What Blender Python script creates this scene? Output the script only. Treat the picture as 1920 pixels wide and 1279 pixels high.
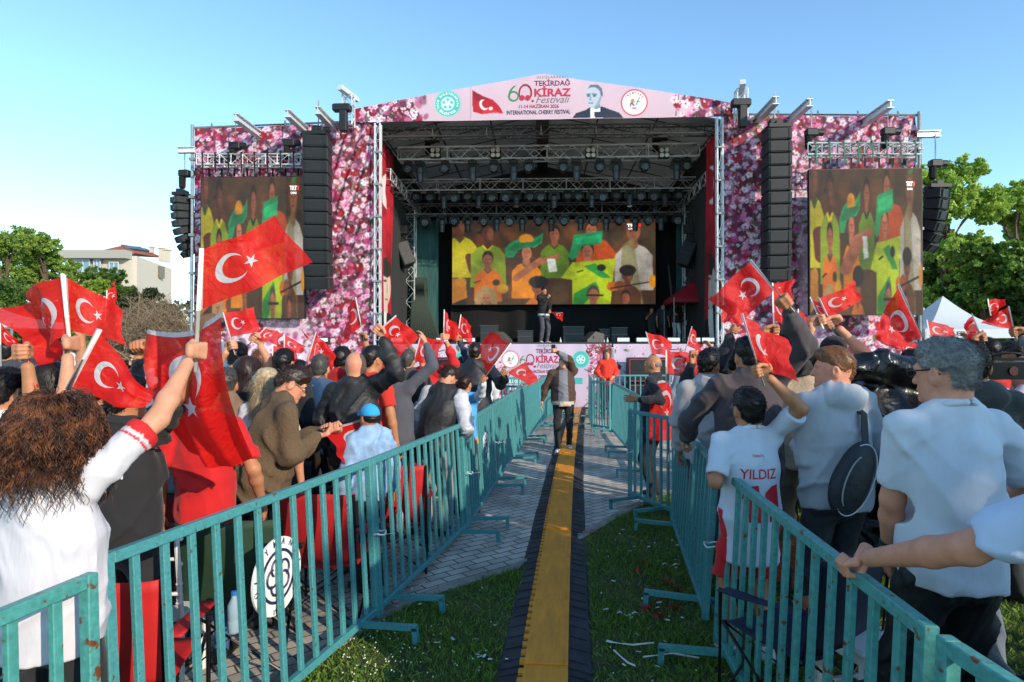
import bpy, math, random
import numpy as np
from mathutils import Vector, Matrix
R = math.radians
random.seed(7); rng = np.random.RandomState(7)
S = bpy.context.scene
for _o in list(bpy.data.objects): bpy.data.objects.remove(_o)

# ------------------------------------------------------------------ camera
CAMH, FPX, HOR = 1.88, 1170.0, 650.0            # eye height, focal length and horizon row of the 1920 px photo
cam = bpy.data.cameras.new('camera'); cam_o = bpy.data.objects.new('camera', cam); S.collection.objects.link(cam_o)
cam.sensor_width = 36; cam.lens = 36 * FPX / 1920
cam.clip_start = .05; cam.clip_end = 3000
cam_o.location = (0, 0, CAMH); cam_o.rotation_euler = (R(90) + math.atan((HOR - 639.5) / FPX), 0, 0)
S.camera = cam_o
# ------------------------------------------------------------------ sky and sun
SUN_EL, SUN_AZ = R(22), R(137)                  # azimuth clockwise from +Y: from the right, slightly behind the camera
w = bpy.data.worlds.new('World'); S.world = w; w.use_nodes = True
nt = w.node_tree; bg = nt.nodes['Background']
sky = nt.nodes.new('ShaderNodeTexSky'); sky.sky_type = 'NISHITA'; sky.sun_disc = False
sky.sun_elevation = SUN_EL; sky.sun_rotation = SUN_AZ; sky.air_density = .9; sky.dust_density = .0; sky.ozone_density = 1.6
tint = nt.nodes.new('ShaderNodeMixRGB'); tint.blend_type = 'MULTIPLY'; tint.inputs[0].default_value = 1; tint.inputs[2].default_value = (.86, 1.05, 1.07, 1)
nt.links.new(sky.outputs[0], tint.inputs[1]); nt.links.new(tint.outputs[0], bg.inputs[0]); bg.inputs[1].default_value = .138
sl = bpy.data.lights.new('sun', 'SUN'); sl.energy = 2.35; sl.angle = R(.5); sl.color = (1, .86, .68)
so = bpy.data.objects.new('sun', sl); S.collection.objects.link(so)
sd = Vector((math.sin(SUN_AZ) * math.cos(SUN_EL), math.cos(SUN_AZ) * math.cos(SUN_EL), math.sin(SUN_EL)))
so.rotation_euler = sd.to_track_quat('Z', 'Y').to_euler(); so.location = sd * 60
S.view_settings.view_transform = 'Standard'; S.view_settings.look = 'None'
S.view_settings.exposure = 1.12; S.view_settings.gamma = 1
S.render.engine = 'CYCLES'; S.cycles.max_bounces = 6; S.cycles.transparent_max_bounces = 12

# ------------------------------------------------------------------ helpers
def hx(h):
    h = h.lstrip('#'); v = [int(h[i:i+2], 16) / 255 for i in (0, 2, 4)]
    return tuple(x / 12.92 if x <= .04045 else ((x + .055) / 1.055) ** 2.4 for x in v)
def P(px, py, z):                               # photo pixel + distance -> point of the world
    return Vector(((px - 960) / FPX * z, z, CAMH - (py - HOR) / FPX * z))
def G(px, py):                                  # photo pixel -> point of the ground
    z = CAMH * FPX / (py - HOR); return Vector(((px - 960) / FPX * z, z, 0))
MATS = {}
def mat(name, col=(.5, .5, .5), rough=.7, metal=0, var=0, vscale=6, bump=0, bscale=40, col2=None, thr=None, attr=False,
        spec=.5, emit=0, sss=0, transl=0, wave=None, stretch=None, sheen=0, coat=0):
    if name in MATS: return MATS[name]
    m = bpy.data.materials.new(name); m.use_nodes = True; MATS[name] = m
    n, l = m.node_tree.nodes, m.node_tree.links; b = n['Principled BSDF']
    if isinstance(col, str): col = hx(col)
    if isinstance(col2, str): col2 = hx(col2)
    b.inputs['Roughness'].default_value = rough; b.inputs['Metallic'].default_value = metal
    b.inputs['Specular IOR Level'].default_value = spec
    if coat: b.inputs['Coat Weight'].default_value = coat
    if sheen: b.inputs['Sheen Weight'].default_value = sheen
    tc = n.new('ShaderNodeTexCoord'); mp = n.new('ShaderNodeMapping'); l.new(tc.outputs['Object'], mp.inputs[0])
    if stretch: mp.inputs['Scale'].default_value = stretch
    if attr:
        a = n.new('ShaderNodeAttribute'); a.attribute_name = 'Col'; src = a.outputs['Color']
    else:
        rgb = n.new('ShaderNodeRGB'); rgb.outputs[0].default_value = (*col, 1); src = rgb.outputs[0]
    if col2 is not None:
        nz = n.new('ShaderNodeTexNoise'); nz.inputs['Scale'].default_value = vscale; nz.inputs['Detail'].default_value = 5
        l.new(mp.outputs[0], nz.inputs['Vector'])
        rp = n.new('ShaderNodeValToRGB'); t = thr or (.4, .62)
        rp.color_ramp.elements[0].position, rp.color_ramp.elements[1].position = t
        l.new(nz.outputs[0], rp.inputs[0])
        mx = n.new('ShaderNodeMixRGB'); l.new(rp.outputs[0], mx.inputs[0]); l.new(src, mx.inputs[1]); mx.inputs[2].default_value = (*col2, 1)
        src = mx.outputs[0]
    if var:
        nz = n.new('ShaderNodeTexNoise'); nz.inputs['Scale'].default_value = vscale * 1.7; nz.inputs['Detail'].default_value = 6
        l.new(mp.outputs[0], nz.inputs['Vector'])
        mr = n.new('ShaderNodeMapRange'); mr.inputs[1].default_value = .3; mr.inputs[2].default_value = .7
        mr.inputs[3].default_value = 1 - var; mr.inputs[4].default_value = 1 + var; l.new(nz.outputs[0], mr.inputs[0])
        vm = n.new('ShaderNodeVectorMath'); vm.operation = 'SCALE'; l.new(src, vm.inputs[0]); l.new(mr.outputs[0], vm.inputs['Scale'])
        src = vm.outputs[0]
    l.new(src, b.inputs['Base Color'])
    if bump:
        nz = n.new('ShaderNodeTexNoise'); nz.inputs['Scale'].default_value = bscale; nz.inputs['Detail'].default_value = 4
        l.new(mp.outputs[0], nz.inputs['Vector'])
        bp = n.new('ShaderNodeBump'); bp.inputs['Strength'].default_value = 1; bp.inputs['Distance'].default_value = bump
        l.new(nz.outputs[0], bp.inputs['Height']); l.new(bp.outputs[0], b.inputs['Normal'])
    if emit:
        l.new(src, b.inputs['Emission Color']); b.inputs['Emission Strength'].default_value = emit
    if sss:
        b.inputs['Subsurface Weight'].default_value = sss; b.inputs['Subsurface Radius'].default_value = (.02, .006, .003)
        b.inputs['Subsurface Scale'].default_value = .6
    if transl:
        tr = n.new('ShaderNodeBsdfTranslucent'); l.new(src, tr.inputs[0]); ms = n.new('ShaderNodeMixShader')
        ms.inputs[0].default_value = transl; l.new(b.outputs[0], ms.inputs[1]); l.new(tr.outputs[0], ms.inputs[2])
        l.new(ms.outputs[0], n['Material Output'].inputs[0])
    return m

def put(o, parent=None):
    S.collection.objects.link(o)
    if parent is not None: o.parent = parent
    return o
def thing(name, label, cat, loc=(0, 0, 0), rz=0, group=None):
    o = bpy.data.objects.new(name, None); o.location = loc; o.rotation_euler = (0, 0, rz); o.empty_display_size = .1
    put(o); tag(o, label, cat, group); return o
def tag(o, label=None, cat=None, group=None, kind=None):
    if label: o['label'] = label
    if cat: o['category'] = cat
    if group: o['group'] = group
    if kind: o['kind'] = kind
    return o
def meshobj(name, v, f, m, parent=None, smooth=False, col=None, uv=None, loc=None):
    me = bpy.data.meshes.new(name)
    v = np.asarray(v, dtype=np.float32)
    if isinstance(f, np.ndarray) and len(f):
        k = f.shape[1]
        me.vertices.add(len(v)); me.vertices.foreach_set('co', v.ravel())
        me.loops.add(f.size); me.loops.foreach_set('vertex_index', f.ravel().astype(np.int32))
        me.polygons.add(len(f)); me.polygons.foreach_set('loop_start', np.arange(0, f.size, k, dtype=np.int32))
        me.update(calc_edges=True)
    else:
        me.from_pydata(v.tolist(), [], f)
    if smooth: me.polygons.foreach_set('use_smooth', np.ones(len(me.polygons), dtype=bool))
    if col is not None:
        a = me.color_attributes.new('Col', 'FLOAT_COLOR', 'POINT')
        c = np.ones((len(v), 4), dtype=np.float32); c[:, :3] = col; a.data.foreach_set('color', c.ravel())
    if uv is not None:
        u = me.uv_layers.new(name='UVMap'); li = np.empty(len(me.loops), dtype=np.int32); me.loops.foreach_get('vertex_index', li)
        u.data.foreach_set('uv', np.asarray(uv, dtype=np.float32)[li].ravel())
    me.materials.append(m); me.validate()
    o = bpy.data.objects.new(name, me)
    if loc is not None: o.location = loc
    return put(o, parent)

def frame(d, up=(0, 0, 1)):
    d = Vector(d).normalized(); up = Vector(up)
    if abs(d.dot(up)) > .98: up = Vector((0, 1, 0)) if abs(d.y) < .9 else Vector((1, 0, 0))
    x = d.cross(up).normalized(); y = x.cross(d).normalized(); return x, y, d
class MB:
    def __init__(s): s.v = []; s.f = []
    def add(s, v, f):
        n = len(s.v); s.v += [tuple(p) for p in v]; s.f += [tuple(i + n for i in q) for q in f]; return s
    def box(s, c, size, M=None, ch=0):
        x, y, z = [k / 2 for k in size]; c = Vector(c)
        if ch:
            e = ch; vs = []
            for sz in (-1, 1):
                for (sx, sy) in ((-1, -1), (1, -1), (1, 1), (-1, 1)):
                    pass
            prof = [(-x + e, -y), (x - e, -y), (x, -y + e), (x, y - e), (x - e, y), (-x + e, y), (-x, y - e), (-x, -y + e)]
            pin = [(a * (1 - e / max(x, 1e-6)), b * (1 - e / max(y, 1e-6))) for a, b in prof]
            rings = [(pin, -z), (prof, -z + e), (prof, z - e), (pin, z)]
            for pr, h in rings: vs += [Vector((a, b, h)) for a, b in pr]
            fs = [tuple(range(7, -1, -1)), tuple(range(24, 32))]
            for r_ in range(3):
                for i in range(8):
                    j = (i + 1) % 8; fs.append((r_ * 8 + i, r_ * 8 + j, r_ * 8 + 8 + j, r_ * 8 + 8 + i))
        else:
            vs = [Vector((a * x, b * y, c_ * z)) for c_ in (-1, 1) for a, b in ((-1, -1), (1, -1), (1, 1), (-1, 1))]
            fs = [(3, 2, 1, 0), (4, 5, 6, 7), (0, 1, 5, 4), (1, 2, 6, 5), (2, 3, 7, 6), (3, 0, 4, 7)]
        if M is not None: vs = [M @ p for p in vs]
        return s.add([p + c for p in vs], fs)
    def beam(s, a, b, w_, h_, up=(0, 0, 1)):        # rectangular bar from a to b
        a, b = Vector(a), Vector(b); x, y, d = frame(b - a, up)
        vs = []
        for p in (a, b): vs += [p + x * (i * w_ / 2) + y * (j * h_ / 2) for i, j in ((-1, -1), (1, -1), (1, 1), (-1, 1))]
        return s.add(vs, [(3, 2, 1, 0), (4, 5, 6, 7), (0, 1, 5, 4), (1, 2, 6, 5), (2, 3, 7, 6), (3, 0, 4, 7)])
    def tube(s, pts, r, n=8, cap=True):
        pts = [Vector(p) for p in pts]; m = len(pts)
        rr = r if isinstance(r, (list, tuple)) else [r] * m
        vs = []; x = None
        for i, p in enumerate(pts):
            d = (pts[min(i + 1, m - 1)] - pts[max(i - 1, 0)])
            if d.length < 1e-9: d = Vector((0, 0, 1))
            d.normalize()
            if x is None: x, y, _ = frame(d)
            else:
                x = (x - d * x.dot(d)); x = x.normalized() if x.length > 1e-6 else frame(d)[0]; y = d.cross(x)
            for k in range(n):
                a = 2 * math.pi * k / n; vs.append(p + (x * math.cos(a) + y * math.sin(a)) * rr[i])
        fs = []
        for i in range(m - 1):
            for k in range(n):
                j = (k + 1) % n; fs.append((i * n + k, i * n + j, i * n + n + j, i * n + n + k))
        if cap: fs += [tuple(range(n - 1, -1, -1)), tuple(range((m - 1) * n, m * n))]
        return s.add(vs, fs)
    def lathe(s, prof, c=(0, 0, 0), n=16, M=None, cap=True):
        c = Vector(c); vs = []
        for (r_, z) in prof:
            for k in range(n):
                a = 2 * math.pi * k / n; p = Vector((r_ * math.cos(a), r_ * math.sin(a), z))
                vs.append((M @ p if M is not None else p) + c)
        m = len(prof); fs = []
        for i in range(m - 1):
            for k in range(n):
                j = (k + 1) % n; fs.append((i * n + k, i * n + j, i * n + n + j, i * n + n + k))
        if cap: fs += [tuple(range(n - 1, -1, -1)), tuple(range((m - 1) * n, m * n))]
        return s.add(vs, fs)
    def prism(s, poly, z0, z1, M=None):
        n = len(poly); vs = [Vector((a, b, z)) for z in (z0, z1) for a, b in poly]
        if M is not None: vs = [M @ p for p in vs]
        fs = [tuple(range(n - 1, -1, -1)), tuple(range(n, 2 * n))] + [(i, (i + 1) % n, n + (i + 1) % n, n + i) for i in range(n)]
        return s.add(vs, fs)
    def ell(s, c, r, n=12, M=None):
        prof = []
        m = max(4, n // 2)
        vs = []
        c = Vector(c)
        for i in range(1, m):
            t = math.pi * i / m
            for k in range(n):
                a = 2 * math.pi * k / n; p = Vector((r[0] * math.sin(t) * math.cos(a), r[1] * math.sin(t) * math.sin(a), -r[2] * math.cos(t)))
                vs.append((M @ p if M is not None else p) + c)
        for e in (-1, 1):
            p = Vector((0, 0, e * r[2])); vs.append((M @ p if M is not None else p) + c)
        fs = []
        for i in range(m - 2):
            for k in range(n):
                j = (k + 1) % n; fs.append((i * n + k, i * n + j, i * n + n + j, i * n + n + k))
        b, t = len(vs) - 2, len(vs) - 1
        for k in range(n):
            j = (k + 1) % n; fs.append((b, j, k)); fs.append((t, (m - 2) * n + k, (m - 2) * n + j))
        return s.add(vs, fs)
    def build(s, name, m, parent=None, smooth=False, off=None, loc=None):
        v = s.v
        if off is not None: o_ = Vector(off); v = [Vector(p) - o_ for p in v]
        return meshobj(name, v, s.f, m, parent, smooth, loc=loc)
def copy_tree(o, parent=None):
    c = o.copy(); S.collection.objects.link(c)
    if parent is not None: c.parent = parent
    for ch in [k for k in o.children]: copy_tree(ch, c)
    return c
def text_mesh(txt, bold=0, shear=0, spacing=1.0):
    cu = bpy.data.curves.new('t', 'FONT'); cu.body = txt; cu.align_x = 'LEFT'; cu.size = 1; cu.resolution_u = 3
    cu.offset = bold; cu.shear = shear; cu.space_character = spacing
    o = bpy.data.objects.new('t', cu); me = o.to_mesh()
    v = np.array([p.co[:] for p in me.vertices]) if len(me.vertices) else np.zeros((1, 3))
    f = [tuple(p.vertices) for p in me.polygons]
    o.to_mesh_clear(); bpy.data.objects.remove(o); bpy.data.curves.remove(cu)
    return v, f
def text_on(name, txt, m, parent, org, ux, uz, w_, h_, bold=0, shear=0, spacing=1.0, surf=None, off=None):
    """lettering filling the w_ x h_ rectangle whose lower left corner is org; ux, uz are its directions"""
    v, f = text_mesh(txt, bold, shear, spacing)
    lo, hi = v.min(0), v.max(0); d = np.maximum(hi - lo, 1e-6)
    org, ux, uz = Vector(org), Vector(ux), Vector(uz)
    out = []
    for p in v:
        a = (p[0] - lo[0]) / d[0] * w_; b = (p[1] - lo[1]) / d[1] * h_
        q = org + ux * a + uz * b
        if surf: q.y = surf(q.x, q.z)
        if off is not None: q = q - Vector(off)
        out.append(q)
    return meshobj(name, out, f, m, parent)

# ------------------------------------------------------------------ implicit surfaces: bodies and clothes grown as one skin
def _wob(p, seed, freq=26.0, vox=.01):
    r = np.random.RandomState(seed); out = 0
    for fam in range(3):
        an = r.uniform(0, 6.28); d = np.array([math.cos(an), math.sin(an) * .8, r.uniform(.25, .9) * (1 if fam % 2 else -1)]); d /= np.linalg.norm(d)
        d3 = r.normal(size=3) * freq * .28; ph = r.rand(3) * 6; gate = np.clip(.5 + .9 * np.sin(p @ d3 + ph[0]) * np.sin(p[..., 2] * freq * .22 + ph[1]), 0, 1)
        wp = np.sin(p @ (r.normal(size=3) * freq * .22) + ph[2]) * 1.1 + .35 * np.sin(p @ (r.normal(size=3) * freq * .6))
        for mf, wt in ((1, 1), (2.1, .30)):
            w1 = freq * mf * .5
            if w1 * vox > .75: break
            k = 1 - np.abs(np.sin((p @ d) * w1 + wp * mf + ph[0])); out = out + wt * gate * (k * k * 1.5 - .35)
    return -out
class SDF:
    def __init__(s): s.p = []
    def cap(s, a, b, ra, rb=None, k=.03, sq=None, sub=False):
        s.p.append(('c', np.array(a, float), np.array(b, float), ra, ra if rb is None else rb, k, sq, sub)); return s
    def ell(s, c, r, M=None, k=.03, sub=False):
        s.p.append(('e', np.array(c, float), np.array(r, float), None if M is None else np.array(M.to_3x3(), float), 0, k, None, sub)); return s
    def cut(s, pt, n, k=.01):                    # keep only the side the normal points away from
        n = np.array(n, float); n /= np.linalg.norm(n); s.p.append(('h', np.array(pt, float), n, 0, 0, k, None, True)); return s
    def mesh(s, vox, fold=0, seed=1, freq=26.0):
        lo = np.full(3, 1e9); hi = -lo; bb = []
        for q in s.p:
            if q[0] == 'c':
                m = max(q[3], q[4]); a = np.minimum(q[1], q[2]) - m; b = np.maximum(q[1], q[2]) + m
            elif q[0] == 'e':
                m = q[2].max(); a = q[1] - m; b = q[1] + m
            else: bb.append(None); continue
            bb.append((a, b))
            if not q[7]: lo = np.minimum(lo, a); hi = np.maximum(hi, b)
        lo -= vox * 3 + .015; hi += vox * 3 + .015
        n = np.ceil((hi - lo) / vox).astype(int) + 1
        D = np.full(n, .25, dtype=np.float32)
        ax = [lo[i] + np.arange(n[i]) * vox for i in range(3)]
        pad = .05 + 2 * vox
        for q, b in zip(s.p, bb):
            if b is None: i0, i1 = np.zeros(3, int), n.copy()
            else:
                i0 = np.clip(np.floor((b[0] - pad - lo) / vox).astype(int), 0, n); i1 = np.clip(np.ceil((b[1] + pad - lo) / vox).astype(int) + 1, 0, n)
            if (i1 <= i0).any(): continue
            X = np.stack(np.meshgrid(*[ax[i][i0[i]:i1[i]] for i in range(3)], indexing='ij'), -1)
            if q[0] == 'c':
                a, bb_ = q[1], q[2]; pa = X - a; ba = bb_ - a; L = max(ba @ ba, 1e-9)
                h = np.clip((pa @ ba) / L, 0, 1)
                dv = pa - h[..., None] * ba; sc = 1
                if q[6] is not None:
                    nv = np.array(q[6][0], float); nv /= np.linalg.norm(nv); sc = q[6][1]
                    dv = dv + (dv @ nv)[..., None] * nv * (1 / sc - 1)
                ln = np.sqrt((dv * dv).sum(-1)); rad = q[3] + (q[4] - q[3]) * h
                d = (ln - rad) * (sc if sc < 1 else 1)
                if sc < 1: d = np.where(ln > rad * .3, d, d)
            elif q[0] == 'e':
                pa = X - q[1]
                if q[3] is not None: pa = pa @ q[3]
                k0 = np.sqrt(((pa / q[2]) ** 2).sum(-1)); k1 = np.sqrt(((pa / q[2] ** 2) ** 2).sum(-1)) + 1e-9
                d = k0 * (k0 - 1) / k1
            else: d = (X - q[1]) @ q[2]
            k = q[5]; sl_ = tuple(slice(i0[i], i1[i]) for i in range(3)); A = D[sl_]
            if q[7]:
                dd = -d if q[0] != 'h' else d
                hh = np.maximum(k - np.abs(A - dd), 0) / k; D[sl_] = np.maximum(A, dd) + hh * hh * k / 4
            else:
                hh = np.maximum(k - np.abs(A - d), 0) / k; D[sl_] = np.minimum(A, d) - hh * hh * k / 4
        if fold:
            I = np.argwhere(np.abs(D) < .03 + vox); pts = lo + I * vox
            D[I[:, 0], I[:, 1], I[:, 2]] += (_wob(pts, seed, freq, vox) * fold).astype(np.float32)
        D[0] = D[-1] = .2; D[:, 0] = D[:, -1] = .2; D[:, :, 0] = D[:, :, -1] = .2
        return snet(D, lo, vox)
def snet(D, org, vox):
    s_ = D < 0; nx, ny, nz = D.shape
    c = np.zeros((nx - 1, ny - 1, nz - 1), np.int8)
    for a in (0, 1):
        for b in (0, 1):
            for d in (0, 1): c += s_[a:nx - 1 + a, b:ny - 1 + b, d:nz - 1 + d]
    act = (c > 0) & (c < 8); I = np.argwhere(act); idx = np.full(act.shape, -1, np.int32); idx[act] = np.arange(len(I))
    acc = np.zeros((len(I), 3)); cnt = np.zeros(len(I))
    for axis in range(3):
        o1, o2 = [k for k in range(3) if k != axis]
        for a in (0, 1):
            for b in (0, 1):
                oa = np.zeros(3, int); oa[o1] = a; oa[o2] = b; ob = oa.copy(); ob[axis] = 1
                ja, jb = I + oa, I + ob
                va = D[ja[:, 0], ja[:, 1], ja[:, 2]]; vb = D[jb[:, 0], jb[:, 1], jb[:, 2]]
                m = (va < 0) != (vb < 0); t = np.where(m, va / np.where(m, va - vb, 1), 0)
                p = np.tile(oa.astype(float), (len(I), 1)); p[:, axis] += t
                acc[m] += p[m]; cnt[m] += 1
    V = org + (I + acc / np.maximum(cnt, 1)[:, None]) * vox
    F = []
    for axis in range(3):
        o1, o2 = [(1, 2), (2, 0), (0, 1)][axis]
        sa = [slice(None)] * 3; sb = [slice(None)] * 3; sa[axis] = slice(0, -1); sb[axis] = slice(1, None)
        A, B = s_[tuple(sa)], s_[tuple(sb)]
        E = np.argwhere(A != B)
        E = E[(E[:, o1] > 0) & (E[:, o2] > 0) & (E[:, o1] < D.shape[o1] - 1) & (E[:, o2] < D.shape[o2] - 1)]
        if not len(E): continue
        ins = A[E[:, 0], E[:, 1], E[:, 2]]
        def cell(d1, d2):
            q = E.copy(); q[:, o1] += d1; q[:, o2] += d2; return idx[q[:, 0], q[:, 1], q[:, 2]]
        q = np.stack([cell(-1, -1), cell(0, -1), cell(0, 0), cell(-1, 0)], 1)
        q[~ins] = q[~ins][:, ::-1]; F.append(q)
    return V, np.concatenate(F) if F else np.zeros((0, 4), int)
def join(ms):                                   # [(v, f)] -> one (v, f), all quads
    vs, fs, n = [], [], 0
    for v, f in ms: vs.append(v); fs.append(f + n); n += len(v)
    return np.concatenate(vs), np.concatenate(fs)

# ------------------------------------------------------------------ printed surfaces: a painter for colour grids
class Canvas:
    def __init__(s, x0, y0, x1, y1, res, base):  # y up
        s.x0, s.y0, s.x1, s.y1 = x0, y0, x1, y1
        s.nx = int((x1 - x0) / res) + 1; s.ny = int((y1 - y0) / res) + 1
        s.X, s.Y = np.meshgrid(np.linspace(x0, x1, s.nx), np.linspace(y0, y1, s.ny)); s.res = (x1 - x0) / (s.nx - 1)
        s.C = np.ones((s.ny, s.nx, 3)) * np.array(base if not isinstance(base, str) else hx(base))
    def win(s, a, b, c, d):
        fx = (s.nx - 1) / (s.x1 - s.x0); fy = (s.ny - 1) / (s.y1 - s.y0)
        i0 = max(int((a - s.x0) * fx) - 1, 0); i1 = min(int((c - s.x0) * fx) + 3, s.nx)
        j0 = max(int((b - s.y0) * fy) - 1, 0); j1 = min(int((d - s.y0) * fy) + 3, s.ny)
        return (slice(j0, max(j1, j0)), slice(i0, max(i1, i0)))
    def mix(s, w_, m, col, al=1):
        m = np.clip(m, 0, 1)[..., None] * al; s.C[w_] = s.C[w_] * (1 - m) + np.array(hx(col) if isinstance(col, str) else col) * m
    def ell(s, cx, cy, rx, ry, col, rot=0, al=1, soft=None):
        r = max(rx, ry); w_ = s.win(cx - r, cy - r, cx + r, cy + r); X, Y = s.X[w_] - cx, s.Y[w_] - cy
        c, n = math.cos(rot), math.sin(rot); u, v = X * c + Y * n, -X * n + Y * c
        k = np.sqrt((u / rx) ** 2 + (v / ry) ** 2); e = (soft or s.res) / min(rx, ry)
        s.mix(w_, (1 - k) / e + .5, col, al); return s
    def ring(s, cx, cy, r0, r1, col, ry=1):
        w_ = s.win(cx - r1, cy - r1, cx + r1, cy + r1); d = np.hypot(s.X[w_] - cx, (s.Y[w_] - cy) / ry)
        s.mix(w_, np.minimum((r1 - d), (d - r0)) / s.res + .5, col); return s
    def poly(s, pts, col, al=1):
        p = np.array(pts, float); w_ = s.win(p[:, 0].min(), p[:, 1].min(), p[:, 0].max(), p[:, 1].max())
        X, Y = s.X[w_], s.Y[w_]; ins = np.zeros(X.shape, bool); n = len(p)
        for i in range(n):
            a, b = p[i], p[(i + 1) % n]
            c = ((a[1] > Y) != (b[1] > Y)) & (X < (b[0] - a[0]) * (Y - a[1]) / (b[1] - a[1] + 1e-12) + a[0]); ins ^= c
        s.mix(w_, ins.astype(float), col, al); return s
    def line(s, a, b, wd, col, al=1):
        a, b = np.array(a, float), np.array(b, float); w_ = s.win(min(a[0], b[0]) - wd, min(a[1], b[1]) - wd, max(a[0], b[0]) + wd, max(a[1], b[1]) + wd)
        X, Y = s.X[w_] - a[0], s.Y[w_] - a[1]; d = b - a; h = np.clip((X * d[0] + Y * d[1]) / (d @ d + 1e-12), 0, 1)
        s.mix(w_, (wd / 2 - np.hypot(X - h * d[0], Y - h * d[1])) / s.res + .5, col, al); return s
    def blur(s, n):
        for _ in range(n):
            C = s.C; D_ = C.copy(); D_[1:-1] = (C[:-2] + 2 * C[1:-1] + C[2:]) / 4; E_ = D_.copy(); E_[:, 1:-1] = (D_[:, :-2] + 2 * D_[:, 1:-1] + D_[:, 2:]) / 4; s.C = E_
        return s
    def grid(s, name, m, parent, fn, back=True, off=None, mask=None):
        """fn(X, Y) -> (x, y, z) arrays"""
        x, y, z = fn(s.X, s.Y); V = np.stack([x, y, z], -1).reshape(-1, 3)
        if off is not None: V = V - np.array(off)
        I = np.arange(s.nx * s.ny).reshape(s.ny, s.nx)
        F = np.stack([I[:-1, :-1], I[:-1, 1:], I[1:, 1:], I[1:, :-1]], -1)
        if mask is not None: F = F[mask(s.X, s.Y)[:-1, :-1]]
        return meshobj(name, V, F.reshape(-1, 4), m, parent, True, col=s.C.reshape(-1, 3))
# ================================================================== MATERIALS
M_metal = mat('aluminium', '#cfd2d4', .45, .2, var=.1, vscale=3)
M_steel = mat('galvanised_steel', '#868c90', .5, .3, var=.2, vscale=5)
M_black = mat('black_plastic', '#121315', .55, bump=.001, bscale=90)
M_blackf = mat('black_fabric', '#0c0c0e', .9)
M_box = mat('speaker_black', '#1c2124', .6, bump=.002, bscale=120, var=.2)
M_grille = mat('speaker_grille', '#15181a', .5, .3, bump=.004, bscale=160)
M_lens = mat('lens_glass', '#8f979c', .12, .4)
M_dlens = mat('dark_lens', '#20252b', .15, .2)
M_white = mat('white_plastic', '#d9d9d6', .4)
M_print = mat('printed_mesh', attr=True, rough=.75, bump=.002, bscale=25, transl=.12)
M_led = mat('led_wall', attr=True, rough=.6, emit=.68, spec=.1)
M_led.node_tree.nodes['Principled BSDF'].inputs['Base Color'].default_value = (.02, .02, .02, 1)
for _l in list(M_led.node_tree.links):
    if _l.to_socket.name == 'Base Color': M_led.node_tree.links.remove(_l)

# ================================================================== GROUND
def ground_mat():
    m = mat('brick_paving', (.3, .3, .3), .85); n, l = m.node_tree.nodes, m.node_tree.links; b = n['Principled BSDF']
    tc = n.new('ShaderNodeTexCoord'); mp = n.new('ShaderNodeMapping'); mp.inputs['Rotation'].default_value = (0, 0, R(-38))
    l.new(tc.outputs['Object'], mp.inputs[0])
    nz0 = n.new('ShaderNodeTexNoise'); nz0.inputs['Scale'].default_value = .9; l.new(tc.outputs['Object'], nz0.inputs['Vector'])
    ad = n.new('ShaderNodeMixRGB'); ad.blend_type = 'ADD'; ad.inputs[0].default_value = .12; l.new(mp.outputs[0], ad.inputs[1]); l.new(nz0.outputs['Color'], ad.inputs[2])
    br = n.new('ShaderNodeTexBrick'); l.new(ad.outputs[0], br.inputs['Vector'])
    br.inputs['Color1'].default_value = (*hx('#c8c0b2'), 1); br.inputs['Color2'].default_value = (*hx('#aea79b'), 1); br.inputs['Mortar'].default_value = (*hx('#4e4e46'), 1)
    br.inputs['Scale'].default_value = 1; br.inputs['Brick Width'].default_value = .21; br.inputs['Row Height'].default_value = .105
    br.inputs['Mortar Size'].default_value = .0065; br.inputs['Bias'].default_value = .1
    nz = n.new('ShaderNodeTexNoise'); nz.inputs['Scale'].default_value = 2.2; nz.inputs['Detail'].default_value = 8; l.new(tc.outputs['Object'], nz.inputs['Vector'])
    mr = n.new('ShaderNodeMapRange'); mr.inputs[1].default_value = .3; mr.inputs[2].default_value = .7; mr.inputs[3].default_value = .62; mr.inputs[4].default_value = 1.2
    l.new(nz.outputs[0], mr.inputs[0])
    vm = n.new('ShaderNodeVectorMath'); vm.operation = 'SCALE'; l.new(br.outputs[0], vm.inputs[0]); l.new(mr.outputs[0], vm.inputs['Scale']); l.new(vm.outputs[0], b.inputs['Base Color'])
    bp = n.new('ShaderNodeBump'); bp.inputs['Distance'].default_value = .01; bp.inputs['Strength'].default_value = .8; bp.invert = True
    l.new(br.outputs['Fac'], bp.inputs['Height'])
    bp2 = n.new('ShaderNodeBump'); bp2.inputs['Distance'].default_value = .004; nz2 = n.new('ShaderNodeTexNoise'); nz2.inputs['Scale'].default_value = 60
    l.new(tc.outputs['Object'], nz2.inputs['Vector']); l.new(nz2.outputs[0], bp2.inputs['Height']); l.new(bp.outputs[0], bp2.inputs['Normal']); l.new(bp2.outputs[0], b.inputs['Normal'])
    return m
g = meshobj('ground', [(-400, -60, 0), (400, -60, 0), (400, 900, 0), (-400, 900, 0)], [(0, 1, 2, 3)], ground_mat()); tag(g, kind='structure')
KERB = [(-9, .5), (-5, 1.3), (-2.6, 2.1), (-1.6, 2.85), (-1.23, 3.6), (-.79, 4.5), (-.3, 5.0), (.11, 5.36), (.745, 6.23), (1.47, 7.33), (2.3, 8.3), (4, 9.7), (8, 12), (14, 14.5), (30, 17)]
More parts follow.
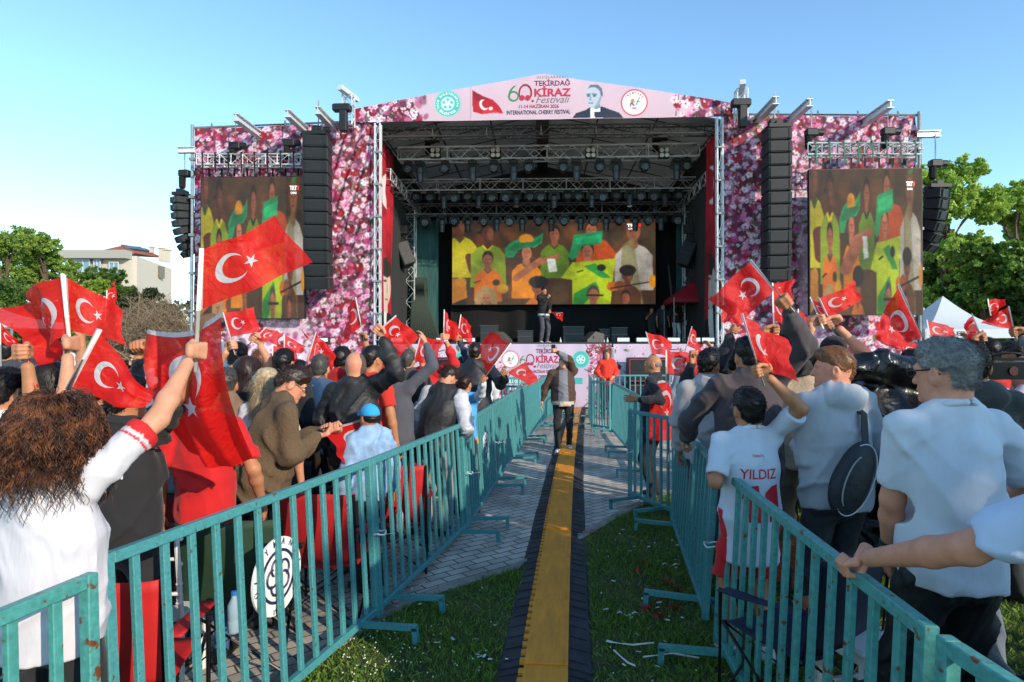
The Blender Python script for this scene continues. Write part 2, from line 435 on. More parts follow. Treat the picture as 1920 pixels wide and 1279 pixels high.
def smooth_line(pts, k=6):
    out = []
    for i in range(len(pts) - 1):
        p0, p1, p2, p3 = [Vector(pts[max(0, min(len(pts) - 1, i + j))]) for j in (-1, 0, 1, 2)]
        for t in range(k):
            t /= k; out.append(.5 * ((2 * p1) + (p2 - p0) * t + (2 * p0 - 5 * p1 + 4 * p2 - p3) * t * t + (3 * p1 - p0 - 3 * p2 + p3) * t ** 3))
    return out + [Vector(pts[-1])]
KL = smooth_line(KERB)
lv = [(p.x, p.y, .012) for p in KL] + [(30, -30, .012), (-9, -30, .012)]
lawn = meshobj('lawn', lv, [tuple(range(len(lv)))[::-1]], mat('lawn_soil', '#33401a', .95, col2='#4c4a2c', vscale=3, var=.3, bump=.01, bscale=60)); tag(lawn, kind='structure')
kb = MB()
for i in range(len(KL) - 1):
    a, b = KL[i], KL[i + 1]; t = (b - a).normalized(); nn = Vector((-t.y, t.x))
    q = [a - nn * .03, b - nn * .03, b + nn * .075, a + nn * .075]
    kb.add([(p.x, p.y, .02) for p in q] + [(p.x, p.y, -.02) for p in q], [(0, 1, 2, 3), (0, 4, 5, 1), (3, 2, 6, 7)])
tag(kb.build('kerb', mat('kerb_stone', '#8a857c', .9, var=.25, vscale=4, bump=.004, bscale=50)), kind='structure')

def on_lawn(x, y):
    for i in range(len(KL) - 1):
        a, b = KL[i], KL[i + 1]
        if a.x <= x <= b.x:
            t = (x - a.x) / max(b.x - a.x, 1e-6); return y < a.y + (b.y - a.y) * t - .03
    return x > 0
# grass blades: short mown turf inside and beside the aisle
def blades():
    r = np.random.RandomState(3); n = 230000
    x = r.uniform(-2.2, 4.2, n); y = 1.9 + (r.rand(n) ** 1.5) * 7.2
    kx = np.array([p.x for p in KL]); ky = np.array([p.y for p in KL])
    ok = (y < np.interp(x, kx, ky) - .04) & (np.abs(x) < y * .9 + .2)
    xr = .18 + (y - 3.5) * .117; ok &= ~((x > xr - .28) & (x < xr + .27))
    den = np.sin(x * 3.1 + 2 * np.sin(y * 1.7)) * np.sin(y * 2.7 + x) ; ok &= (r.rand(n) < .75 + .25 * den)
    x, y = x[ok], y[ok]; n = len(x)
    h = r.uniform(.018, .05, n) * (1 + .35 * np.sin(x * 5 + y * 4)); a = r.uniform(0, 6.28, n); wd = r.uniform(.0022, .005, n)
    dx, dy = np.cos(a) * wd, np.sin(a) * wd; lx, ly = r.normal(0, .022, n), r.normal(0, .022, n)
    z = np.full(n, .012)
    V = np.stack([np.stack([x - dx, y - dy, z], 1), np.stack([x + dx, y + dy, z], 1),
                  np.stack([x + lx * .4 + dx * .8, y + ly * .4 + dy * .8, z + h * .6], 1), np.stack([x + lx, y + ly, z + h], 1)], 1).reshape(-1, 3)
    F = np.arange(n * 4, dtype=np.int32).reshape(-1, 4)
    c1, c2, c3 = np.array(hx('#4f7424')), np.array(hx('#7f9c3c')), np.array(hx('#8f8a4a'))
    t = r.rand(n, 1); C = c1 * (1 - t) + c2 * t; dry = r.rand(n) < .06; C[dry] = c3
    o = meshobj('grass', V, F, mat('grass_blade', attr=True, rough=.7, transl=.3), col=np.repeat(C, 4, 0)); tag(o, 'short green grass of the lawn inside the fenced aisle', 'grass', kind='stuff')
blades()
def clover():
    m = MB(); r = random.Random(5)
    for i in range(260):
        x, y = r.gauss(-.75, .33), r.gauss(3.55, .42)
        if r.random() < .25: x, y = r.uniform(-1.2, 3), r.uniform(2.6, 6)
        if not on_lawn(x, y) or abs(x - .18 - (y - 3.5) * .117) < .33: continue
        m.ell((x, y, r.uniform(.035, .06)), (.0045, .0045, .0045), 5)
    tag(m.build('clover', mat('clover_white', '#d9d6c4', .8)), 'tiny white clover blossoms scattered in the grass', 'clover', kind='stuff')
clover()

# ================================================================== STAGE FRAME OF REFERENCE
PHI = math.atan(.047); CU, SU = math.cos(PHI), math.sin(PHI); SY = 19.25
def SL(px, py, d=0.0):                          # photo pixel on the plane d metres behind the stage front -> (along, depth, height)
    a = (px - 960) / FPX; z = (SY * CU + d) / (a * SU + CU)
    return Vector((a * z * CU - (z - SY) * SU, d, CAMH - (py - HOR) / FPX * z))
def L2W(p): return Vector((p[0] * CU + p[1] * SU, SY - p[0] * SU + p[1] * CU, p[2]))
def sthing(name, label, cat, base, group=None): return thing(name, label, cat, L2W(base), -PHI, group)
def place(o, base): o.location = L2W(base); o.rotation_euler = (0, 0, -PHI); return o
DECK = 1.97
uL, uR = SL(708, 0).x, SL(1350, 0).x            # main portal
uLL, uRR = SL(361, 0).x, SL(1724, 0).x          # outer ends of the wings

# ------------------------------------------------------------------ cherry blossom print
PINKS = ['#efcfdd', '#d88cb2', '#f2e6ec', '#c46a98', '#ecd9e3', '#e3a9c6', '#efdfe8']
def blossom(cv, a, b, c, d, n, seed, rs=(.1, .24), dens_c=.11, fade=None, clump=1):
    r = random.Random(seed)
    for i in range(n):
        x, y = r.uniform(a, c), r.uniform(b, d)
        if fade and r.random() > fade(x, y): continue
        t = r.random(); R0 = r.uniform(*rs)
        if t < .24 and not clump: continue
        if t < .24:                             # soft dark or pink clumps behind
            cv.ell(x, y, R0 * 1.1, R0 * .8, r.choice(['#3a1228', '#5a1a3c', '#8f2a58', '#b03c70', '#2c0e1e', '#7a2a52']), r.random() * 3, .75, soft=R0 * .4)
        elif t < .24 + dens_c:                  # cherries
            q = R0 * 1.2 if R0 < .1 else r.uniform(.12, .165)
            cv.line((x, y), (x + r.uniform(-.2, .2), y + q * 2.4), .025, '#3d4a1c')
            cv.ell(x, y, q, q * .97, r.choice(['#5d0617', '#7a0a1e', '#3e0512', '#8e1228']))
            cv.ell(x + q * .15, y - q * .25, q * .6, q * .5, '#a51a30', soft=q * .4, al=.7); cv.ell(x - q * .35, y + q * .4, q * .16, q * .24, '#f0c8cf', .6)
        elif t < .29 + dens_c:                  # leaves
            an = r.random() * 6.28; cv.ell(x, y, R0 * 1.1, R0 * .42, r.choice(['#20301a', '#3c4f25', '#4c5a30']), an); cv.line((x - R0 * math.cos(an), y - R0 * math.sin(an)), (x + R0 * math.cos(an), y + R0 * math.sin(an)), .02, '#8a8a60', .7)
        elif t < .34 + dens_c:
            cv.line((x, y), (x + r.uniform(-.6, .6), y + r.uniform(-.5, .5)), .03, '#3a1a22')
        else:                                   # five petal blossoms
            q = R0 * r.uniform(.5, 1.0); a0 = r.random() * 6.28; sq = r.uniform(.6, 1); col = r.choice(PINKS)
            for k in range(5):
                an = a0 + k * 1.2566; cv.ell(x + math.cos(an) * q * .55, y + math.sin(an) * q * .55 * sq, q * .48, q * .34, col, an, .95)
                cv.line((x, y), (x + math.cos(an) * q * .45, y + math.sin(an) * q * .45 * sq), .02, '#c4467c', .8)
            cv.ell(x, y, q * .2, q * .2 * sq, '#a81d56')
def wrink(X, Y, amp, f=1.7, seed=0):
    return amp * (np.sin(X * f * 2.1 + 1.3 * np.sin(Y * f + seed)) * .6 + np.sin(X * f * 5.3 + Y * f * 1.1 + seed) * .25 + np.sin(Y * f * 2.7 - X * f * .8) * .3)

# left wing
def wing(name, label, a, b, topa, topb, seed, fold_u, pale):
    cv = Canvas(a, 0, b, max(topa, topb), .03, '#5e2546')
    blossom(cv, a, 0, b, 9, 6500, seed, (.06, .14))
    # the lower part of the print fades to white-pink with scattered blossoms
    x0, x1, y0, y1 = pale; m = np.clip((cv.X - x0) / .5, 0, 1) * np.clip((x1 - cv.X) / .5, 0, 1) * np.clip((y1 - cv.Y) / .8, 0, 1) * np.clip((cv.Y - y0) / .8, 0, 1)
    cv.C = cv.C * (1 - m[..., None]) + np.array(hx('#dcc6d3')) * m[..., None]
    blossom(cv, x0, 0, x1, y1, 120, seed + 5, (.05, .15), .08)
    root = sthing(name, label, 'stage banner', ((a + b) / 2, 0, 0)); off = ((a + b) / 2, 0, 0)
    H = max(topa, topb)
    def fn(X, Y):
        t = (X - a) / (b - a); top = topa + (topb - topa) * t
        g_ = np.exp(-((X - fold_u) / 1.3) ** 2) * np.clip((Y - 3.5) / 3, 0, 1)
        dd = wrink(X, Y, .035, 1.3, seed) + g_ * (.05 * np.sin((X + (H - Y) * .35) * 13) + .022 * np.sin((X + (H - Y) * .3) * 29))
        return X, dd, Y / H * top
    cv.grid('printed_cloth', M_print, root, fn, off=off)
    return root
topLa, topLb = SL(362, 241).z, SL(707, 227).z
topRa, topRb = SL(1351, 215).z, SL(1724, 217).z
wl = wing('blossom_banner', 'tall cherry blossom banner covering the left wing of the stage', uLL + .05, uL - .05, topLa, topLb, 11, uL - 1.0, (uLL + 1.0, uLL + 4.0, 0.6, 2.9))
wr = wing('blossom_banner', 'tall cherry blossom banner covering the right wing of the stage', uR + .05, uRR - .04, topRa, topRb, 23, uRR - .6, (uR + 2.25, uR + 3.2, 1.5, 7.2))

# gable banner ------------------------------------------------------
ga, gb, gp = SL(665, 228, -.15), SL(1376, 217, -.15), SL(1018, 137, -.15)
gta, gtb = SL(665, 203, -.15).z, SL(1375, 192, -.15).z
def gtop(X): return np.where(X < gp.x, gta + (gp.z - gta) * ((X - ga.x) / (gp.x - ga.x)) ** .93, gtb + (gp.z - gtb) * (np.clip((gb.x - X) / (gb.x - gp.x), 0, 1)) ** .93)
def gbot(X): return ga.z + (gb.z - ga.z) * (X - ga.x) / (gb.x - ga.x)
cv = Canvas(ga.x, 0, gb.x, 1, .02, '#e9cdd9')   # v: 0 bottom .. 1 top is filled in real metres below
cvg = Canvas(ga.x, ga.z - .1, gb.x, gp.z, .02, '#cdb0be')
GF = lambda px, py: (SL(px, py, -.15).x, SL(px, py, -.15).z)
blossom(cvg, ga.x, ga.z - .2, GF(800, 0)[0], gp.z, 620, 3, (.06, .17), .15, lambda x, y: 1 - ((x - ga.x) / (GF(800, 0)[0] - ga.x)) ** 2)
blossom(cvg, GF(1255, 0)[0], ga.z - .2, gb.x, gp.z, 520, 4, (.06, .17), .15, lambda x, y: 1 - ((gb.x - x) / (gb.x - GF(1255, 0)[0])) ** 2)
def roundel(cv, F, px, py, r, kind):
    x, y = F(px, py); k = r
    if kind == 'teal':
        cv.ell(x, y, k, k, '#4bb5ac'); cv.ring(x, y, k * .93, k * .97, '#9fd9d3')
        for i in range(5):
            a = i * 1.2566 + .3
            cx, cy = x + math.cos(a) * k * .26, y + math.sin(a) * k * .26
            cv.ring(cx, cy, k * .17, k * .23, '#e8f5f3')
        cv.ring(x, y, k * .44, k * .49, '#e8f5f3')
    else:
        cv.ell(x, y, k, k, '#c01f3c'); cv.ell(x, y, k * .9, k * .9, '#f1e9ea'); cv.ring(x, y, k * .58, k * .61, '#d9a8b0')
        cv.ell(x - k * .12, y + k * .12, k * .16, k * .18, '#b98a4a'); cv.line((x - k * .2, y - k * .05), (x - k * .02, y - k * .2), k * .12, '#2a4a9a'); cv.line((x - k * .25, y - .02), (x - k * .3, y - k * .25), k * .1, '#2a4a9a')
        cv.line((x + k * .3, y + k * .2), (x + k * .15, y - k * .15), k * .1, '#3a9a6a'); cv.line((x + k * .2, y + k * .1), (x + k * .45, y + k * .05), k * .08, '#3a9a6a'); cv.ell(x + k * .36, y + k * .33, k * .07, k * .07, '#3a9a6a')
        cv.ell(x, y - k * .42, k * .2, k * .06, '#c01f3c')
rT = (SL(864, 0, -.15).x - SL(814, 0, -.15).x) / 2
roundel(cvg, GF, 839, 193, rT, 'teal'); roundel(cvg, GF, 1190, 191, rT * .98, 'red')
# the printed little flag
def printed_flag(cv, F):
    cv.line(F(882, 160), F(882, 222), .03, '#a89aa2')
    cv.poly([F(885, 167), F(905, 178), F(925, 186), F(938, 200), F(944, 212), F(925, 210), F(905, 213), F(886, 208)], '#b3132b')
    cv.poly([F(886, 168), F(900, 177), F(915, 184), F(905, 190), F(889, 186)], '#8c0f22'); cv.poly([F(905, 213), F(925, 210), F(944, 212), F(925, 204), F(905, 206)], '#d4243c')
    x, y = F(907, 195); cv.ell(x, y, .13, .17, '#f0dde0', .5); cv.ell(x + .05, y + .02, .11, .135, '#b3132b', .5)
    x, y = F(920, 202); cv.ell(x, y, .06, .05, '#f0dde0')
printed_flag(cvg, GF)
def portrait(cv, F, x0, y0, s):                 # monochrome print: head of a man in a dark coat, s = px per unit
    q = lambda a, b: F(x0 + a * s, y0 + b * s)
    cv.poly([q(-2.2, 0), q(-1.9, -.45), q(-1.0, -.75), q(-.6, -1.0), q(.55, -1.1), q(1.2, -.85), q(2.2, -.5), q(2.6, 0)], '#1d2a40')
    cv.poly([q(-.5, 0), q(-.55, -.95), q(.35, -1.15), q(.5, 0)], '#dfe3ea'); cv.poly([q(-.2, -.6), q(.75, -.62), q(.6, 0), q(-.1, 0)], '#1d2a40')
    cv.poly([q(-.45, -1.0), q(.3, -1.5), q(.45, -1.0), q(.0, -.8)], '#7f8ba0')
    cv.poly([q(-.95, -2.3), q(-.85, -1.35), q(-.55, -1.0), q(-.2, -.95), q(.3, -1.3), q(.55, -1.9), q(.5, -2.6), q(.1, -3.0), q(-.5, -3.05), q(-.9, -2.8)], '#b4bdca')
    cv.poly([q(-.85, -2.75), q(-.5, -3.15), q(.15, -3.2), q(.6, -2.8), q(.65, -2.0), q(.45, -2.1), q(.35, -2.6), q(-.1, -2.95), q(-.5, -2.9)], '#5d6c84')
    cv.line(q(-.85, -2.25), q(-.55, -2.28), s * .0018, '#3a465c'); cv.line(q(-.35, -2.28), q(.05, -2.25), s * .0018, '#3a465c')
    x, y = q(-.7, -2.1); cv.ell(x, y, .045, .03, '#2a3448'); x, y = q(-.15, -2.1); cv.ell(x, y, .045, .03, '#2a3448')
    cv.poly([q(-.5, -2.15), q(-.68, -1.7), q(-.42, -1.68)], '#8794a8'); cv.line(q(-.68, -1.42), q(-.3, -1.42), s * .0016, '#566279')
    cv.poly([q(.3, -1.3), q(.55, -1.9), q(.45, -2.2), q(.15, -1.5), q(-.2, -1.0)], '#8e9aae')
portrait(cvg, GF, 1118, 220, 20)
groot = sthing('gable_banner', 'pink banner with the festival name filling the stage gable', 'banner', (gp.x, -.15, ga.z)); goff = (gp.x, -.15, ga.z)
def gsurf(X, Z): return -.15 + wrink(X, Z, .016, 1.1, 2) - .02 * np.sin(X * 2.2) * (Z - 8.8)
def gfn(X, Y):
    Z = np.maximum(np.minimum(Y, gtop(X)), gbot(X)); return X, gsurf(X, Z), Z
cvg.grid('printed_cloth', M_print, groot, gfn, off=goff, mask=lambda X, Y: (Y <= gtop(X) + .03) & (Y >= gbot(X) - .03))
M_ink = {k: mat('ink_' + k, c, .7) for k, c in dict(purple='#6b1d4f', red='#b01a45', grey='#6a6470', navy='#23234c', green='#2f7a4a', white='#eef0ee', wine='#8b1434').items()}
def banner_text(root, off, d, F, sf):
    surf = lambda x_, z_: float(sf(x_, z_)) - .006; gap = 0
    def T(name, txt, px0, px1, pyt, pyb, mt, **kw):
        a = SL(*F(px0, pyb), d); b = SL(*F(px1, pyb), d); c = SL(*F(px0, pyt), d)
        text_on('lettering', txt, mt, root, (a.x, d + gap, a.z), (1, 0, 0), (0, 0, 1), b.x - a.x, c.z - a.z, off=off, surf=surf, **kw)
    T('l', 'ULUŞLARARASI', 1007, 1065, 141, 147, M_ink['grey'], spacing=1.4)
    T('l', 'TEKİRDAĞ', 1002, 1071, 147, 160, M_ink['purple'], bold=.02)
    T('l', 'KİRAZ', 1002, 1071, 160, 180, M_ink['red'], bold=.035)
    T('l', 'Festivali', 1005, 1069, 179, 192, M_ink['grey'], shear=.35)
    T('l', '11-14 HAZİRAN 2026', 973, 1048, 193, 202, M_ink['wine'], bold=.02)
    T('l', 'INTERNATIONAL CHERRY FESTIVAL', 950, 1070, 206, 214, M_ink['navy'], bold=.02)
    # the number with a pair of cherries
    r = (SL(*F(974, 0), d).x - SL(*F(950, 0), d).x) / 2
    def ringtube(px, py, rx, ry, a0, a1, mt, th):
        c = SL(*F(px, py), d); m = MB(); n_ = 20; vs = []
        for i in range(n_ + 1):
            an = a0 + (a1 - a0) * i / n_; t_ = th * (1.0 + .5 * math.sin(math.pi * i / n_))
            for q in (-1, 1): xx, zz = c.x + math.cos(an) * (rx + q * t_ / 2), c.z + math.sin(an) * (ry + q * t_ / 2); vs.append((xx, surf(xx, zz), zz))
        m.add(vs, [(2 * i, 2 * i + 1, 2 * i + 3, 2 * i + 2) for i in range(n_)]); m.build('numeral', mt, root, off=off)
    ringtube(963, 179, r * .72, r * .72, 0, 6.283, M_ink['green'], r * .2)
    ringtube(978, 179, r * 1.95, r * 1.9, 2.1, 3.15, M_ink['green'], r * .2)
    ringtube(985, 173, r * .95, r * 1.25, -1.2, 3.6, M_ink['wine'], r * .2)
    for px in (979, 990):
        c = SL(*F(px, 182), d); m = MB(); m.lathe([(.001, 0), (r * .42, 0), (r * .42, .012), (.001, .012)], (0, 0, 0), 14, Matrix.Rotation(R(90), 4, 'X')); m.v = [(p[0] + c.x, p[1] + surf(c.x, c.z) + .002, p[2] + c.z) for p in m.v]; m.build('cherry', M_ink['red'], root, off=off)
    c = SL(*F(999, 188), d); m = MB(); m.box((c.x, surf(c.x, c.z), c.z), (.06, .01, .06)); m.build('lettering', M_ink['wine'], root, off=off)
banner_text(groot, goff, -.15, lambda x, y: (x, y), gsurf)
def ring_text(txt, px, py, rr, h_, d, mt, root, off, a0, a1, flip=False, surf=lambda x_, z_: float(gsurf(x_, z_)) - .006):
    c = SL(px, py, d)
    n_ = len(txt)
    for i, ch in enumerate(txt):
        if ch == ' ': continue
        an = a0 + (a1 - a0) * i / max(n_ - 1, 1); rd = Vector((math.cos(an), 0, math.sin(an))); tg = Vector((math.sin(an), 0, -math.cos(an)))
        if flip: tg = -tg; up = -rd
        else: up = rd
        w_ = h_ * .75; o_ = Vector((c.x, d, c.z)) + rd * rr - tg * w_ / 2 - up * h_ / 2
        text_on('lettering', ch, mt, root, o_, tg, up, w_, h_, off=off, bold=.02, surf=surf)
ring_text('T.C. SÜLEYMANPAŞA', 839, 193, rT * .75, rT * .17, -.15, M_ink['white'], groot, goff, R(205), R(-15))
ring_text('BELEDİYESİ', 839, 193, rT * .75, rT * .17, -.15, M_ink['white'], groot, goff, R(225), R(315), True)
ring_text('Tekirdağ', 1190, 191, rT * .72, rT * .15, -.15, M_ink['red'], groot, goff, R(145), R(35))

# ------------------------------------------------------------------ roof, portal, deck
rid, eL, eR = 10.05, 8.78, 8.72
roof = sthing('stage_roof', 'wide pitched grey tarpaulin roof over the stage', 'roof', (gp.x, 0, 8.8)); roff = (gp.x, 0, 8.8)
m = MB(); D1 = 8.6
for (a, ha, b, hb) in ((uL - .3, eL, gp.x, rid - .1), (gp.x, rid - .1, uR + .3, eR)):
    m.add([(a, .05, ha), (b, .05, hb), (b, D1, hb), (a, D1, ha), (a, .05, ha + .05), (b, .05, hb + .05), (b, D1, hb + .05), (a, D1, ha + .05)], [(0, 1, 2, 3), (7, 6, 5, 4), (0, 4, 5, 1), (1, 5, 6, 2), (2, 6, 7, 3), (3, 7, 4, 0)])
m.build('tarpaulin', mat('tarpaulin', '#aeaca6', .8, var=.1, vscale=1.5, transl=.35), roof, off=roff)
m = MB()
for i in range(6):
    d = .9 + i * 1.4
    for (a, ha, b, hb) in ((uL - .3, eL, gp.x, rid - .1), (gp.x, rid - .1, uR + .3, eR)): m.tube([(a, d, ha - .05), (b, d, hb - .05)], .022, 5)
for t in (0.0, .33, .66, 1.0):
    for s_, e_, h_ in ((uL, gp.x, eL), (uR, gp.x, eR)):
        x = s_ + (e_ - s_) * t; z = h_ + (rid - .1 - h_) * t; m.tube([(x, .1, z - .1), (x, D1, z - .1)], .03, 5)
m.build('rafter', mat('rafter_dark', '#3b3a38', .6), roof, off=roff)
m = MB(); m.box((gp.x, 4.3, rid - .4), (.45, 8.3, .12)); m.build('ridge_duct', mat('ridge_dark', '#55534e', .7), roof, off=roff)

def truss(m, a, b, sz=.32, r=.03, up=(0, 0, 1), pitch=None, n=6, diag=.6):
    a, b = Vector(a), Vector(b); x, y, d = frame(b - a, up); L = (b - a).length; pitch = pitch or sz * 1.1
    C_ = [x * (i * sz / 2) + y * (j * sz / 2) for i, j in ((-1, -1), (1, -1), (1, 1), (-1, 1))]
    for c in C_: m.tube([a + c, b + c], r, n)
    k = max(1, int(L / pitch)); p = L / k
    for f_ in range(4):
        c0, c1 = C_[f_], C_[(f_ + 1) % 4]
        for i in range(k):
            q0, q1 = (c0, c1) if i % 2 else (c1, c0)
            m.tube([a + d * (i * p) + q0, a + d * ((i + 1) * p) + q1], r * diag, 4, False)
        for i in range(0, k + 1, max(1, k // 6)): m.tube([a + d * (i * p) + c0, a + d * (i * p) + c1], r * diag, 4, False)
    return m
# front portal: two lattice masts, the header chord and their head blocks
for px, lab, sg in ((708, 'silver lattice mast at the left edge of the stage opening', -1), (1350, 'silver lattice mast at the right edge of the stage opening', 1)):
    u = SL(px, 0, -.1).x; t_ = sthing('portal_mast', lab, 'mast', (u, -.1, 0), 'masts of the stage opening'); of = (u, -.1, 0)
    m = MB(); truss(m, (u, -.1, 0.02), (u, -.1, 8.8), .16, .028, pitch=.5, up=(0, 1, 0)); m.build('lattice', M_metal, t_, off=of)
    m = MB(); m.box((u, -.1, .02), (.5, .5, .04)); m.build('foot_plate', M_steel, t_, off=of)
    for z in np.arange(.9, 8.6, 1.0): m = MB(); m.box((u, -.1, z), (.24, .24, .05)); m.build('clamp', M_steel, t_, off=of)
hd = MB(); truss(hd, (uL, .25, 8.62), (uR, .25, 8.58), .3, .03); place(tag(hd.build('header_truss', MATS['rafter_dark'], off=((uL + uR) / 2, .25, 8.6)), 'thin steel lattice beam along the lower edge of the gable', 'truss'), ((uL + uR) / 2, .25, 8.6))
for u, h, lab in ((uLL, topLa, 'scaffold pole on the outer edge of the left wing'), (uRR, topRb, 'scaffold pole on the outer edge of the right wing')):
    t_ = sthing('scaffold_pole', lab, 'pole', (u, 0, 0)); m = MB(); m.tube([(u, -.06, 0), (u, -.06, h + .12)], .055, 8); m.tube([(u, .9, 0), (u, .9, h)], .05, 8); m.build('upright', M_steel, t_, off=(u, 0, 0))
    for z in np.arange(.6, h, 1.2): m = MB(); m.box((u, -.06, z), (.15, .15, .08)); m.beam((u, -.06, z), (u, .9, z), .05, .05); m.build('coupler', M_steel, t_, off=(u, 0, 0))
for (a, ha, b, hb, lab) in ((uLL, topLa, uL, topLb, 'thin top rail carrying the left blossom banner'), (uR, topRa, uRR, topRb, 'thin top rail carrying the right blossom banner')):
    m = MB(); m.tube([(a, 0, ha + .04), (b, 0, hb + .04)], .04, 6)
    for i in range(5):
        t = (i + .5) / 5; u = a + (b - a) * t; m.tube([(u, 0, ha + (hb - ha) * t), (u, 0, ha + (hb - ha) * t + .16)], .03, 6)
    place(tag(m.build('top_rail', M_steel, off=(a, 0, ha)), lab, 'rail'), (a, 0, ha))
# deck
st = sthing('stage_deck', 'black raised stage platform under the roof', 'stage', ((uL + uR) / 2, 4, 0)); so_ = ((uL + uR) / 2, 4, 0)
m = MB(); m.box(((uL + uR) / 2, 4.3, DECK - .06), (uR - uL + 1.4, 8.5, .12)); m.build('floor', mat('deck_black', '#1a1a1b', .6, var=.3), st, off=so_)
m = MB()
for u in np.arange(uL + .1, uR, 1.3):
    for d in (.2, 2.5, 5, 7.5): m.tube([(u, d, 0), (u, d, DECK - .12)], .04, 6)
m.build('deck_leg', M_steel, st, off=so_)
m = MB(); m.box(((uL + uR) / 2, .06, DECK + .02), (uR - uL, .08, .05)); m.build('edge_strip', mat('edge_dark', '#2a2724', .5), st, off=so_)
# back and side cloths
def cloth(name, label, a, b, m_, cat='curtain', amp=.06, f=9, zlo=0, res=.06, col=None):
    (x0, d0, z0), (x1, d1, z1) = a, b; n = max(4, int(math.hypot(x1 - x0, d1 - d0) / res)); k = 10
    L = math.hypot(x1 - x0, d1 - d0); nx, ny = -(d1 - d0) / L, (x1 - x0) / L
    V = []; 
    for j in range(k + 1):
        for i in range(n + 1):
            t = i / n; w_ = amp * math.sin(t * L * f + .8 * math.sin(t * L * 2.3)) * (.6 + .4 * (1 - j / k)); V.append((x0 + (x1 - x0) * t + nx * w_, d0 + (d1 - d0) * t + ny * w_, z0 + (z1 - z0) * j / k))
    F = [(j * (n + 1) + i, j * (n + 1) + i + 1, (j + 1) * (n + 1) + i + 1, (j + 1) * (n + 1) + i) for j in range(k) for i in range(n)]
    base = ((x0 + x1) / 2, (d0 + d1) / 2, z0); V = [(p[0] - base[0], p[1] - base[1], p[2] - base[2]) for p in V]
    o = meshobj(name, V, F, m_, smooth=True); return tag(place(o, base), label, cat)
M_scrim = mat('teal_scrim', '#4f8280', .8, transl=.45, col2='#2d5352', vscale=2, stretch=(6, 6, .6), thr=(.3, .8))
M_drape = mat('black_drape', '#0b0b0d', .95, bump=.01, bscale=6, stretch=(8, 8, .4))
zt = 8.3
x = lambda px, d: SL(px, 0, d).x
cloth('back_drape', 'huge black drape across the back of the stage', (x(738, 7.6), 7.6, DECK), (x(1332, 7.6), 7.6, 8.6), M_drape, f=6)
cloth('side_drape', 'narrow black drape hanging left of the stage screen', (x(822, 6.3), 6.3, DECK), (x(850, 6.3), 6.3, 7.2), M_drape)
cloth('side_drape', 'narrow black drape hanging right of the stage screen', (x(1231, 6.3), 6.3, DECK), (x(1272, 6.3), 6.3, 7.2), M_drape)
cloth('teal_netting', 'translucent teal netting left of the stage screen', (x(734, 5.8), 5.8, DECK), (x(822, 5.8), 5.8, 7.0), M_scrim, f=5)
cloth('teal_netting', 'translucent teal netting right of the stage screen', (x(1268, 5.8), 5.8, DECK), (x(1330, 5.8), 5.8, 7.0), M_scrim, f=5)
cloth('black_skirt', 'black cloth hanging below the stage screen', (x(845, 5.6), 5.6, DECK), (x(1240, 5.6), 5.6, SL(0, 574, 5.6).z), M_drape, f=4, amp=.1)
m = MB(); m.add([(uL - .3, D1, DECK), (uR + .3, D1, DECK), (uR + .3, D1, eR), (gp.x, D1, rid - .1), (uL - .3, D1, eL)], [(0, 1, 2, 3, 4)]); place(tag(m.build('rear_wall_cloth', mat('rear_cloth', '#4a4a48', .9), off=(gp.x, D1, DECK)), 'grey cloth closing the back of the stage up to the roof', 'curtain'), (gp.x, D1, DECK))
cloth('stage_side_cloth', 'dark cloth closing the left side of the stage behind the mast', (uL - .2, .35, 0), (uL - .2, D1, 8.8), mat('side_cloth', '#2c2f31', .9), amp=.03, f=3)
cloth('stage_side_cloth', 'dark cloth closing the right side of the stage behind the mast', (uR + .2, .35, 0), (uR + .2, D1, 8.74), MATS['side_cloth'], amp=.03, f=3)
gath = MB()
c0 = SL(787, 620, 5.2)
for k in range(14):
    a = k / 13 * 2 - 1; gath.tube([(c0.x + a * .22, 5.2, 4.6), (c0.x + a * .26, 5.15, 3.6), (c0.x + a * .6 + .25, 5.05, DECK + .05)], .07, 5)
place(tag(gath.build('gathered_net', mat('net_olive', '#39443c', .9, transl=.1), off=(c0.x, 5.2, DECK), smooth=True), 'gathered olive netting bunched down to the stage floor', 'netting'), (c0.x, 5.2, DECK))
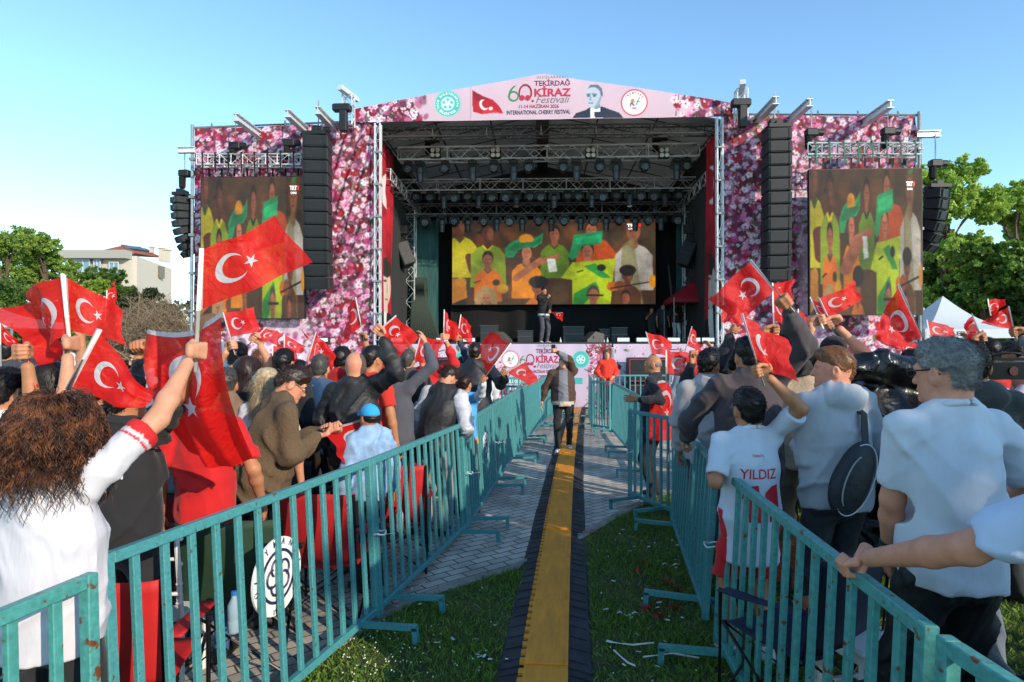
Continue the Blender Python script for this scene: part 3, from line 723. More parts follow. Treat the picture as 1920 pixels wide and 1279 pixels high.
# printed side flags of the portal: crimson with a face and a dark suit
for sd_, px0, px1, dd, lab in ((1, 709, 734, 2.3, 'tall crimson portrait cloth inside the left of the stage opening'), (-1, 1349, 1325, 1.45, 'tall crimson portrait cloth inside the right of the stage opening')):
    u0, u1 = SL(px0, 0, .05).x, SL(px1, 0, dd).x; cv = Canvas(0, 0, 2.4, 8.4, .03, '#9e1226')
    r_ = random.Random(9)
    for i in range(40): cv.ell(r_.uniform(0, 2.4), r_.uniform(4.4, 8.4), r_.uniform(.1, .5), r_.uniform(.3, 1.1), r_.choice(['#c01a30', '#7c0c1c', '#b9152c', '#5f0a16']), r_.uniform(1, 2), .6, soft=.15)
    cv.ell(1.2, 6.9, .55, .6, '#e3c9cc'); cv.ell(1.45, 6.95, .5, .52, '#a3152a')
    cv.poly([(0, 0), (2.4, 0), (2.4, 2.6), (1.6, 3.1), (.8, 3.1), (0, 2.5)], '#14161f'); cv.poly([(.95, 1.0), (1.5, 1.0), (1.75, 3.0), (.9, 3.0)], '#d9d3cf'); cv.poly([(1.15, .8), (1.4, .8), (1.45, 2.9), (1.25, 2.9)], '#20232e')
    cv.ell(1.3, 3.75, .62, .85, '#c9b1a6'); cv.ell(1.35, 4.4, .62, .35, '#2a2422'); cv.ell(1.1, 3.95, .1, .04, '#3a2d28'); cv.ell(1.55, 3.95, .1, .04, '#3a2d28'); cv.poly([(1.3, 4.0), (1.2, 3.6), (1.4, 3.6)], '#a8897c'); cv.line((1.15, 3.35), (1.5, 3.35), .05, '#7c4a42')
    base = ((u0 + u1) / 2, dd / 2, DECK - 1.9)
    o = cv.grid('portrait_cloth', M_print, None, lambda X, Y: (u0 + (u1 - u0) * X / 2.4 + .05 * np.sin(X * 9 + Y * .7), .05 + dd * X / 2.4, .1 + Y), off=base); tag(place(o, base), lab, 'banner')

# ------------------------------------------------------------------ LED walls: the broadcast picture of supporters in a stand
def _noise2(X, Y):
    return (np.sin(X * 2.1 + 1.7 * np.sin(Y * 1.3)) + np.sin(Y * 3.3 + 2 * np.sin(X * 1.9 + 1)) + np.sin(X * 7 + Y * 5 + 2 * np.sin(Y * 4)) * .5) / 2.5
def broadcast(cv, W, H):                        # picture units 0..1075 x 0..435, y down
    fx, fy = W / 1075, H / 435
    q = lambda a, b: (a * fx, H - b * fy)
    def E(a, b, rx, ry, c, rot=0, al=1, soft=None): cv.ell(a * fx, H - b * fy, rx * fx, ry * fy, c, 0, al, soft)
    def Po(pts, c, al=1): cv.poly([q(*p) for p in pts], c, al)
    def Ln(a, b, wd, c): cv.line(q(*a), q(*b), wd * fy, c)
    r = random.Random(4)
    for i in range(90): E(r.uniform(0, 1075), r.uniform(0, 435), r.uniform(20, 70), r.uniform(20, 70), r.choice(['#5d3a22', '#7a4a26', '#3f3428', '#8a5a2c', '#4a3b2f', '#6a5a44']), al=.6, soft=.5 * fy * 40)
    def person(x, y, s, skin, hair, top, trim=None, hat=None, look=0, beard=False):
        Po([(x - 1.5 * s, y + 4.6 * s), (x - 1.45 * s, y + 1.9 * s), (x - .9 * s, y + 1.3 * s), (x - .3 * s, y + 1.05 * s), (x + .35 * s, y + 1.05 * s), (x + .95 * s, y + 1.3 * s), (x + 1.5 * s, y + 1.9 * s), (x + 1.6 * s, y + 4.6 * s)], top)
        Po([(x - .32 * s, y + .4 * s), (x + .32 * s, y + .4 * s), (x + .36 * s, y + 1.25 * s), (x, y + 1.5 * s), (x - .36 * s, y + 1.2 * s)], skin)
        if trim: Ln((x - .4 * s, y + 1.15 * s), (x, y + 1.55 * s), .1 * s, trim); Ln((x + .4 * s, y + 1.15 * s), (x, y + 1.55 * s), .1 * s, trim)
        E(x, y - .1 * s, .62 * s, .82 * s, hair); E(x + look * .1 * s, y + .12 * s, .52 * s, .66 * s, skin); E(x + .25 * s, y + .2 * s, .25 * s, .5 * s, '#b98468', al=.35, soft=.2 * s * fy)
        for e in (-.2, .22): E(x + (e + look * .12) * s, y + .02 * s, .08 * s, .045 * s, '#2c1a14')
        Ln((x + look * .12 * s, y + .05 * s), (x + (look * .15) * s, y + .28 * s), .05 * s, '#8f5a44'); Ln((x - .14 * s + look * .1 * s, y + .46 * s), (x + .16 * s + look * .1 * s, y + .46 * s), .05 * s, '#7c3a32')
        if hat:
            Po([(x - 2.1 * s, y + .5 * s), (x - 2.2 * s, y - .4 * s), (x - 1.5 * s, y - 1.0 * s), (x - .8 * s, y - 1.3 * s), (x + .4 * s, y - 1.25 * s), (x + 1.1 * s, y - 1.5 * s), (x + 1.75 * s, y - 1.9 * s), (x + 1.6 * s, y - .9 * s), (x + .9 * s, y - .45 * s), (x, y - .45 * s), (x - .8 * s, y - .2 * s), (x - 1.3 * s, y + .5 * s)] if hat == 1 else
               [(x - 1.5 * s, y + .9 * s), (x - 1.9 * s, y + .5 * s), (x - 1.5 * s, y - .6 * s), (x - 1.35 * s, y - 1.5 * s), (x + 1.5 * s, y - 1.9 * s), (x + 1.4 * s, y - .7 * s), (x + .8 * s, y - .6 * s), (x - .6 * s, y - .4 * s), (x - 1.0 * s, y + .6 * s)], '#1f9a6b')
            if hat == 1: E(x, y - 1.3 * s, .75 * s, .5 * s, '#c9962b'); Po([(x - 1.9 * s, y - .2 * s), (x - 1.2 * s, y - .9 * s), (x + .9 * s, y - 1.05 * s), (x + 1.6 * s, y - 1.6 * s), (x + 1.4 * s, y - .9 * s), (x + .6 * s, y - .5 * s), (x - 1.2 * s, y - .2 * s)], '#17805a')
            else: Po([(x - 1.2 * s, y - 1.2 * s), (x + 1.4 * s, y - 1.6 * s), (x + 1.3 * s, y - .8 * s), (x - 1.1 * s, y - .6 * s)], '#2bb07d')
    Sk = '#a8735a'
    person(40, 20, 60, '#6e4634', '#1d1512', '#b9b02e', '#3c6a2c'); Ln((90, 190), (110, 260), 40, '#6e3428')
    person(190, 60, 62, '#5e3b2c', '#221814', '#8fa02c', '#d0c040'); E(145, 62, 14, 8, '#151515')
    person(545, 70, 50, '#94624c', '#1c1310', '#6f8a2a', '#1a2a14')
    person(740, 50, 56, Sk, '#4a2d1c', '#b8602a', '#8a3a1a'); Ln((800, 130), (850, 190), 50, '#b8602a')
    person(960, 60, 66, '#9a6e58', '#7c5c40', '#b3aea6'); Po([(890, 435), (900, 140), (960, 90), (1010, 435)], '#8f8a60', .7)
    person(190, 200, 48, '#9c6850', '#1a1412', '#cf7f24', '#3c5a34'); E(235, 322, 20, 16, '#3a4a1a'); Ln((120, 322), (152, 312), 5, '#2a2a1a')
    person(395, 165, 52, '#b07a5e', '#3a241a', '#d08f22', '#2a5a34', 1, .5); Ln((340, 300), (470, 210), 34, Sk); Ln((470, 215), (560, 190), 26, Sk); Po([(505, 200), (548, 200), (560, 265), (515, 270)], '#c9cfc8')
    person(720, 160, 54, '#b57e62', '#4a2d1c', '#b0b428', '#2a6a3a', 2, -.3)
    Po([(580, 300), (640, 220), (720, 215), (870, 200), (860, 250), (840, 435), (640, 435), (640, 310)], '#aebc2c'); Po([(700, 240), (790, 300), (840, 300), (760, 225)], '#3c9a50'); Po([(650, 380), (760, 320), (780, 350), (700, 435), (640, 435)], '#3c9a50'); E(792, 248, 24, 18, '#2c3a24'); Ln((665, 270), (695, 262), 6, '#22301c')
    person(930, 290, 46, '#7a5040', '#2a1c18', '#6a4a30'); E(930, 262, 44, 28, '#2c2420')
    person(455, 350, 46, '#8f6048', '#2c2a2a', '#c07a2a'); E(460, 320, 52, 32, '#2c2a2c')
    person(750, 385, 52, '#a8785e', '#5c5650', '#5c5a50'); Ln((715, 390), (800, 390), 8, '#1c1818')
    person(180, 400, 50, '#b08468', '#b09a70', '#6a5a4a'); Po([(120, 435), (130, 370), (170, 340), (220, 350), (245, 400), (240, 435), (205, 435), (205, 380), (160, 380), (155, 435)], '#a8946c')
    for (a, b) in ((850, 345), (890, 340), (270, 355), (45, 320)): E(a, b, 30, 24, r.choice(['#c9a13a', '#8f5a3c', '#b5741f']))
    person(920, 400, 40, '#8f5c46', '#3a2620', '#c9962b'); Ln((840, 355), (1060, 320), 6, '#2a1a14'); E(1062, 320, 20, 34, '#c9941f')
    Po([(20, 380), (60, 375), (75, 435), (15, 435)], '#1a1618'); Po([(0, 300), (70, 300), (80, 400), (0, 430)], '#c08a22', .8)
    Po([(940, 10), (1000, -5), (985, 12), (955, 20)], '#2f8a4a')
    cv.blur(1); g_ = _noise2(cv.X, cv.Y); cv.C = (cv.C ** 1.45 * .8 + np.array(hx('#6b5238')) * .04) * (1 + .4 * g_[..., None]) * (1 + .38 * _noise2(cv.X * 3.7 + 3, cv.Y * 2.3)[..., None] * _noise2(cv.X * 2.1, cv.Y * 4.7 + 2)[..., None]) * (.82 + .36 * np.random.RandomState(3).rand(*cv.X.shape)[..., None]) + .004
    cv.C *= (1 - .10 * (np.sin(cv.X * 6.2832 / .5) > .985))[..., None]
def led_wall(name, label, px0, px1, pyt, pyb, d, logo, thick=.14, res=.016, hsh=False):
    a, b, c = SL(px0, pyb, d), SL(px1, pyb, d), SL(px0, pyt, d); W, H = b.x - a.x, c.z - a.z
    base = ((a.x + b.x) / 2, d, a.z); t_ = sthing(name, label, 'screen', base)
    cv = Canvas(0, 0, W, H, res, '#5f4630'); broadcast(cv, W, H)
    cv.grid('display', M_led, t_, lambda X, Y: (X + a.x, X * 0 + d - .004, Y + a.z), off=base)
    m = MB(); m.box((a.x + W / 2, d + thick / 2, a.z + H / 2), (W + .04, thick, H + .04)); m.build('cabinet', M_black, t_, off=base)
    M_l = mat('screen_logo', '#e8e8e6', .5, emit=.8); M_r = mat('screen_logo_red', '#d01822', .5, emit=.8)
    lx0, lx1, ly0, ly1 = logo
    f = lambda u, v: Vector((a.x + W * u, d - .012, a.z + H * (1 - v)))
    text_on('channel_logo', 'TRT', M_l, t_, f(lx0, ly1), (1, 0, 0), (0, 0, 1), W * (lx1 - lx0) * .76, H * (ly1 - ly0), bold=.03, off=base)
    text_on('channel_logo', '1', M_r, t_, f(lx0 + (lx1 - lx0) * .84, ly1), (1, 0, 0), (0, 0, 1), W * (lx1 - lx0) * .14, H * (ly1 - ly0), bold=.03, off=base)
    text_on('channel_logo', 'CANLI', M_l, t_, f(lx0 + (lx1 - lx0) * .1, ly1 + (ly1 - ly0) * .9), (1, 0, 0), (0, 0, 1), W * (lx1 - lx0) * .62, H * (ly1 - ly0) * .5, bold=.02, off=base)
    return t_
led_wall('led_screen', 'large horizontal screen at the back of the stage behind the singer', 848, 1229, 414, 571, 5.2, (.862, .93, .055, .09), res=.02)
led_wall('led_screen', 'upright screen on the left wing, partly hidden behind the waved flag', 376, 570, 333, 597, -.45, (.86, .95, .065, .095))
led_wall('led_screen', 'upright screen on the right wing in front of the trees', 1520, 1730, 318, 590, -1.1, (.86, .935, .09, .12))

# ------------------------------------------------------------------ line arrays
def array_box(m, c, w_, d_, h_, tilt, tap=.0):
    M_ = Matrix.Rotation(tilt, 4, 'X'); m.box(c, (w_, d_, h_), M_, ch=.015)
def line_array(label, px0, px1, pyt, pyb, d, n, curve=(0, 0), yaw=0, wd=None, dp=.7, tapk=None):
    a, b = SL(px0, pyt, d), SL(px1, pyb, d); W = wd or b.x - a.x; x0 = (a.x + b.x) / 2; H = a.z - b.z
    base = (x0, d, b.z); t_ = sthing('line_array', label, 'loudspeaker', base, 'hanging line array loudspeakers')
    pa, pt = Vector((x0, d, a.z)), 0; h_ = H / n; y, z = d, a.z
    m = MB(); m.box((x0, d, a.z + .06), (W * .95, dp, .1)); m.box((x0, d, a.z + .16), (.18, dp * .8, .12)); m.build('rigging_frame', M_black, t_, off=base)
    for i in range(n):
        tl = curve[0] + (curve[1] - curve[0]) * (i / max(1, n - 1)) ** 1.6
        cz = z - h_ / 2 * math.cos(tl); cy = y + h_ / 2 * math.sin(tl)
        M_ = Matrix.Rotation(yaw, 4, 'Z') @ Matrix.Rotation(tl, 4, 'X')
        c = Vector((x0, cy, cz)); m = MB()
        m.box(c, (W, dp, h_ * .95), M_, ch=.02)
        bo = m.build('cabinet', M_box, t_, off=base)
        g_ = MB(); g_.box(c + M_ @ Vector((0, -dp / 2 - .012, 0)), (W * .9, .02, h_ * .72), M_)
        g_.box(c + M_ @ Vector((W * .38, -dp / 2 - .03, 0)), (.03, .02, h_ * .8), M_); g_.box(c + M_ @ Vector((-W * .38, -dp / 2 - .03, 0)), (.03, .02, h_ * .8), M_)
        g_.build('grille', M_grille, bo, off=base)
        z -= h_ * math.cos(tl); y += h_ * math.sin(tl)
    return t_
line_array('tall black line array of twelve cabinets hanging in front of the left wing', 572, 617, 258, 542, -.9, 12, (0, .1), R(8))
line_array('tall black line array of twelve cabinets hanging in front of the right wing', 1435, 1479, 245, 527, -.9, 12, (0, .08), R(-3))
line_array('curved black line array hanging outside the left end of the stage', 327, 355, 369, 478, .1, 8, (.05, .75), R(-35), wd=.42, dp=.55)
line_array('curved black line array hanging outside the right end of the stage', 1741, 1776, 354, 470, -.2, 6, (.1, .75), R(38), wd=.62, dp=.45)
for px, lab in ((757, 'tilted black side fill speaker hanging on the left of the stage'), (1291, 'tilted black side fill speaker hanging on the right of the stage')):
    c = SL(px, 478, 4); sg = 1 if px < 960 else -1; t_ = sthing('side_fill', lab, 'loudspeaker', (c.x, 4, c.z)); of = (c.x, 4, c.z)
    M_ = Matrix.Rotation(R(-22 * sg), 4, 'Y') @ Matrix.Rotation(R(30 * sg), 4, 'Z')
    m = MB(); m.box((c.x, 4, c.z), (.5, .6, .9), M_, ch=.03); m.build('cabinet', M_box, t_, off=of)
    for k in (-.22, .22): m = MB(); m.box(Vector((c.x, 4, c.z)) + M_ @ Vector((0, -.31, k)), (.42, .02, .36), M_); m.build('grille', M_grille, t_, off=of)
    m = MB(); m.tube([(c.x - .2, 4, c.z + .4), (c.x, 4, c.z + .75), (c.x + .2, 4, c.z + .4)], .025, 6); m.tube([(c.x, 4, c.z + .75), (c.x, 4, c.z + 1.4)], .02, 6); m.box((c.x, 4, c.z + .95), (.32, .2, .3)); m.build('hanger', M_black, t_, off=of)

# ------------------------------------------------------------------ trusses
def straight_truss(label, px0, px1, pyc0, pyc1, d, sz, r=.028, m_=M_metal, pitch=None, group=None):
    a, b = SL(px0, pyc0, d), SL(px1, pyc1, d); base = ((a.x + b.x) / 2, d, (a.z + b.z) / 2)
    m = MB(); truss(m, a, b, sz, r, pitch=pitch); o = m.build('lighting_truss', m_, off=base); tag(place(o, base), label, 'truss', group); return a, b
T1 = straight_truss('front aluminium truss across the stage, highest row of lamps', 748, 1310, 290, 283, 2.2, .42, .036, pitch=.42)
T2 = straight_truss('middle aluminium truss above the dense row of lamps', 740, 1330, 349, 344, 4.0, .4, .026, pitch=.4)
T3 = straight_truss('rear aluminium truss just above the stage screen', 736, 1330, 394, 389, 5.0, .4, .026, M_steel, pitch=.4)
for px, d0, lab in ((745, 2.2, 'aluminium truss along the left side of the stage ceiling'), (1320, 2.2, 'aluminium truss along the right side of the stage ceiling')):
    u = SL(px, 0, 3).x; m = MB(); truss(m, (u, 1.2, 7.6), (u, 6.5, 7.45), .36, .026); m.tube([(u, 2.2, 7.6), (u + (-.7 if px < 900 else .7), 2.2, 6.2)], .03, 6)
    truss(m, (u, 5.3, DECK), (u, 5.3, 7.4), .36, .026)
    place(tag(m.build('side_truss', M_metal, off=(u, 3, 6)), lab, 'truss'), (u, 3, 6))
def wing_truss(px0, px1, py0, py1, d, lab, strapc, n):
    a, b = SL(px0, (py0 + py1) / 2, d), SL(px1, (py0 + py1) / 2, d); base = ((a.x + b.x) / 2, d, a.z); t_ = sthing('screen_truss', lab, 'truss', base)
    m = MB(); truss(m, a, b, .32, .028, pitch=.36); m.build('lattice', M_metal, t_, off=base)
    for i in range(n):
        u = a.x + (b.x - a.x) * (i + .5) / n; m = MB(); m.beam((u, d - .2, a.z + .18), (u + .02, d - .2, a.z - .45), .035, .02, (0, 1, 0)); m.beam((u, d + .2, a.z + .18), (u, d + .2, a.z - .45), .05, .02, (0, 1, 0)); m.beam((u, d - .21, a.z + .18), (u, d + .21, a.z + .18), .05, .02); m.build('strap', strapc, t_, off=base)
wing_truss(372, 566, 289, 312, -.4, 'short truss holding the left upright screen by black straps', M_blackf, 8)
wing_truss(1512, 1724, 270, 292, -1.05, 'short truss holding the right upright screen by green straps', mat('green_strap', '#2f6b58', .8), 8)

# ------------------------------------------------------------------ lamps
def head_proto(kind):
    t_ = thing('moving_head', 'x', 'stage light'); 
    m = MB(); m.box((0, 0, -.05), (.28, .2, .1), ch=.012); m.box((0, 0, .02), (.1, .06, .06)); m.build('base', M_black, t_)
    m = MB()
    for s_ in (-1, 1): m.beam((s_ * .13, 0, -.1), (s_ * .16, 0, -.33), .03, .12, (1, 0, 0))
    m.beam((-.16, 0, -.11), (.16, 0, -.11), .1, .04); m.build('yoke', M_black, t_)
    if kind == 'beam':
        m = MB(); m.lathe([(.09, .12), (.13, .08), (.13, -.05), (.11, -.1), (.1, -.3), (.115, -.32)], (0, 0, -.3), 14); b_ = m.build('barrel', mat('lamp_grey', '#3c4247', .4, .3), t_, smooth=False)
        m = MB(); m.lathe([(.001, -.325), (.1, -.325), (.1, -.33), (.001, -.33)], (0, 0, -.3), 14); m.build('lens', M_lens, b_)
    else:
        Mx = Matrix.Rotation(R(78), 4, 'X'); m = MB(); m.lathe([(.08, -.14), (.13, -.1), (.145, .08), (.14, .11)], (0, 0, -.3), 16, Mx); b_ = m.build('barrel', mat('lamp_dark', '#1d2226', .45, .2), t_)
        m = MB()
        for rr, k in ((0, 1), (.05, 6), (.1, 12)):
            for i in range(k):
                a = i / k * 6.283; m.lathe([(.001, .112), (.02, .112), (.016, .126), (.001, .13)], Vector((0, 0, -.3)) + Mx @ Vector((rr * math.cos(a), rr * math.sin(a), 0)), 6, Mx)
        m.build('lens', M_lens, b_)
    return t_
PB, PW = head_proto('beam'), head_proto('wash')
used = set()
ORD = ['first', 'second', 'third', 'fourth', 'fifth', 'sixth', 'seventh', 'eighth', 'ninth', 'tenth', 'eleventh', 'twelfth', 'thirteenth', 'fourteenth', 'fifteenth', 'sixteenth', 'seventeenth', 'eighteenth', 'nineteenth', 'twentieth', 'twenty-first', 'twenty-second', 'twenty-third', 'twenty-fourth']
def lamp(kind, px, T, d, dz, label, group, sc=1.0, py=None, tiltx=0):
    p = PB if kind == 'b' else PW
    o = p if kind not in used else copy_tree(p); used.add(kind)
    u = SL(px, 0, d).x; t = (u - T[0].x) / (T[1].x - T[0].x); z = T[0].z + (T[1].z - T[0].z) * t - dz
    o.location = L2W((u, d, z)); o.rotation_euler = (tiltx, 0, -PHI); o.scale = (sc,) * 3; o['label'] = label; o['group'] = group; return o
row1 = [(765, 'w'), (787, 'b'), (834, 'w'), (886, 'b'), (926, 'w'), (963, 'b'), (991, 'w'), (1056, 'w'), (1081, 'b'), (1125, 'w'), (1156, 'b'), (1209, 'w'), (1270, 'b'), (1288, 'w')]
for i, (px, k) in enumerate(row1):
    lamp(k, px, T1, 2.2, .24, f'{"round faced wash lamp" if k == "w" else "long barrelled beam lamp"}, {ORD[i]} from the left under the front truss', 'moving lamps under the front truss', 1.12 if k == 'b' else 1.0)
for i in range(22):
    px = 783 + i * 23.3 + (i * 7 % 5) - 2
    lamp('b' if i % 3 == 2 else 'w', px, T2, 4.0, .2, f'dark stage lamp, {ORD[i]} from the left under the middle truss', 'moving lamps under the middle truss', 1.0, tiltx=-.2 + .1 * (i % 4))
for i in range(19):
    px = 800 + i * 26 + (i * 5 % 7) - 3
    lamp('b' if i % 2 else 'w', px, T3, 5.0, .2, f'dark stage lamp, {ORD[i]} from the left under the rear truss', 'moving lamps under the rear truss', 1.05, tiltx=.15 - .1 * (i % 3))
for i, px in enumerate((816, 929, 1108, 1246)):
    c = SL(px, 286, 1.9); t_ = sthing('blinder', f'square four lamp blinder, {ORD[i]} from the left on the front truss', 'stage light', c, 'four lamp blinders on the front truss')
    if px == 816: lab = 1
    m = MB(); m.box((c.x, 1.95, c.z), (.36, .12, .36), ch=.02); m.build('housing', M_black, t_, off=c)
    for a in (-.085, .085):
        for b_ in (-.085, .085):
            m = MB(); m.lathe([(.001, .0), (.06, .01), (.07, .04), (.075, .05), (.07, .05)], (c.x + a, 1.88, c.z + b_), 12, Matrix.Rotation(R(90), 4, 'X')); m.build('lamp', mat('blinder_lamp', '#cfc9ba', .25, .5), t_, off=c)
# chain hoists
def hoist(label, px, py, d, up=.8, dn=.5, s=1.0, dark=True):
    c = SL(px, py, d); t_ = sthing('chain_hoist', label, 'hoist', c)
    m = MB(); m.box(c, (.34 * s, .24 * s, .22 * s), ch=.03); m.lathe([(.09 * s, -.24 * s), (.1 * s, 0), (.1 * s, .12 * s)], (c.x + .2 * s, c.y, c.z), 10, Matrix.Rotation(R(90), 4, 'Y')); m.build('motor', M_black, t_, off=c)
    m = MB(); m.tube([(c.x, c.y, c.z + .1), (c.x, c.y, c.z + up)], .018, 5); m.tube([(c.x, c.y, c.z - .1), (c.x, c.y, c.z - dn)], .018, 5); m.build('chain', M_steel, t_, off=c)
    m = MB(); m.lathe([(.05, -.4 * s), (.1, -.36 * s), (.11, -.05 * s), (.09, 0)], (c.x - .08, c.y, c.z - .08), 8); m.build('chain_bag', M_blackf, t_, off=c)
for lab, px, py, d in (('hoist above the left part of the left screen truss', 440, 273, -.4), ('hoist above the right part of the left screen truss', 542, 268, -.4), ('hoist over the left line array at its top', 596, 243, -.9),
                       ('hoist hanging over the front truss near its left lamps', 806, 262, 2.2), ('hoist hanging over the front truss near its right end', 1234, 258, 2.2), ('hoist over the right line array at its top', 1454, 230, -.9),
                       ('hoist above the left part of the right screen truss', 1523, 248, -1.05), ('hoist above the right part of the right screen truss', 1667, 246, -1.05), ('hoist holding the small array outside the left stage end', 345, 325, .1), ('hoist holding the small array outside the right stage end', 1756, 306, -.2)):
    hoist('black chain ' + lab, px, py, d, up=.9 if d < 1 else 1.1, dn=.5)
# outrigger beams on top of the wings
def ibeam(m, a, b, s=.17):
    a, b = Vector(a), Vector(b); up = Vector((0, 0, 1))
    m.beam(a + up * s / 2, b + up * s / 2, s * .9, .02); m.beam(a - up * s / 2, b - up * s / 2, s * .9, .02); m.beam(a, b, .02, s)
for i, (px, py, lab) in enumerate(((440, 218, 'outermost of the three beams on top of the left wing'), (537, 211, 'middle one of the three beams on top of the left wing'), (594, 205, 'innermost of the three beams on top of the left wing'),
                    (1457, 186, 'innermost of the three beams on top of the right wing'), (1521, 190, 'middle one of the three beams on top of the right wing'), (1673, 193, 'outermost of the three beams on top of the right wing'))):
    c = SL(px, py, -1.5); m = MB(); ibeam(m, c, (c.x, 1.4, c.z), .2); o = m.build('outrigger_beam', M_metal, off=c); tag(place(o, c), 'silver I beam pointing forward, ' + lab, 'beam', 'outrigger beams on the stage wings')
for (pa, pb, lab) in (((332, 281), (364, 280), 'short silver beam sticking out sideways from the left stage end'), ((1722, 251), (1765, 250), 'short silver beam sticking out sideways from the right stage end')):
    a, b = SL(*pa, -.1), SL(*pb, -.1); m = MB(); ibeam(m, a, b, .17); o = m.build('outrigger_beam', M_metal, off=a); tag(place(o, a), lab, 'beam')
for px, py, lab in ((652, 205, 'left roof head block'), (1391, 196, 'right roof head block')):
    c = SL(px, py, -.35); t_ = sthing('tower_head', 'silver lattice tower top with black motor, ' + lab, 'tower head', c)
    m = MB(); truss(m, (c.x, c.y, c.z - .5), (c.x, c.y, c.z + .45), .3, .025, up=(0, 1, 0), pitch=.3); m.beam((c.x - .1, c.y - .5, c.z + .5), (c.x + .12, c.y + .5, c.z + .5), .16, .14); m.build('lattice', M_metal, t_, off=c)
    m = MB(); m.box((c.x - .1, c.y - .3, c.z - .05), (.55, .25, .22), ch=.03); m.box((c.x - .05, c.y - .3, c.z - .45), (.22, .22, .65), ch=.02); m.build('motor', M_black, t_, off=c)

# ------------------------------------------------------------------ front of stage: printed skirts, subs, lamps, monitors
def FB(x_, y_):                                 # the gable artwork repeated at a smaller scale on the skirt
    return (1030 + (x_ - 1033) * .62 - 6, 646 + (y_ - 141) * .88)
zt_, zb_ = SL(1000, 645, -.3).z, .05
for k, (p0, p1, lab) in enumerate(((925, 1147, 'pink festival banner on the middle of the stage front'), (800, 922, 'pink festival banner on the stage front left of the middle one'), (1150, 1338, 'pink festival banner on the right of the stage front'), (722, 797, 'short pink banner at the left end of the stage front'))):
    a, b = SL(p0, 0, -.3).x, SL(p1, 0, -.3).x; cv = Canvas(a, zb_, b, zt_, .018, '#c9b6cb'); L = b - a
    if k == 0:
        F0 = lambda px, py: (SL(px, py, -.3).x, SL(px, py, -.3).z)
        blossom(cv, F0(1105, 0)[0], 0, b, 2, 330, 31, (.04, .11), .07); blossom(cv, F0(930, 0)[0], 0, F0(1060, 0)[0], F0(0, 722)[1], 160, 32, (.06, .16), .2); blossom(cv, a, 0, F0(945, 0)[0], 1.4, 80, 33, (.04, .1), .05)
        k_ = (F0(1106, 0)[0] - F0(1073, 0)[0]) / 2; roundel(cv, F0, 957, 674, k_, 'red'); roundel(cv, F0, 1089, 674, k_, 'teal')
        x_, y_ = F0(975, 714); cv.poly([(x_ - .32, y_ - .09), (x_ + .32, y_ - .09), (x_ + .32, y_ + .09), (x_ - .32, y_ + .09)], '#47b1a9'); x_, y_ = F0(1080, 714); cv.poly([(x_ - .2, y_ - .1), (x_ + .2, y_ - .1), (x_ + .2, y_ + .1), (x_ - .2, y_ + .1)], '#47b1a9')
    else: blossom(cv, a, 0, b, 2, int(150 * L), 40 + k, (.03, .10), .12, lambda x_, y_: .9 - .5 * (y_ > 1.0), clump=0)
    if k == 1: roundel(cv, lambda px, py: (SL(px, py, -.3).x, SL(px, py, -.3).z), 868, 676, .28, 'teal')
    base = ((a + b) / 2, -.3, 0); t_ = sthing('skirt_banner', lab, 'banner', base)
    cv.grid('printed_cloth', M_print, t_, lambda X, Y: (X, -.3 + wrink(X, Y, .018, 2.2, k), Y), off=base)
    if k == 0:
        banner_text(t_, base, -.3, FB, lambda x_, z_: -.3 + wrink(x_, z_, .018, 2.2, 0))
        a_ = SL(948, 718, -.3); text_on('lettering', 'YOL DOLU', M_ink['white'], t_, (a_.x, -.33, a_.z), (1, 0, 0), (0, 0, 1), .45, .1, bold=.03, off=base)
for i, px in enumerate((838, 1196, 1236)):
    a = SL(px, 695, -.8); base = (a.x, -.8, 0); t_ = sthing('subwoofer', 'black subwoofer stack with red rim, ' + ['left of the middle banner', 'nearest on the right of the middle banner', 'farther right by the stage front'][i], 'loudspeaker', base)
    for k in (0, 1):
        m = MB(); m.box((a.x, -.8, .45 + k * .75), (.62, .6, .72), ch=.03); bo = m.build('cabinet', M_box, t_, off=base)
        m = MB(); m.box((a.x, -1.11, .45 + k * .75), (.5, .02, .56)); m.build('grille', M_grille, bo, off=base)
        m = MB()
        for s_ in (-1, 1): m.box((a.x + s_ * .28, -1.12, .45 + k * .75), (.03, .03, .66)); m.box((a.x, -1.125, .45 + k * .75 + s_ * .31), (.53, .03, .03))
        m.build('rim', mat('red_rim', '#8d2433', .5), bo, off=base)
for i, px in enumerate((606, 746, 830, 880, 1168, 1204, 1262, 1300, 1326)):
    a = SL(px, 636, -.1); base = (a.x, -.1, DECK); t_ = sthing('strip_lamp', 'white fronted strip lamp on the stage edge, ' + ORD[i] + ' from the left', 'stage light', base, 'strip lamps along the stage edge')
    m = MB(); m.box((a.x, -.1, DECK + .1), (.4, .2, .2), ch=.015); m.build('housing', M_black, t_, off=base)
    m = MB(); m.box((a.x, -.207, DECK + .12), (.36, .012, .11)); m.build('diffuser', mat('lamp_diffuser', '#cdd8e0', .3), t_, off=base)
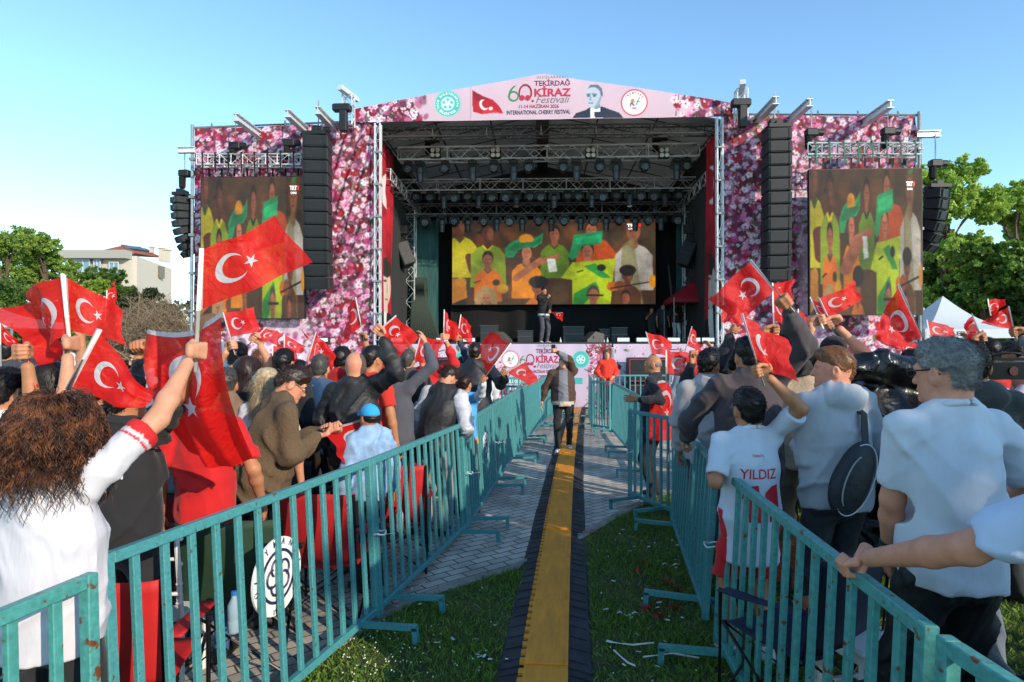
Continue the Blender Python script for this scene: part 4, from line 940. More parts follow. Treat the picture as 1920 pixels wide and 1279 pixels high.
for i, (px, s_) in enumerate(((1112, 1), (938, -1))):
    a = SL(px, 644, .5); base = (a.x, .5, DECK); M_ = Matrix.Rotation(R(14 * s_), 4, 'Z')
    t_ = sthing('floor_monitor', 'wedge floor monitor on the deck ' + ('right of the singer' if s_ > 0 else 'left of the singer'), 'loudspeaker', base)
    m = MB(); m.prism([(-.25, 0), (.3, 0), (.3, .12), (.02, .38), (-.25, .3)], -.33, .33, Matrix.Rotation(R(90 * 1), 4, 'X')); m.v = [tuple(M_ @ Vector((p[0] * (-s_), p[1], p[2]))) for p in m.v]
    m.v = [(p[0] + a.x, p[1] + .5, p[2] + DECK) for p in m.v]; m.build('cabinet', mat('monitor_grey', '#4a4442', .6), t_, off=base)
    m = MB(); m.box((a.x - .05, .16, DECK + .2), (.12, .02, .08)); m.build('handle', M_black, t_, off=base)
for i, (px, d, w_, h_) in enumerate(((918, 4.5, .7, .7), (985, 4.8, .6, .5), (1075, 4.5, .8, .65), (1135, 4.5, .5, .55), (1160, 4.2, .6, .6))):
    a = SL(px, 0, d); base = (a.x, d, DECK); t_ = sthing('equipment_case', 'dark equipment case on the stage, ' + ORD[i] + ' from the left', 'case', base, 'equipment cases on the stage')
    m = MB(); m.box((a.x, d, DECK + h_ / 2 + .003), (w_, .5, h_), ch=.02); m.build('case_body', mat('case_dark', '#22262a', .5), t_, off=base)
    m = MB(); m.box((a.x, d, DECK + h_ + .012), (w_ + .02, .52, .02)); m.box((a.x, d - .26, DECK + h_ * .6), (w_, .02, .02)); m.build('case_edge', mat('case_edge', '#565b60', .4, .6), t_, off=base)
for i, px in enumerate((1051, 1132, 1139)):
    a = SL(px, 0, 2.5); base = (a.x, 2.5, DECK); zz = DECK + (.55 if i == 1 else .003)
    m = MB(); m.lathe([(.03, 0), (.035, .01), (.035, .13), (.014, .17), (.014, .2), (.016, .2), (.016, .22)], (a.x, 2.5, DECK), 10); o = m.build('water_bottle', mat('bottle_clear', '#c8d4da', .1), off=base); tag(place(o, (a.x, 2.5, DECK)), 'small clear water bottle on the stage floor, ' + ORD[i] + ' from the left', 'bottle')
# cables and scaffold inside the opening on the right
m = MB(); cx = SL(1305, 0, 4).x
for k in range(5):
    z0 = 6.6; m.tube([(cx - .3 + k * .12, 4, z0), (cx - .2 + k * .1, 3.95, 4.6), (cx - .6 + k * .05, 3.9, 3.9 - k * .1), (cx - .9, 3.95, 4.1 - k * .12), (cx - 1.0, 4, 4.9)], .018, 5)
place(tag(m.build('cable_loom', M_black, off=(cx, 4, DECK)), 'black cables looping down on the right side of the stage', 'cables'), (cx, 4, DECK))
# red gazebo at the right of the stage
a = SL(1305, 565, 4.2); base = (a.x, 4.2, DECK); t_ = sthing('red_gazebo', 'red pop up gazebo standing on the right of the stage', 'gazebo', base)
m = MB(); z0 = SL(0, 566, 4.2).z; z1 = SL(0, 520, 4.2).z; W = 1.0
V = [(a.x - W, 3.4, z0), (a.x + W, 3.4, z0), (a.x + W, 5.2, z0), (a.x - W, 5.2, z0), (a.x + .2, 4.3, z1)] + [(p, q, z0 - .16) for p, q in ((a.x - W, 3.4), (a.x + W, 3.4), (a.x + W, 5.2), (a.x - W, 5.2))]
m.add(V, [(0, 1, 4), (1, 2, 4), (2, 3, 4), (3, 0, 4), (5, 6, 1, 0), (6, 7, 2, 1), (7, 8, 3, 2), (8, 5, 0, 3)]); m.build('canopy', mat('gazebo_red', '#a3182a', .7, transl=.2), t_, off=base)
for p, q in ((-W, 3.4), (W, 3.4), (W, 5.2), (-W, 5.2)): m = MB(); m.tube([(a.x + p * .97, q, DECK), (a.x + p * .97, q, z0)], .025, 6); m.build('leg', M_steel, t_, off=base)
# drum kit / backline shapes to the far right: stands
for i, (px, py) in enumerate(((1238, 585), (1290, 585), (1310, 600))):
    a = SL(px, 640, 4.8); h_ = SL(px, py, 4.8).z; base = (a.x, 4.8, DECK); m = MB(); m.tube([(a.x, 4.8, DECK), (a.x, 4.8, h_)], .015, 6)
    for k in range(3):
        an = k * 2.09 + i; m.tube([(a.x, 4.8, DECK + .35), (a.x + .28 * math.cos(an), 4.8 + .28 * math.sin(an), DECK)], .013, 5)
    m.tube([(a.x - .2, 4.8, h_ - .03), (a.x + .25, 4.75, h_ + .12)], .012, 5); place(tag(m.build('boom_stand', M_black, off=base), 'black boom stand on the right of the stage, ' + ORD[i] + ' from the left', 'stand'), base)
# ================================================================== CROWD BARRIERS
M_teal = mat('teal_paint', '#478b8d', .42, col2='#5c4a35', vscale=38, thr=(.665, .70), var=.16, bump=.0015, bscale=70)
M_teal2 = mat('teal_paint_rusty', '#489089', .45, col2='#6b3d22', vscale=24, thr=(.62, .67), var=.2, bump=.002, bscale=60)
def panel_proto(L, m_):
    t_ = thing('crowd_barrier', 'x', 'barrier'); Hh = 1.12
    for z, nm in ((Hh - .022, 'rail'), (.11, 'rail')):
        m = MB(); m.box((L / 2, 0, z), (L - .084, .042, .044), ch=.004); m.build(nm, m_, t_)
    for x in (.021, L - .021): m = MB(); m.box((x, 0, Hh / 2 + .03), (.042, .044, Hh - .06), ch=.004); m.build('post', m_, t_)
    n = int(round(L / .142)) - 1
    for i in range(n):
        x = L * (i + 1) / (n + 1); m = MB(); m.box((x, 0, (Hh + .088) / 2), (.034, .024, Hh - .176), ch=.003); m.build('bar', m_, t_)
    for x in (.22, L - .22):
        m = MB(); m.box((x, -.14, .10), (.034, .5, .034)); m.box((x, -.375, .05), (.034, .034, .10)); m.box((x, .095, .05), (.034, .034, .10)); m.build('foot', m_, t_)
    return t_
PR = {}
def barrier(a, b, label, side=1, lean=0, rusty=False, group='teal crowd barriers lining the aisle'):
    a, b = Vector((a[0], a[1], 0)), Vector((b[0], b[1], 0))
    if side < 0: a, b = b, a                    # feet (local -y) always reach into the aisle
    L = (b - a).length; key = (rusty, 1 if L < 1.3 else 2); L0 = 1.0 if L < 1.3 else 2.0
    o = PR.get(key); new = o is None
    if new: o = panel_proto(L0, M_teal2 if rusty else M_teal); PR[key] = o
    else: o = copy_tree(o)
    d = b - a; o.location = a; o.rotation_euler = (-lean, 0, math.atan2(d.y, d.x)); o.scale = (L / L0 * .995, 1, 1); o['label'] = label; o['group'] = group
    return o
def run(pts, labels, side, lean=R(3.5)):
    for (a, b), lb in zip(zip(pts[:-1], pts[1:]), labels): barrier(a, b, lb, side, lean)
barrier((-1.80, .16), (-1.375, 2.12), 'nearest left barrier with rusty chips, cut by the left photo edge', 1, R(2), True)
Lp = [(-1.44, 2.27), (-.90, 4.24), (-.44, 6.25), (-.21, 8.22), (.03, 10.2), (.27, 12.2), (.66, 14.3), (1.03, 16.5), (1.35, 18.4)]
LB = ['left barrier with the round white sign, beside the curly haired woman', 'left barrier in front of the boy in the blue cap', 'left barrier beside the man in the puffer vest', 'fourth left barrier, beside the blue jersey', 'fifth left barrier towards the stage, behind the waving black jacket',
      'sixth left barrier, level with the walking man', 'seventh left barrier near the stage banner', 'last left barrier ending at the stage banner']
for (a, b), lb in zip(zip(Lp[:-1], Lp[1:]), LB): barrier(a, b, lb, 1, R(3.5))
barrier((1.135, -.35), (1.085, 1.66), 'nearest right barrier at the bottom right corner, tied with black cord', -1, R(3), True)
barrier((1.085, 1.70), (1.262, 3.88), 'right barrier gripped by the reaching arm', -1, R(3), True)
barrier((1.28, 4.15), (1.66, 6.52), 'right barrier behind the boy in the white jersey', -1, R(4))
barrier((1.42, 7.58), (1.76, 6.72), 'short right barrier set crosswise in front of the man with the flag cape', 1, R(0))
barrier((1.86, 8.7), (2.02, 10.75), 'right barrier beyond the man with the flag cape', -1, R(2))
barrier((2.02, 10.78), (2.14, 13.4), 'far right barrier running on towards the stage', -1, R(2))
barrier((2.14, 13.6), (1.8, 14.1), 'short bright right barrier turned across near the stage', 1, R(0))
barrier((1.8, 14.15), (2.0, 16.3), 'right barrier nearest to the stage front', -1, R(1))
for i in range(3): barrier((2.2 + i * 2.05, 16.9), (4.2 + i * 2.05, 16.9), ['cross barrier in front of the woman in orange', 'cross barrier at the right below the red rimmed speakers', 'farthest right cross barrier at the stage front'][i], 1, 0, group='cross barriers before the stage')
for i in range(5): barrier((-1.8 - i * 2.05, 15.6), (.2 - i * 2.05, 15.6), ['cross barrier at the left of the aisle end', 'second cross barrier left of the aisle', 'third cross barrier left of the aisle', 'fourth cross barrier left of the aisle', 'leftmost cross barrier before the left wing'][i], 1, 0, group='cross barriers before the stage')
barrier((-.5, 12.3), (.2, 12.25), 'short barrier joined crosswise to the left row behind the black jacket', 1, 0)
# cable ties at the joints
M_tie = mat('cable_tie', '#cfd3d2', .4)
for i, (x, y) in enumerate(Lp[1:4] + [(1.27, 3.98), (1.42, 7.5)]):
    m = MB()
    for z in (.62,):
        m.tube([(x + .045 * math.cos(t), y + .06 * math.sin(t), z + .008 * math.sin(3 * t)) for t in np.linspace(0, 6.28, 13)], .005, 4); m.tube([(x + .04, y - .04, z), (x + .12, y - .08, z + .02)], .004, 4)
    o = m.build('cable_tie', M_tie, off=(x, y, .6), loc=(x, y, .6)); tag(o, 'white cable tie binding two barriers, ' + ['by the boy in the blue cap', 'by the puffer vest', 'further up the left row', 'at the boy in the jersey', 'at the short crosswise barrier'][i], 'cable tie')
# round signs on the left row
for k, (x, y, z, r_, lab) in enumerate(((-1.235, 3.28, .68, .20, 'oval white sign with a dark emblem hung on the nearer left barrier'), (-.33, 7.6, .62, .22, 'white emblem sign hung on a farther left barrier'))):
    d = (Vector(Lp[1]) - Vector(Lp[0])).normalized() if k == 0 else (Vector(Lp[3]) - Vector(Lp[2])).normalized(); rz = math.atan2(d.y, d.x)
    t_ = thing('round_sign', lab, 'sign', (x, y, z), rz); Mx = Matrix.Rotation(R(90), 4, 'X')
    m = MB(); m.lathe([(.001, 0), (r_, 0), (r_, .012), (.001, .012)], (0, 0, 0), 40, Mx); m.build('plate', mat('sign_white', '#e4e4e0', .35), t_)
    m = MB()
    for (ra, rb) in ((.125, .14), ): m.lathe([(ra, .013), (rb, .013), (rb, .016), (ra, .016), (ra, .013)], (0, 0, 0), 32, Mx, cap=False)
    for i in range(5):
        a = i * 1.2566 + .6
        m.tube([(.05 * math.cos(a) + .045 * math.cos(a + t), -.016, .05 * math.sin(a) + .045 * math.sin(a + t)) for t in np.linspace(-1.6, 2.2, 12)], .007, 4)
    m.build('emblem', mat('sign_navy', '#27264a', .5), t_)
    for i, ch in enumerate('SÜLEYMANPAŞA'):
        an = R(215 - i * 23); rd = Vector((math.cos(an), 0, math.sin(an))); tg = Vector((math.sin(an), 0, -math.cos(an)))
        text_on('lettering', ch, MATS['sign_navy'], t_, rd * .16 - tg * .013 + Vector((0, -.015, 0)), tg, rd, .026, .035, bold=.02)
    text_on('lettering', '1956', MATS['sign_navy'], t_, (-.04, -.015, -.19), (1, 0, 0), (0, 0, 1), .07, .028, bold=.02)
    m = MB(); m.lathe([(.001, 0), (r_ * .995, 0), (r_ * .995, .006)], (0, .004, 0), 32, Mx)
# ================================================================== CABLE RAMP
M_yel = mat('ramp_yellow', '#e8931c', .5, col2='#ab681c', vscale=5, thr=(.45, 1.0), var=.14, bump=.002, bscale=120, stretch=(3, .5, 1))
M_rub = mat('ramp_rubber', '#2b2c2f', .75, col2='#45464a', vscale=6, thr=(.4, .8), bump=.003, bscale=80)
def rampx(y): return .18 + .098 * (y - 3.5) + .0012 * (y - 3.5) ** 2
def ramp_proto(L=.9):
    t_ = thing('cable_ramp', 'x', 'cable ramp')
    m = MB(); pr = [(-.275, 0), (-.262, .014), (-.13, .044), (.13, .044), (.262, .014), (.275, 0)]
    vs = [(a, y, b) for y in (.006, L - .006) for a, b in pr]
    m.add(vs, [(0, 1, 2, 3, 4, 5), (11, 10, 9, 8, 7, 6)] + [(i, i + 6, i + 7, i + 1) for i in range(5)])
    for k in range(6):
        for s_ in (-1, 1):
            y = .08 + k * .15; m.beam((s_ * .25, y, .021), (s_ * .145, y, .047), .012, .004)
    m.build('rubber_base', M_rub, t_)
    m = MB(); poly = [(.132, .004), (.132, L - .004)]; n = 9
    for i in range(n):
        y1 = L - .004 - (L - .008) * i / n; y0 = L - .004 - (L - .008) * (i + 1) / n; ym = (y0 + y1) / 2
        poly += [(-.118, y1), (-.118, ym + .006), (-.146, ym + .001), (-.146, y0 + .004), (-.118, y0)]
    poly = poly[::-1]; m.prism(poly, .040, .060); m.build('lid', M_yel, t_)
    return t_
rp = ramp_proto(); L = .9; y = .9; i = 0
while y < 18.0:
    x = rampx(y); y2 = y + L * .993; x2 = rampx(y2); o = rp if i == 0 else copy_tree(rp); an = math.atan2(y2 - y, x2 - x) - math.pi / 2
    o.location = (x, y, .012 if on_lawn(x, y + .5) else .001); o.rotation_euler = (.012 * math.sin(i * 2.3), .01 * math.sin(i * 1.7), an)
    o['label'] = 'yellow and black cable ramp section, ' + ORD[i] + ' one from the camera' ; o['group'] = 'cable ramp sections along the aisle'; y = y2; i += 1
# litter in the aisle
def litter():
    r = random.Random(12)
    mw, mr_, mp_ = mat('paper_white', '#d6d6d0', .8), mat('petal_red', '#a8121c', .7), mat('ribbon_violet', '#8a6cb0', .5)
    for k in range(9):
        px, py = [(1240, 1125), (1205, 1060), (1262, 1145), (1235, 1160), (1290, 1128), (1195, 1075), (1212, 1150), (1275, 1110), (1250, 1098)][k]; p = G(px, py); m = MB()
        for j in range(9):
            a = r.random() * 6.28; q = p + Vector((r.gauss(0, .022), r.gauss(0, .022), .03 + r.random() * .02)); u = Vector((math.cos(a), math.sin(a), r.uniform(-.5, .5))) * .014; v = Vector((-math.sin(a), math.cos(a), r.uniform(-.4, .6))) * .011
            m.add([q - u - v, q + u - v, q + u * .8 + v, q - u * .8 + v], [(0, 1, 2, 3)])
        tag(m.build('torn_flower', mr_, off=p, loc=p), 'torn red petals lying on the grass, ' + ORD[k] + ' heap', 'petals', 'red petals on the grass')
    for k, pts in enumerate((((1140, 1216), (1185, 1222), (1225, 1218)), ((1150, 1232), (1175, 1255), (1190, 1262)), ((1205, 1245), (1260, 1238), (1310, 1247)))):
        m = MB(); q = [G(*p) + Vector((0, 0, .05)) for p in pts]; m.tube(q, .006, 5); o = m.build('flag_stick', mw, off=q[0], loc=q[0]); tag(o, ['white flag stick lying on the grass, pointing at the right barrier', 'short white flag stick slanting on the grass', 'long white flag stick low at the right barrier foot'][k], 'stick')
    for k in range(46):
        px, py = (r.uniform(1110, 1290), r.uniform(985, 1260)) if k < 30 else (r.uniform(760, 960), r.uniform(1090, 1260))
        p = G(px, py); a = r.random() * 3; s_ = r.uniform(.008, .02); m = MB(); m.box((0, 0, 0), (s_ * 2, s_ * .8, .003), Matrix.Rotation(a, 4, 'Z') @ Matrix.Rotation(r.uniform(-.6, .6), 4, 'X')); o = m.build('paper_scrap', mw, loc=p + Vector((0, 0, .04))); tag(o, 'small scrap of white paper lying in the grass', 'litter', 'paper scraps in the grass')
    for k, (px, py, c) in enumerate(((1178, 1158, mw), (1093, 963, mp_), (975, 925, mp_), (1105, 1002, mr_), (1093, 871, mw), (1258, 1065, mw))):
        p = G(px, py) + Vector((0, 0, .03)); m = MB(); q = []
        for j in range(9): q.append(p + Vector((j * .02 - .08, .012 * math.sin(j * 2.1 + k), .014 * math.sin(j * 1.3))))
        for j in range(8): m.add([q[j] + Vector((0, -.012, 0)), q[j + 1] + Vector((0, -.012, 0.004)), q[j + 1] + Vector((0, .014, 0)), q[j] + Vector((0, .014, .004))], [(0, 1, 2, 3)])
        o = m.build('ribbon', c, off=p, loc=p); tag(o, ['crumpled white paper on the grass by the petals', 'violet ribbon beside the ramp halfway up', 'violet ribbon on the paving by the left barrier', 'red ribbon lying against the right ramp edge', 'white paper beside the ramp near the walking man', 'crumpled white wrapper at the foot of the right barrier'][k], 'litter')
litter()

# ================================================================== TREES, HOUSE, TENTS
def leaf_crown(name, blobs, n, size, cols, parent, off, seed=1, shape=1.0, dens=.75):
    r = np.random.RandomState(seed); V = []; C = []; tot = sum(b[3] ** 2 for b in blobs)
    for (x, y, z, rad) in blobs:
        k = int(n * 1.7 * rad * rad / tot); d = r.normal(size=(k, 3)); d /= np.linalg.norm(d, axis=1)[:, None]
        sub = r.normal(size=(max(6, k // 34), 3)); sub /= np.linalg.norm(sub, axis=1)[:, None]; sub *= (r.rand(len(sub), 1) ** .4) * rad
        idx = r.randint(0, len(sub), k)
        p = np.array([x, y, z]) + (sub[idx] + d * rad * .17 * r.rand(k, 1) ** .5) * np.array([1, 1, .85]) * shape
        a = r.normal(size=(k, 3)); a /= np.linalg.norm(a, axis=1)[:, None]; b = np.cross(a, r.normal(size=(k, 3))); b /= np.linalg.norm(b, axis=1)[:, None]
        s_ = size * r.uniform(.6, 1.3, (k, 1)); V.append(np.stack([p - a * s_, p + b * s_ * .55, p + a * s_, p - b * s_ * .55], 1).reshape(-1, 3))
        t = r.rand(k, 1); t2 = (r.rand(len(sub), 1)[idx] * .6 + .4 * t); C.append(np.repeat(np.array(hx(cols[0])) * (1 - t2) + np.array(hx(cols[1])) * t2, 4, 0))
    V = np.concatenate(V) - np.array(off); C = np.concatenate(C); F = np.arange(len(V), dtype=np.int32).reshape(-1, 4)
    return meshobj(name, V, F, mat('foliage', attr=True, rough=.6, transl=.35), parent, col=C)
def tree(label, px, z, top_py, w_px, cols, seed, n=14000, name='broadleaf_tree', size=.10, base_py=None, nb=12, group=None):
    r = random.Random(seed); x0 = (px - 960) / FPX * z; H = CAMH - (top_py - HOR) / FPX * z; W = w_px / FPX * z / 2
    lo = H * .28 if base_py is None else CAMH - (base_py - HOR) / FPX * z
    t_ = thing(name, label, 'tree', (x0, z, 0), group=group); off = (x0, z, 0); blobs = []
    m = MB(); tr = min(.28, .035 * H); m.tube([(x0, z, 0), (x0 + .1, z, H * .25), (x0 - .1, z + .1, H * .5), (x0, z, H * .8)], [tr, tr * .8, tr * .5, tr * .15], 9)
    for i in range(nb):
        a = r.uniform(0, 6.28); h = lo + (H - lo) * ((i + .5) / nb) ** .9; env = math.sin(math.pi * min(.98, max(.12, (h - lo) / (H - lo) * .8 + .14))) ** .6
        rr = W * env * r.uniform(.35, .8); rad = W * r.uniform(.34, .52); q = (x0 + math.cos(a) * rr, z + math.sin(a) * rr, min(h, H - rad * .8), rad); blobs.append(q)
        m.tube([(x0, z, max(.8, h - W * .9)), ((x0 + q[0]) / 2, (z + q[1]) / 2, h - W * .35), q[:3]], [tr * .45, tr * .3, tr * .1], 5)
    m.build('trunk', mat('bark', '#5b4c3c', .9, var=.3, bump=.02, bscale=12), t_, off=off)
    leaf_crown('crown', blobs, n, size, cols, t_, off, seed)
    return t_
GL = ('#557428', '#97b145'); GD = ('#34501e', '#658432'); GB = ('#769a38', '#bcd260')
tree('broad green tree at the left photo edge', 12, 46, 424, 190, GL, 2, 22000)
tree('green tree standing left of the red roofed house', 84, 44, 440, 110, GL, 3, 18000)
tree('small dark green tree in front of the red roofed house', 208, 42, 503, 105, ('#355020', '#66822e'), 4, 12000, nb=9)
tree('bright conifer shrub below the house terrace', 168, 38, 522, 90, ('#6f8a2c', '#9db548'), 5, 9000, name='conifer_shrub', size=.09, base_py=640)
tree('dark green hedge tree behind the two joined flags', 40, 40, 520, 200, GD, 6, 12000, base_py=660)
tree('dark green bush behind the raised fist near the left pole', 275, 40, 540, 150, ('#26331a', '#3e5022'), 7, 10000, base_py=665, name='bush')
tree('leafy tree standing behind the photographer on the right, shading the foreground', -850, -7.7, 1532, -600, GL, 31, 6000, base_py=890, nb=11)
def bare_bush():
    r = random.Random(8); z = 37; x0 = (295 - 960) / FPX * z; t_ = thing('bare_bush', 'grey brown bare twig thicket beside the stage', 'bush', (x0, z, 0)); m = MB()
    for i in range(330):
        a = r.uniform(0, 6.28); p = Vector((x0 + r.gauss(0, 1.0), z + r.gauss(0, .7), r.uniform(.5, 2.5))); d = Vector((r.gauss(0, .5), r.gauss(0, .4), r.uniform(.4, 1.2))); pts = [p]
        for k in range(6):
            d += Vector((r.gauss(0, .3), r.gauss(0, .3), r.gauss(-.05, .2))); pts.append(pts[-1] + d.normalized() * r.uniform(.35, .65))
        m.tube(pts, [.03, .025, .02, .017, .014, .011, .008], 3, False)
        for k in range(2, 6):
            for s_ in range(4):
                e = Vector((r.gauss(0, 1), r.gauss(0, 1), r.gauss(.2, .7))).normalized(); m.tube([pts[k], pts[k] + e * .3, pts[k] + e * .55 + Vector((r.gauss(0, .1), 0, .05))], [.012, .009, .006], 3, False)
    m.build('twigs', mat('twig', '#8a7860', .9), t_, off=(x0, z, 0))
bare_bush()
tree('tall sunlit tree right beside the right screen', 1775, 33, 296, 190, GB, 11, 32000, size=.11, nb=18)
tree('sunlit tree at the right photo edge', 1905, 34, 345, 170, GB, 12, 26000, size=.11, nb=14)
tree('darker tree low between the two tall right trees', 1850, 31, 455, 170, ('#3f5c24', '#86a63e'), 13, 20000, size=.14, base_py=640)
tree('dense dark tree behind the white tent', 1760, 35, 440, 180, ('#3a5622', '#6f9034'), 14, 20000, base_py=650)
tree('dense dark tree at the far right behind the small flags', 1925, 30, 500, 170, ('#243a16', '#4f6c26'), 15, 16000, base_py=650)
for i, (xa, xb, z, h, lab) in enumerate(((-62, -22, 48, 3.6, 'long dark hedge low on the left behind the crowd'), (18, 44, 38, 3.4, 'long dark hedge low on the right behind the white tent'))):
    blobs = [(xa + (xb - xa) * k / 17, z, h * .5, h * .62) for k in range(18)]; t_ = thing('hedge', lab, 'hedge', ((xa + xb) / 2, z, 0)); leaf_crown('leaves', blobs, 22000, .2, GD, t_, ((xa + xb) / 2, z, 0), 50 + i)
    m = MB()
    for b_ in blobs: m.ell((b_[0], z + .4, h * .45), (1.6, .8, h * .5), 8)
    m.build('inner_twigs', mat('hedge_dark', '#26301a', .95), t_, off=((xa + xb) / 2, z, 0))

def house():
    z = 62; f = lambda px, py, zz=z: P(px, py, zz); t_ = thing('villa', 'white villa with red tiled roof behind the left trees', 'house', f(225, 650)); off = tuple(f(225, 650)); off = (off[0], off[1], 0); t_.location = off
    mw = mat('render_white', '#c4baa9', .85, var=.06); mg = mat('cornice_grey', '#a39e94', .8); mt = mat('roof_tile', '#b0603c', .85, col2='#8c4428', vscale=8, bump=.03, bscale=14)
    c0, c1, c2 = f(128, 0, 58), f(245, 0, 58), f(318, 0, 68); top = CAMH - (486 - HOR) / FPX * 58
    def wall(a, b, z0, z1, th, m_, nm):
        a, b = Vector((a.x, a.y, 0)), Vector((b.x, b.y, 0)); m = MB(); m.beam(a + Vector((0, 0, (z0 + z1) / 2)), b + Vector((0, 0, (z0 + z1) / 2)), th, z1 - z0); return m.build(nm, m_, t_, off=off)
    wall(c0, c1, 0, top, .4, mw, 'wall'); wall(Vector((c1.x + .15, c1.y + .3, 0)), c2, 0, top + .35, .4, mw, 'wall')
    m = MB(); m.add([(c0.x, c0.y + .3, top - .01), (c1.x, c1.y + .3, top - .01), (c2.x, c2.y, top - .01), (c0.x + 3, c0.y + 10, top - .01)], [(0, 1, 2, 3)]); m.build('terrace_slab', mg, t_, off=off)
    m = MB(); m.beam((c0.x - .6, c0.y - .5, top + .35), (c1.x + .1, c1.y - .5, top + .35), 1.0, .75); m.build('cornice', mg, t_, off=off)
    e0, e1, e2 = f(170, 473, 58.5), f(248, 474, 58.5), f(309, 484, 68); rg = f(228, 460, 63); rb = f(262, 464, 71); bk = f(170, 476, 70)
    m = MB(); m.add([tuple(e0), tuple(e1), tuple(e2), tuple(rg), tuple(rb), tuple(bk)], [(0, 1, 3), (1, 2, 4, 3), (0, 3, 4, 5), (5, 4, 2), (2, 1, 0, 5)]); m.build('roof', mt, t_, off=off)
    m = MB(); m.tube([tuple(e1), tuple(rg)], .14, 6); m.tube([tuple(rg), tuple(rb)], .14, 6); m.build('ridge_tiles', mat('ridge_tile', '#8a5a44', .8), t_, off=off)
    m = MB()
    for k in range(5): a = rg.lerp(rb, .15 + k * .17); b = e1.lerp(e2, .25 + k * .17); p, q = a.lerp(b, .15), a.lerp(b, .5); m.beam(p + Vector((0, 0, .1)), q + Vector((0, 0, .1)), 1.0, .06)
    m.build('solar_panel', mat('solar', '#2a2f38', .3), t_, off=off)
    for k, (px, py0, py1, w_) in enumerate(((304, 467, 490, .55), (313, 470, 492, .5), (284, 465, 474, .35))):
        p = f(px, py0, 66); q = f(px, py1, 66); m = MB(); m.box((p.x, p.y, (p.z + q.z) / 2), (w_, w_, p.z - q.z)); m.box((p.x, p.y, p.z + .08), (w_ + .2, w_ + .2, .12)); m.build('chimney', mw, t_, off=off)
    # glazed veranda
    for (pa, pb, ya, yb) in ((131, 168, 487, 519), (176, 188, 487, 519), (205, 222, 492, 516)):
        a, b = f(pa, yb, 57.6), f(pb, ya, 57.6); m = MB(); m.box(((a.x + b.x) / 2, 57.6, (a.z + b.z) / 2), (b.x - a.x, .1, b.z - a.z)); w_ = m.build('window', mat('window_glass', '#7e98a8', .15, .2), t_, off=off)
        m = MB(); n = max(2, int((b.x - a.x) / .6))
        for k in range(n + 1): u = a.x + (b.x - a.x) * k / n; m.box((u, 57.52, (a.z + b.z) / 2), (.07, .08, b.z - a.z))
        for zz in (a.z, a.z + (b.z - a.z) * .3, b.z): m.box(((a.x + b.x) / 2, 57.5, zz), (b.x - a.x, .09, .08))
        m.build('frame', mat('frame_light', '#c7ccd0', .5), w_, off=(0, 0, 0)); w_.children[0].location = (-off[0], -off[1], -off[2])
    a = f(282, 515, 64); m = MB(); m.box((f(296, 0, 65).x, 64.3, f(0, 512, 65).z), (1.6, 1.0, 1.2)); m.build('window', mat('window_dark', '#6e6250', .4), t_, off=off)
house()
def tent(label, px0, px1, apex, eave_py, z, text=None, dz=3.0):
    a, b = P(px0, eave_py, z), P(px1, eave_py, z); ap = P(apex[0], apex[1], z + dz / 2); base = ((a.x + b.x) / 2, z + dz / 2, 0); t_ = thing('white_tent', label, 'tent', base)
    ez = a.z; m = MB(); n = 8; rim = [(a.x, z), (b.x, z), (b.x, z + dz), (a.x, z + dz)]; vs = []; fs = []
    for s_ in range(4):                         # each slope sags between apex and eaves
        p, q = Vector((*rim[s_], ez)), Vector((*rim[(s_ + 1) % 4], ez)); st_ = len(vs)
        for i in range(n + 1):
            t = i / n
            for j in range(n + 1): e = p.lerp(q, j / n); r_ = ap.lerp(e, t); r_.z -= .22 * math.sin(math.pi * t) * (1 - .0 * j); vs.append(tuple(r_))
        fs += [(st_ + i * (n + 1) + j, st_ + (i + 1) * (n + 1) + j, st_ + (i + 1) * (n + 1) + j + 1, st_ + i * (n + 1) + j + 1) for i in range(n) for j in range(n)]
    m.add(vs, fs); M_t = mat('tent_white', '#d5dbe0', .7, transl=.3, bump=.01, bscale=3); m.build('canopy', M_t, t_, smooth=True, off=base)
    m = MB(); k = len(rim)
    for s_ in range(4): p, q = rim[s_], rim[(s_ + 1) % 4]; m.add([(*p, ez), (*q, ez), (*q, ez - .3), (*p, ez - .3)], [(0, 1, 2, 3)])
    m.build('valance', M_t, t_, off=base)
    for p in rim: m = MB(); m.box((p[0] * 1.0, p[1], (ez - .1) / 2), (.06, .06, ez - .1)); m.build('leg', M_steel, t_, off=base)
    if text:
        x0 = P(text[1], 0, z).x; x1 = P(text[2], 0, z).x; text_on('lettering', text[0], mat('tent_ink', '#1c2230', .6), t_, (x0, z - .012, ez - .22), (1, 0, 0), (0, 0, 1), x1 - x0, .19, bold=.02, off=base)
tent('large white tent with dark lettering on its valance at the right', 1735, 1905, (1768, 555), 617, 21, ('BELEDİYESİ', 1772, 1845))
tent('small white tent at the left photo edge', -120, 22, (-40, 560), 600, 26)
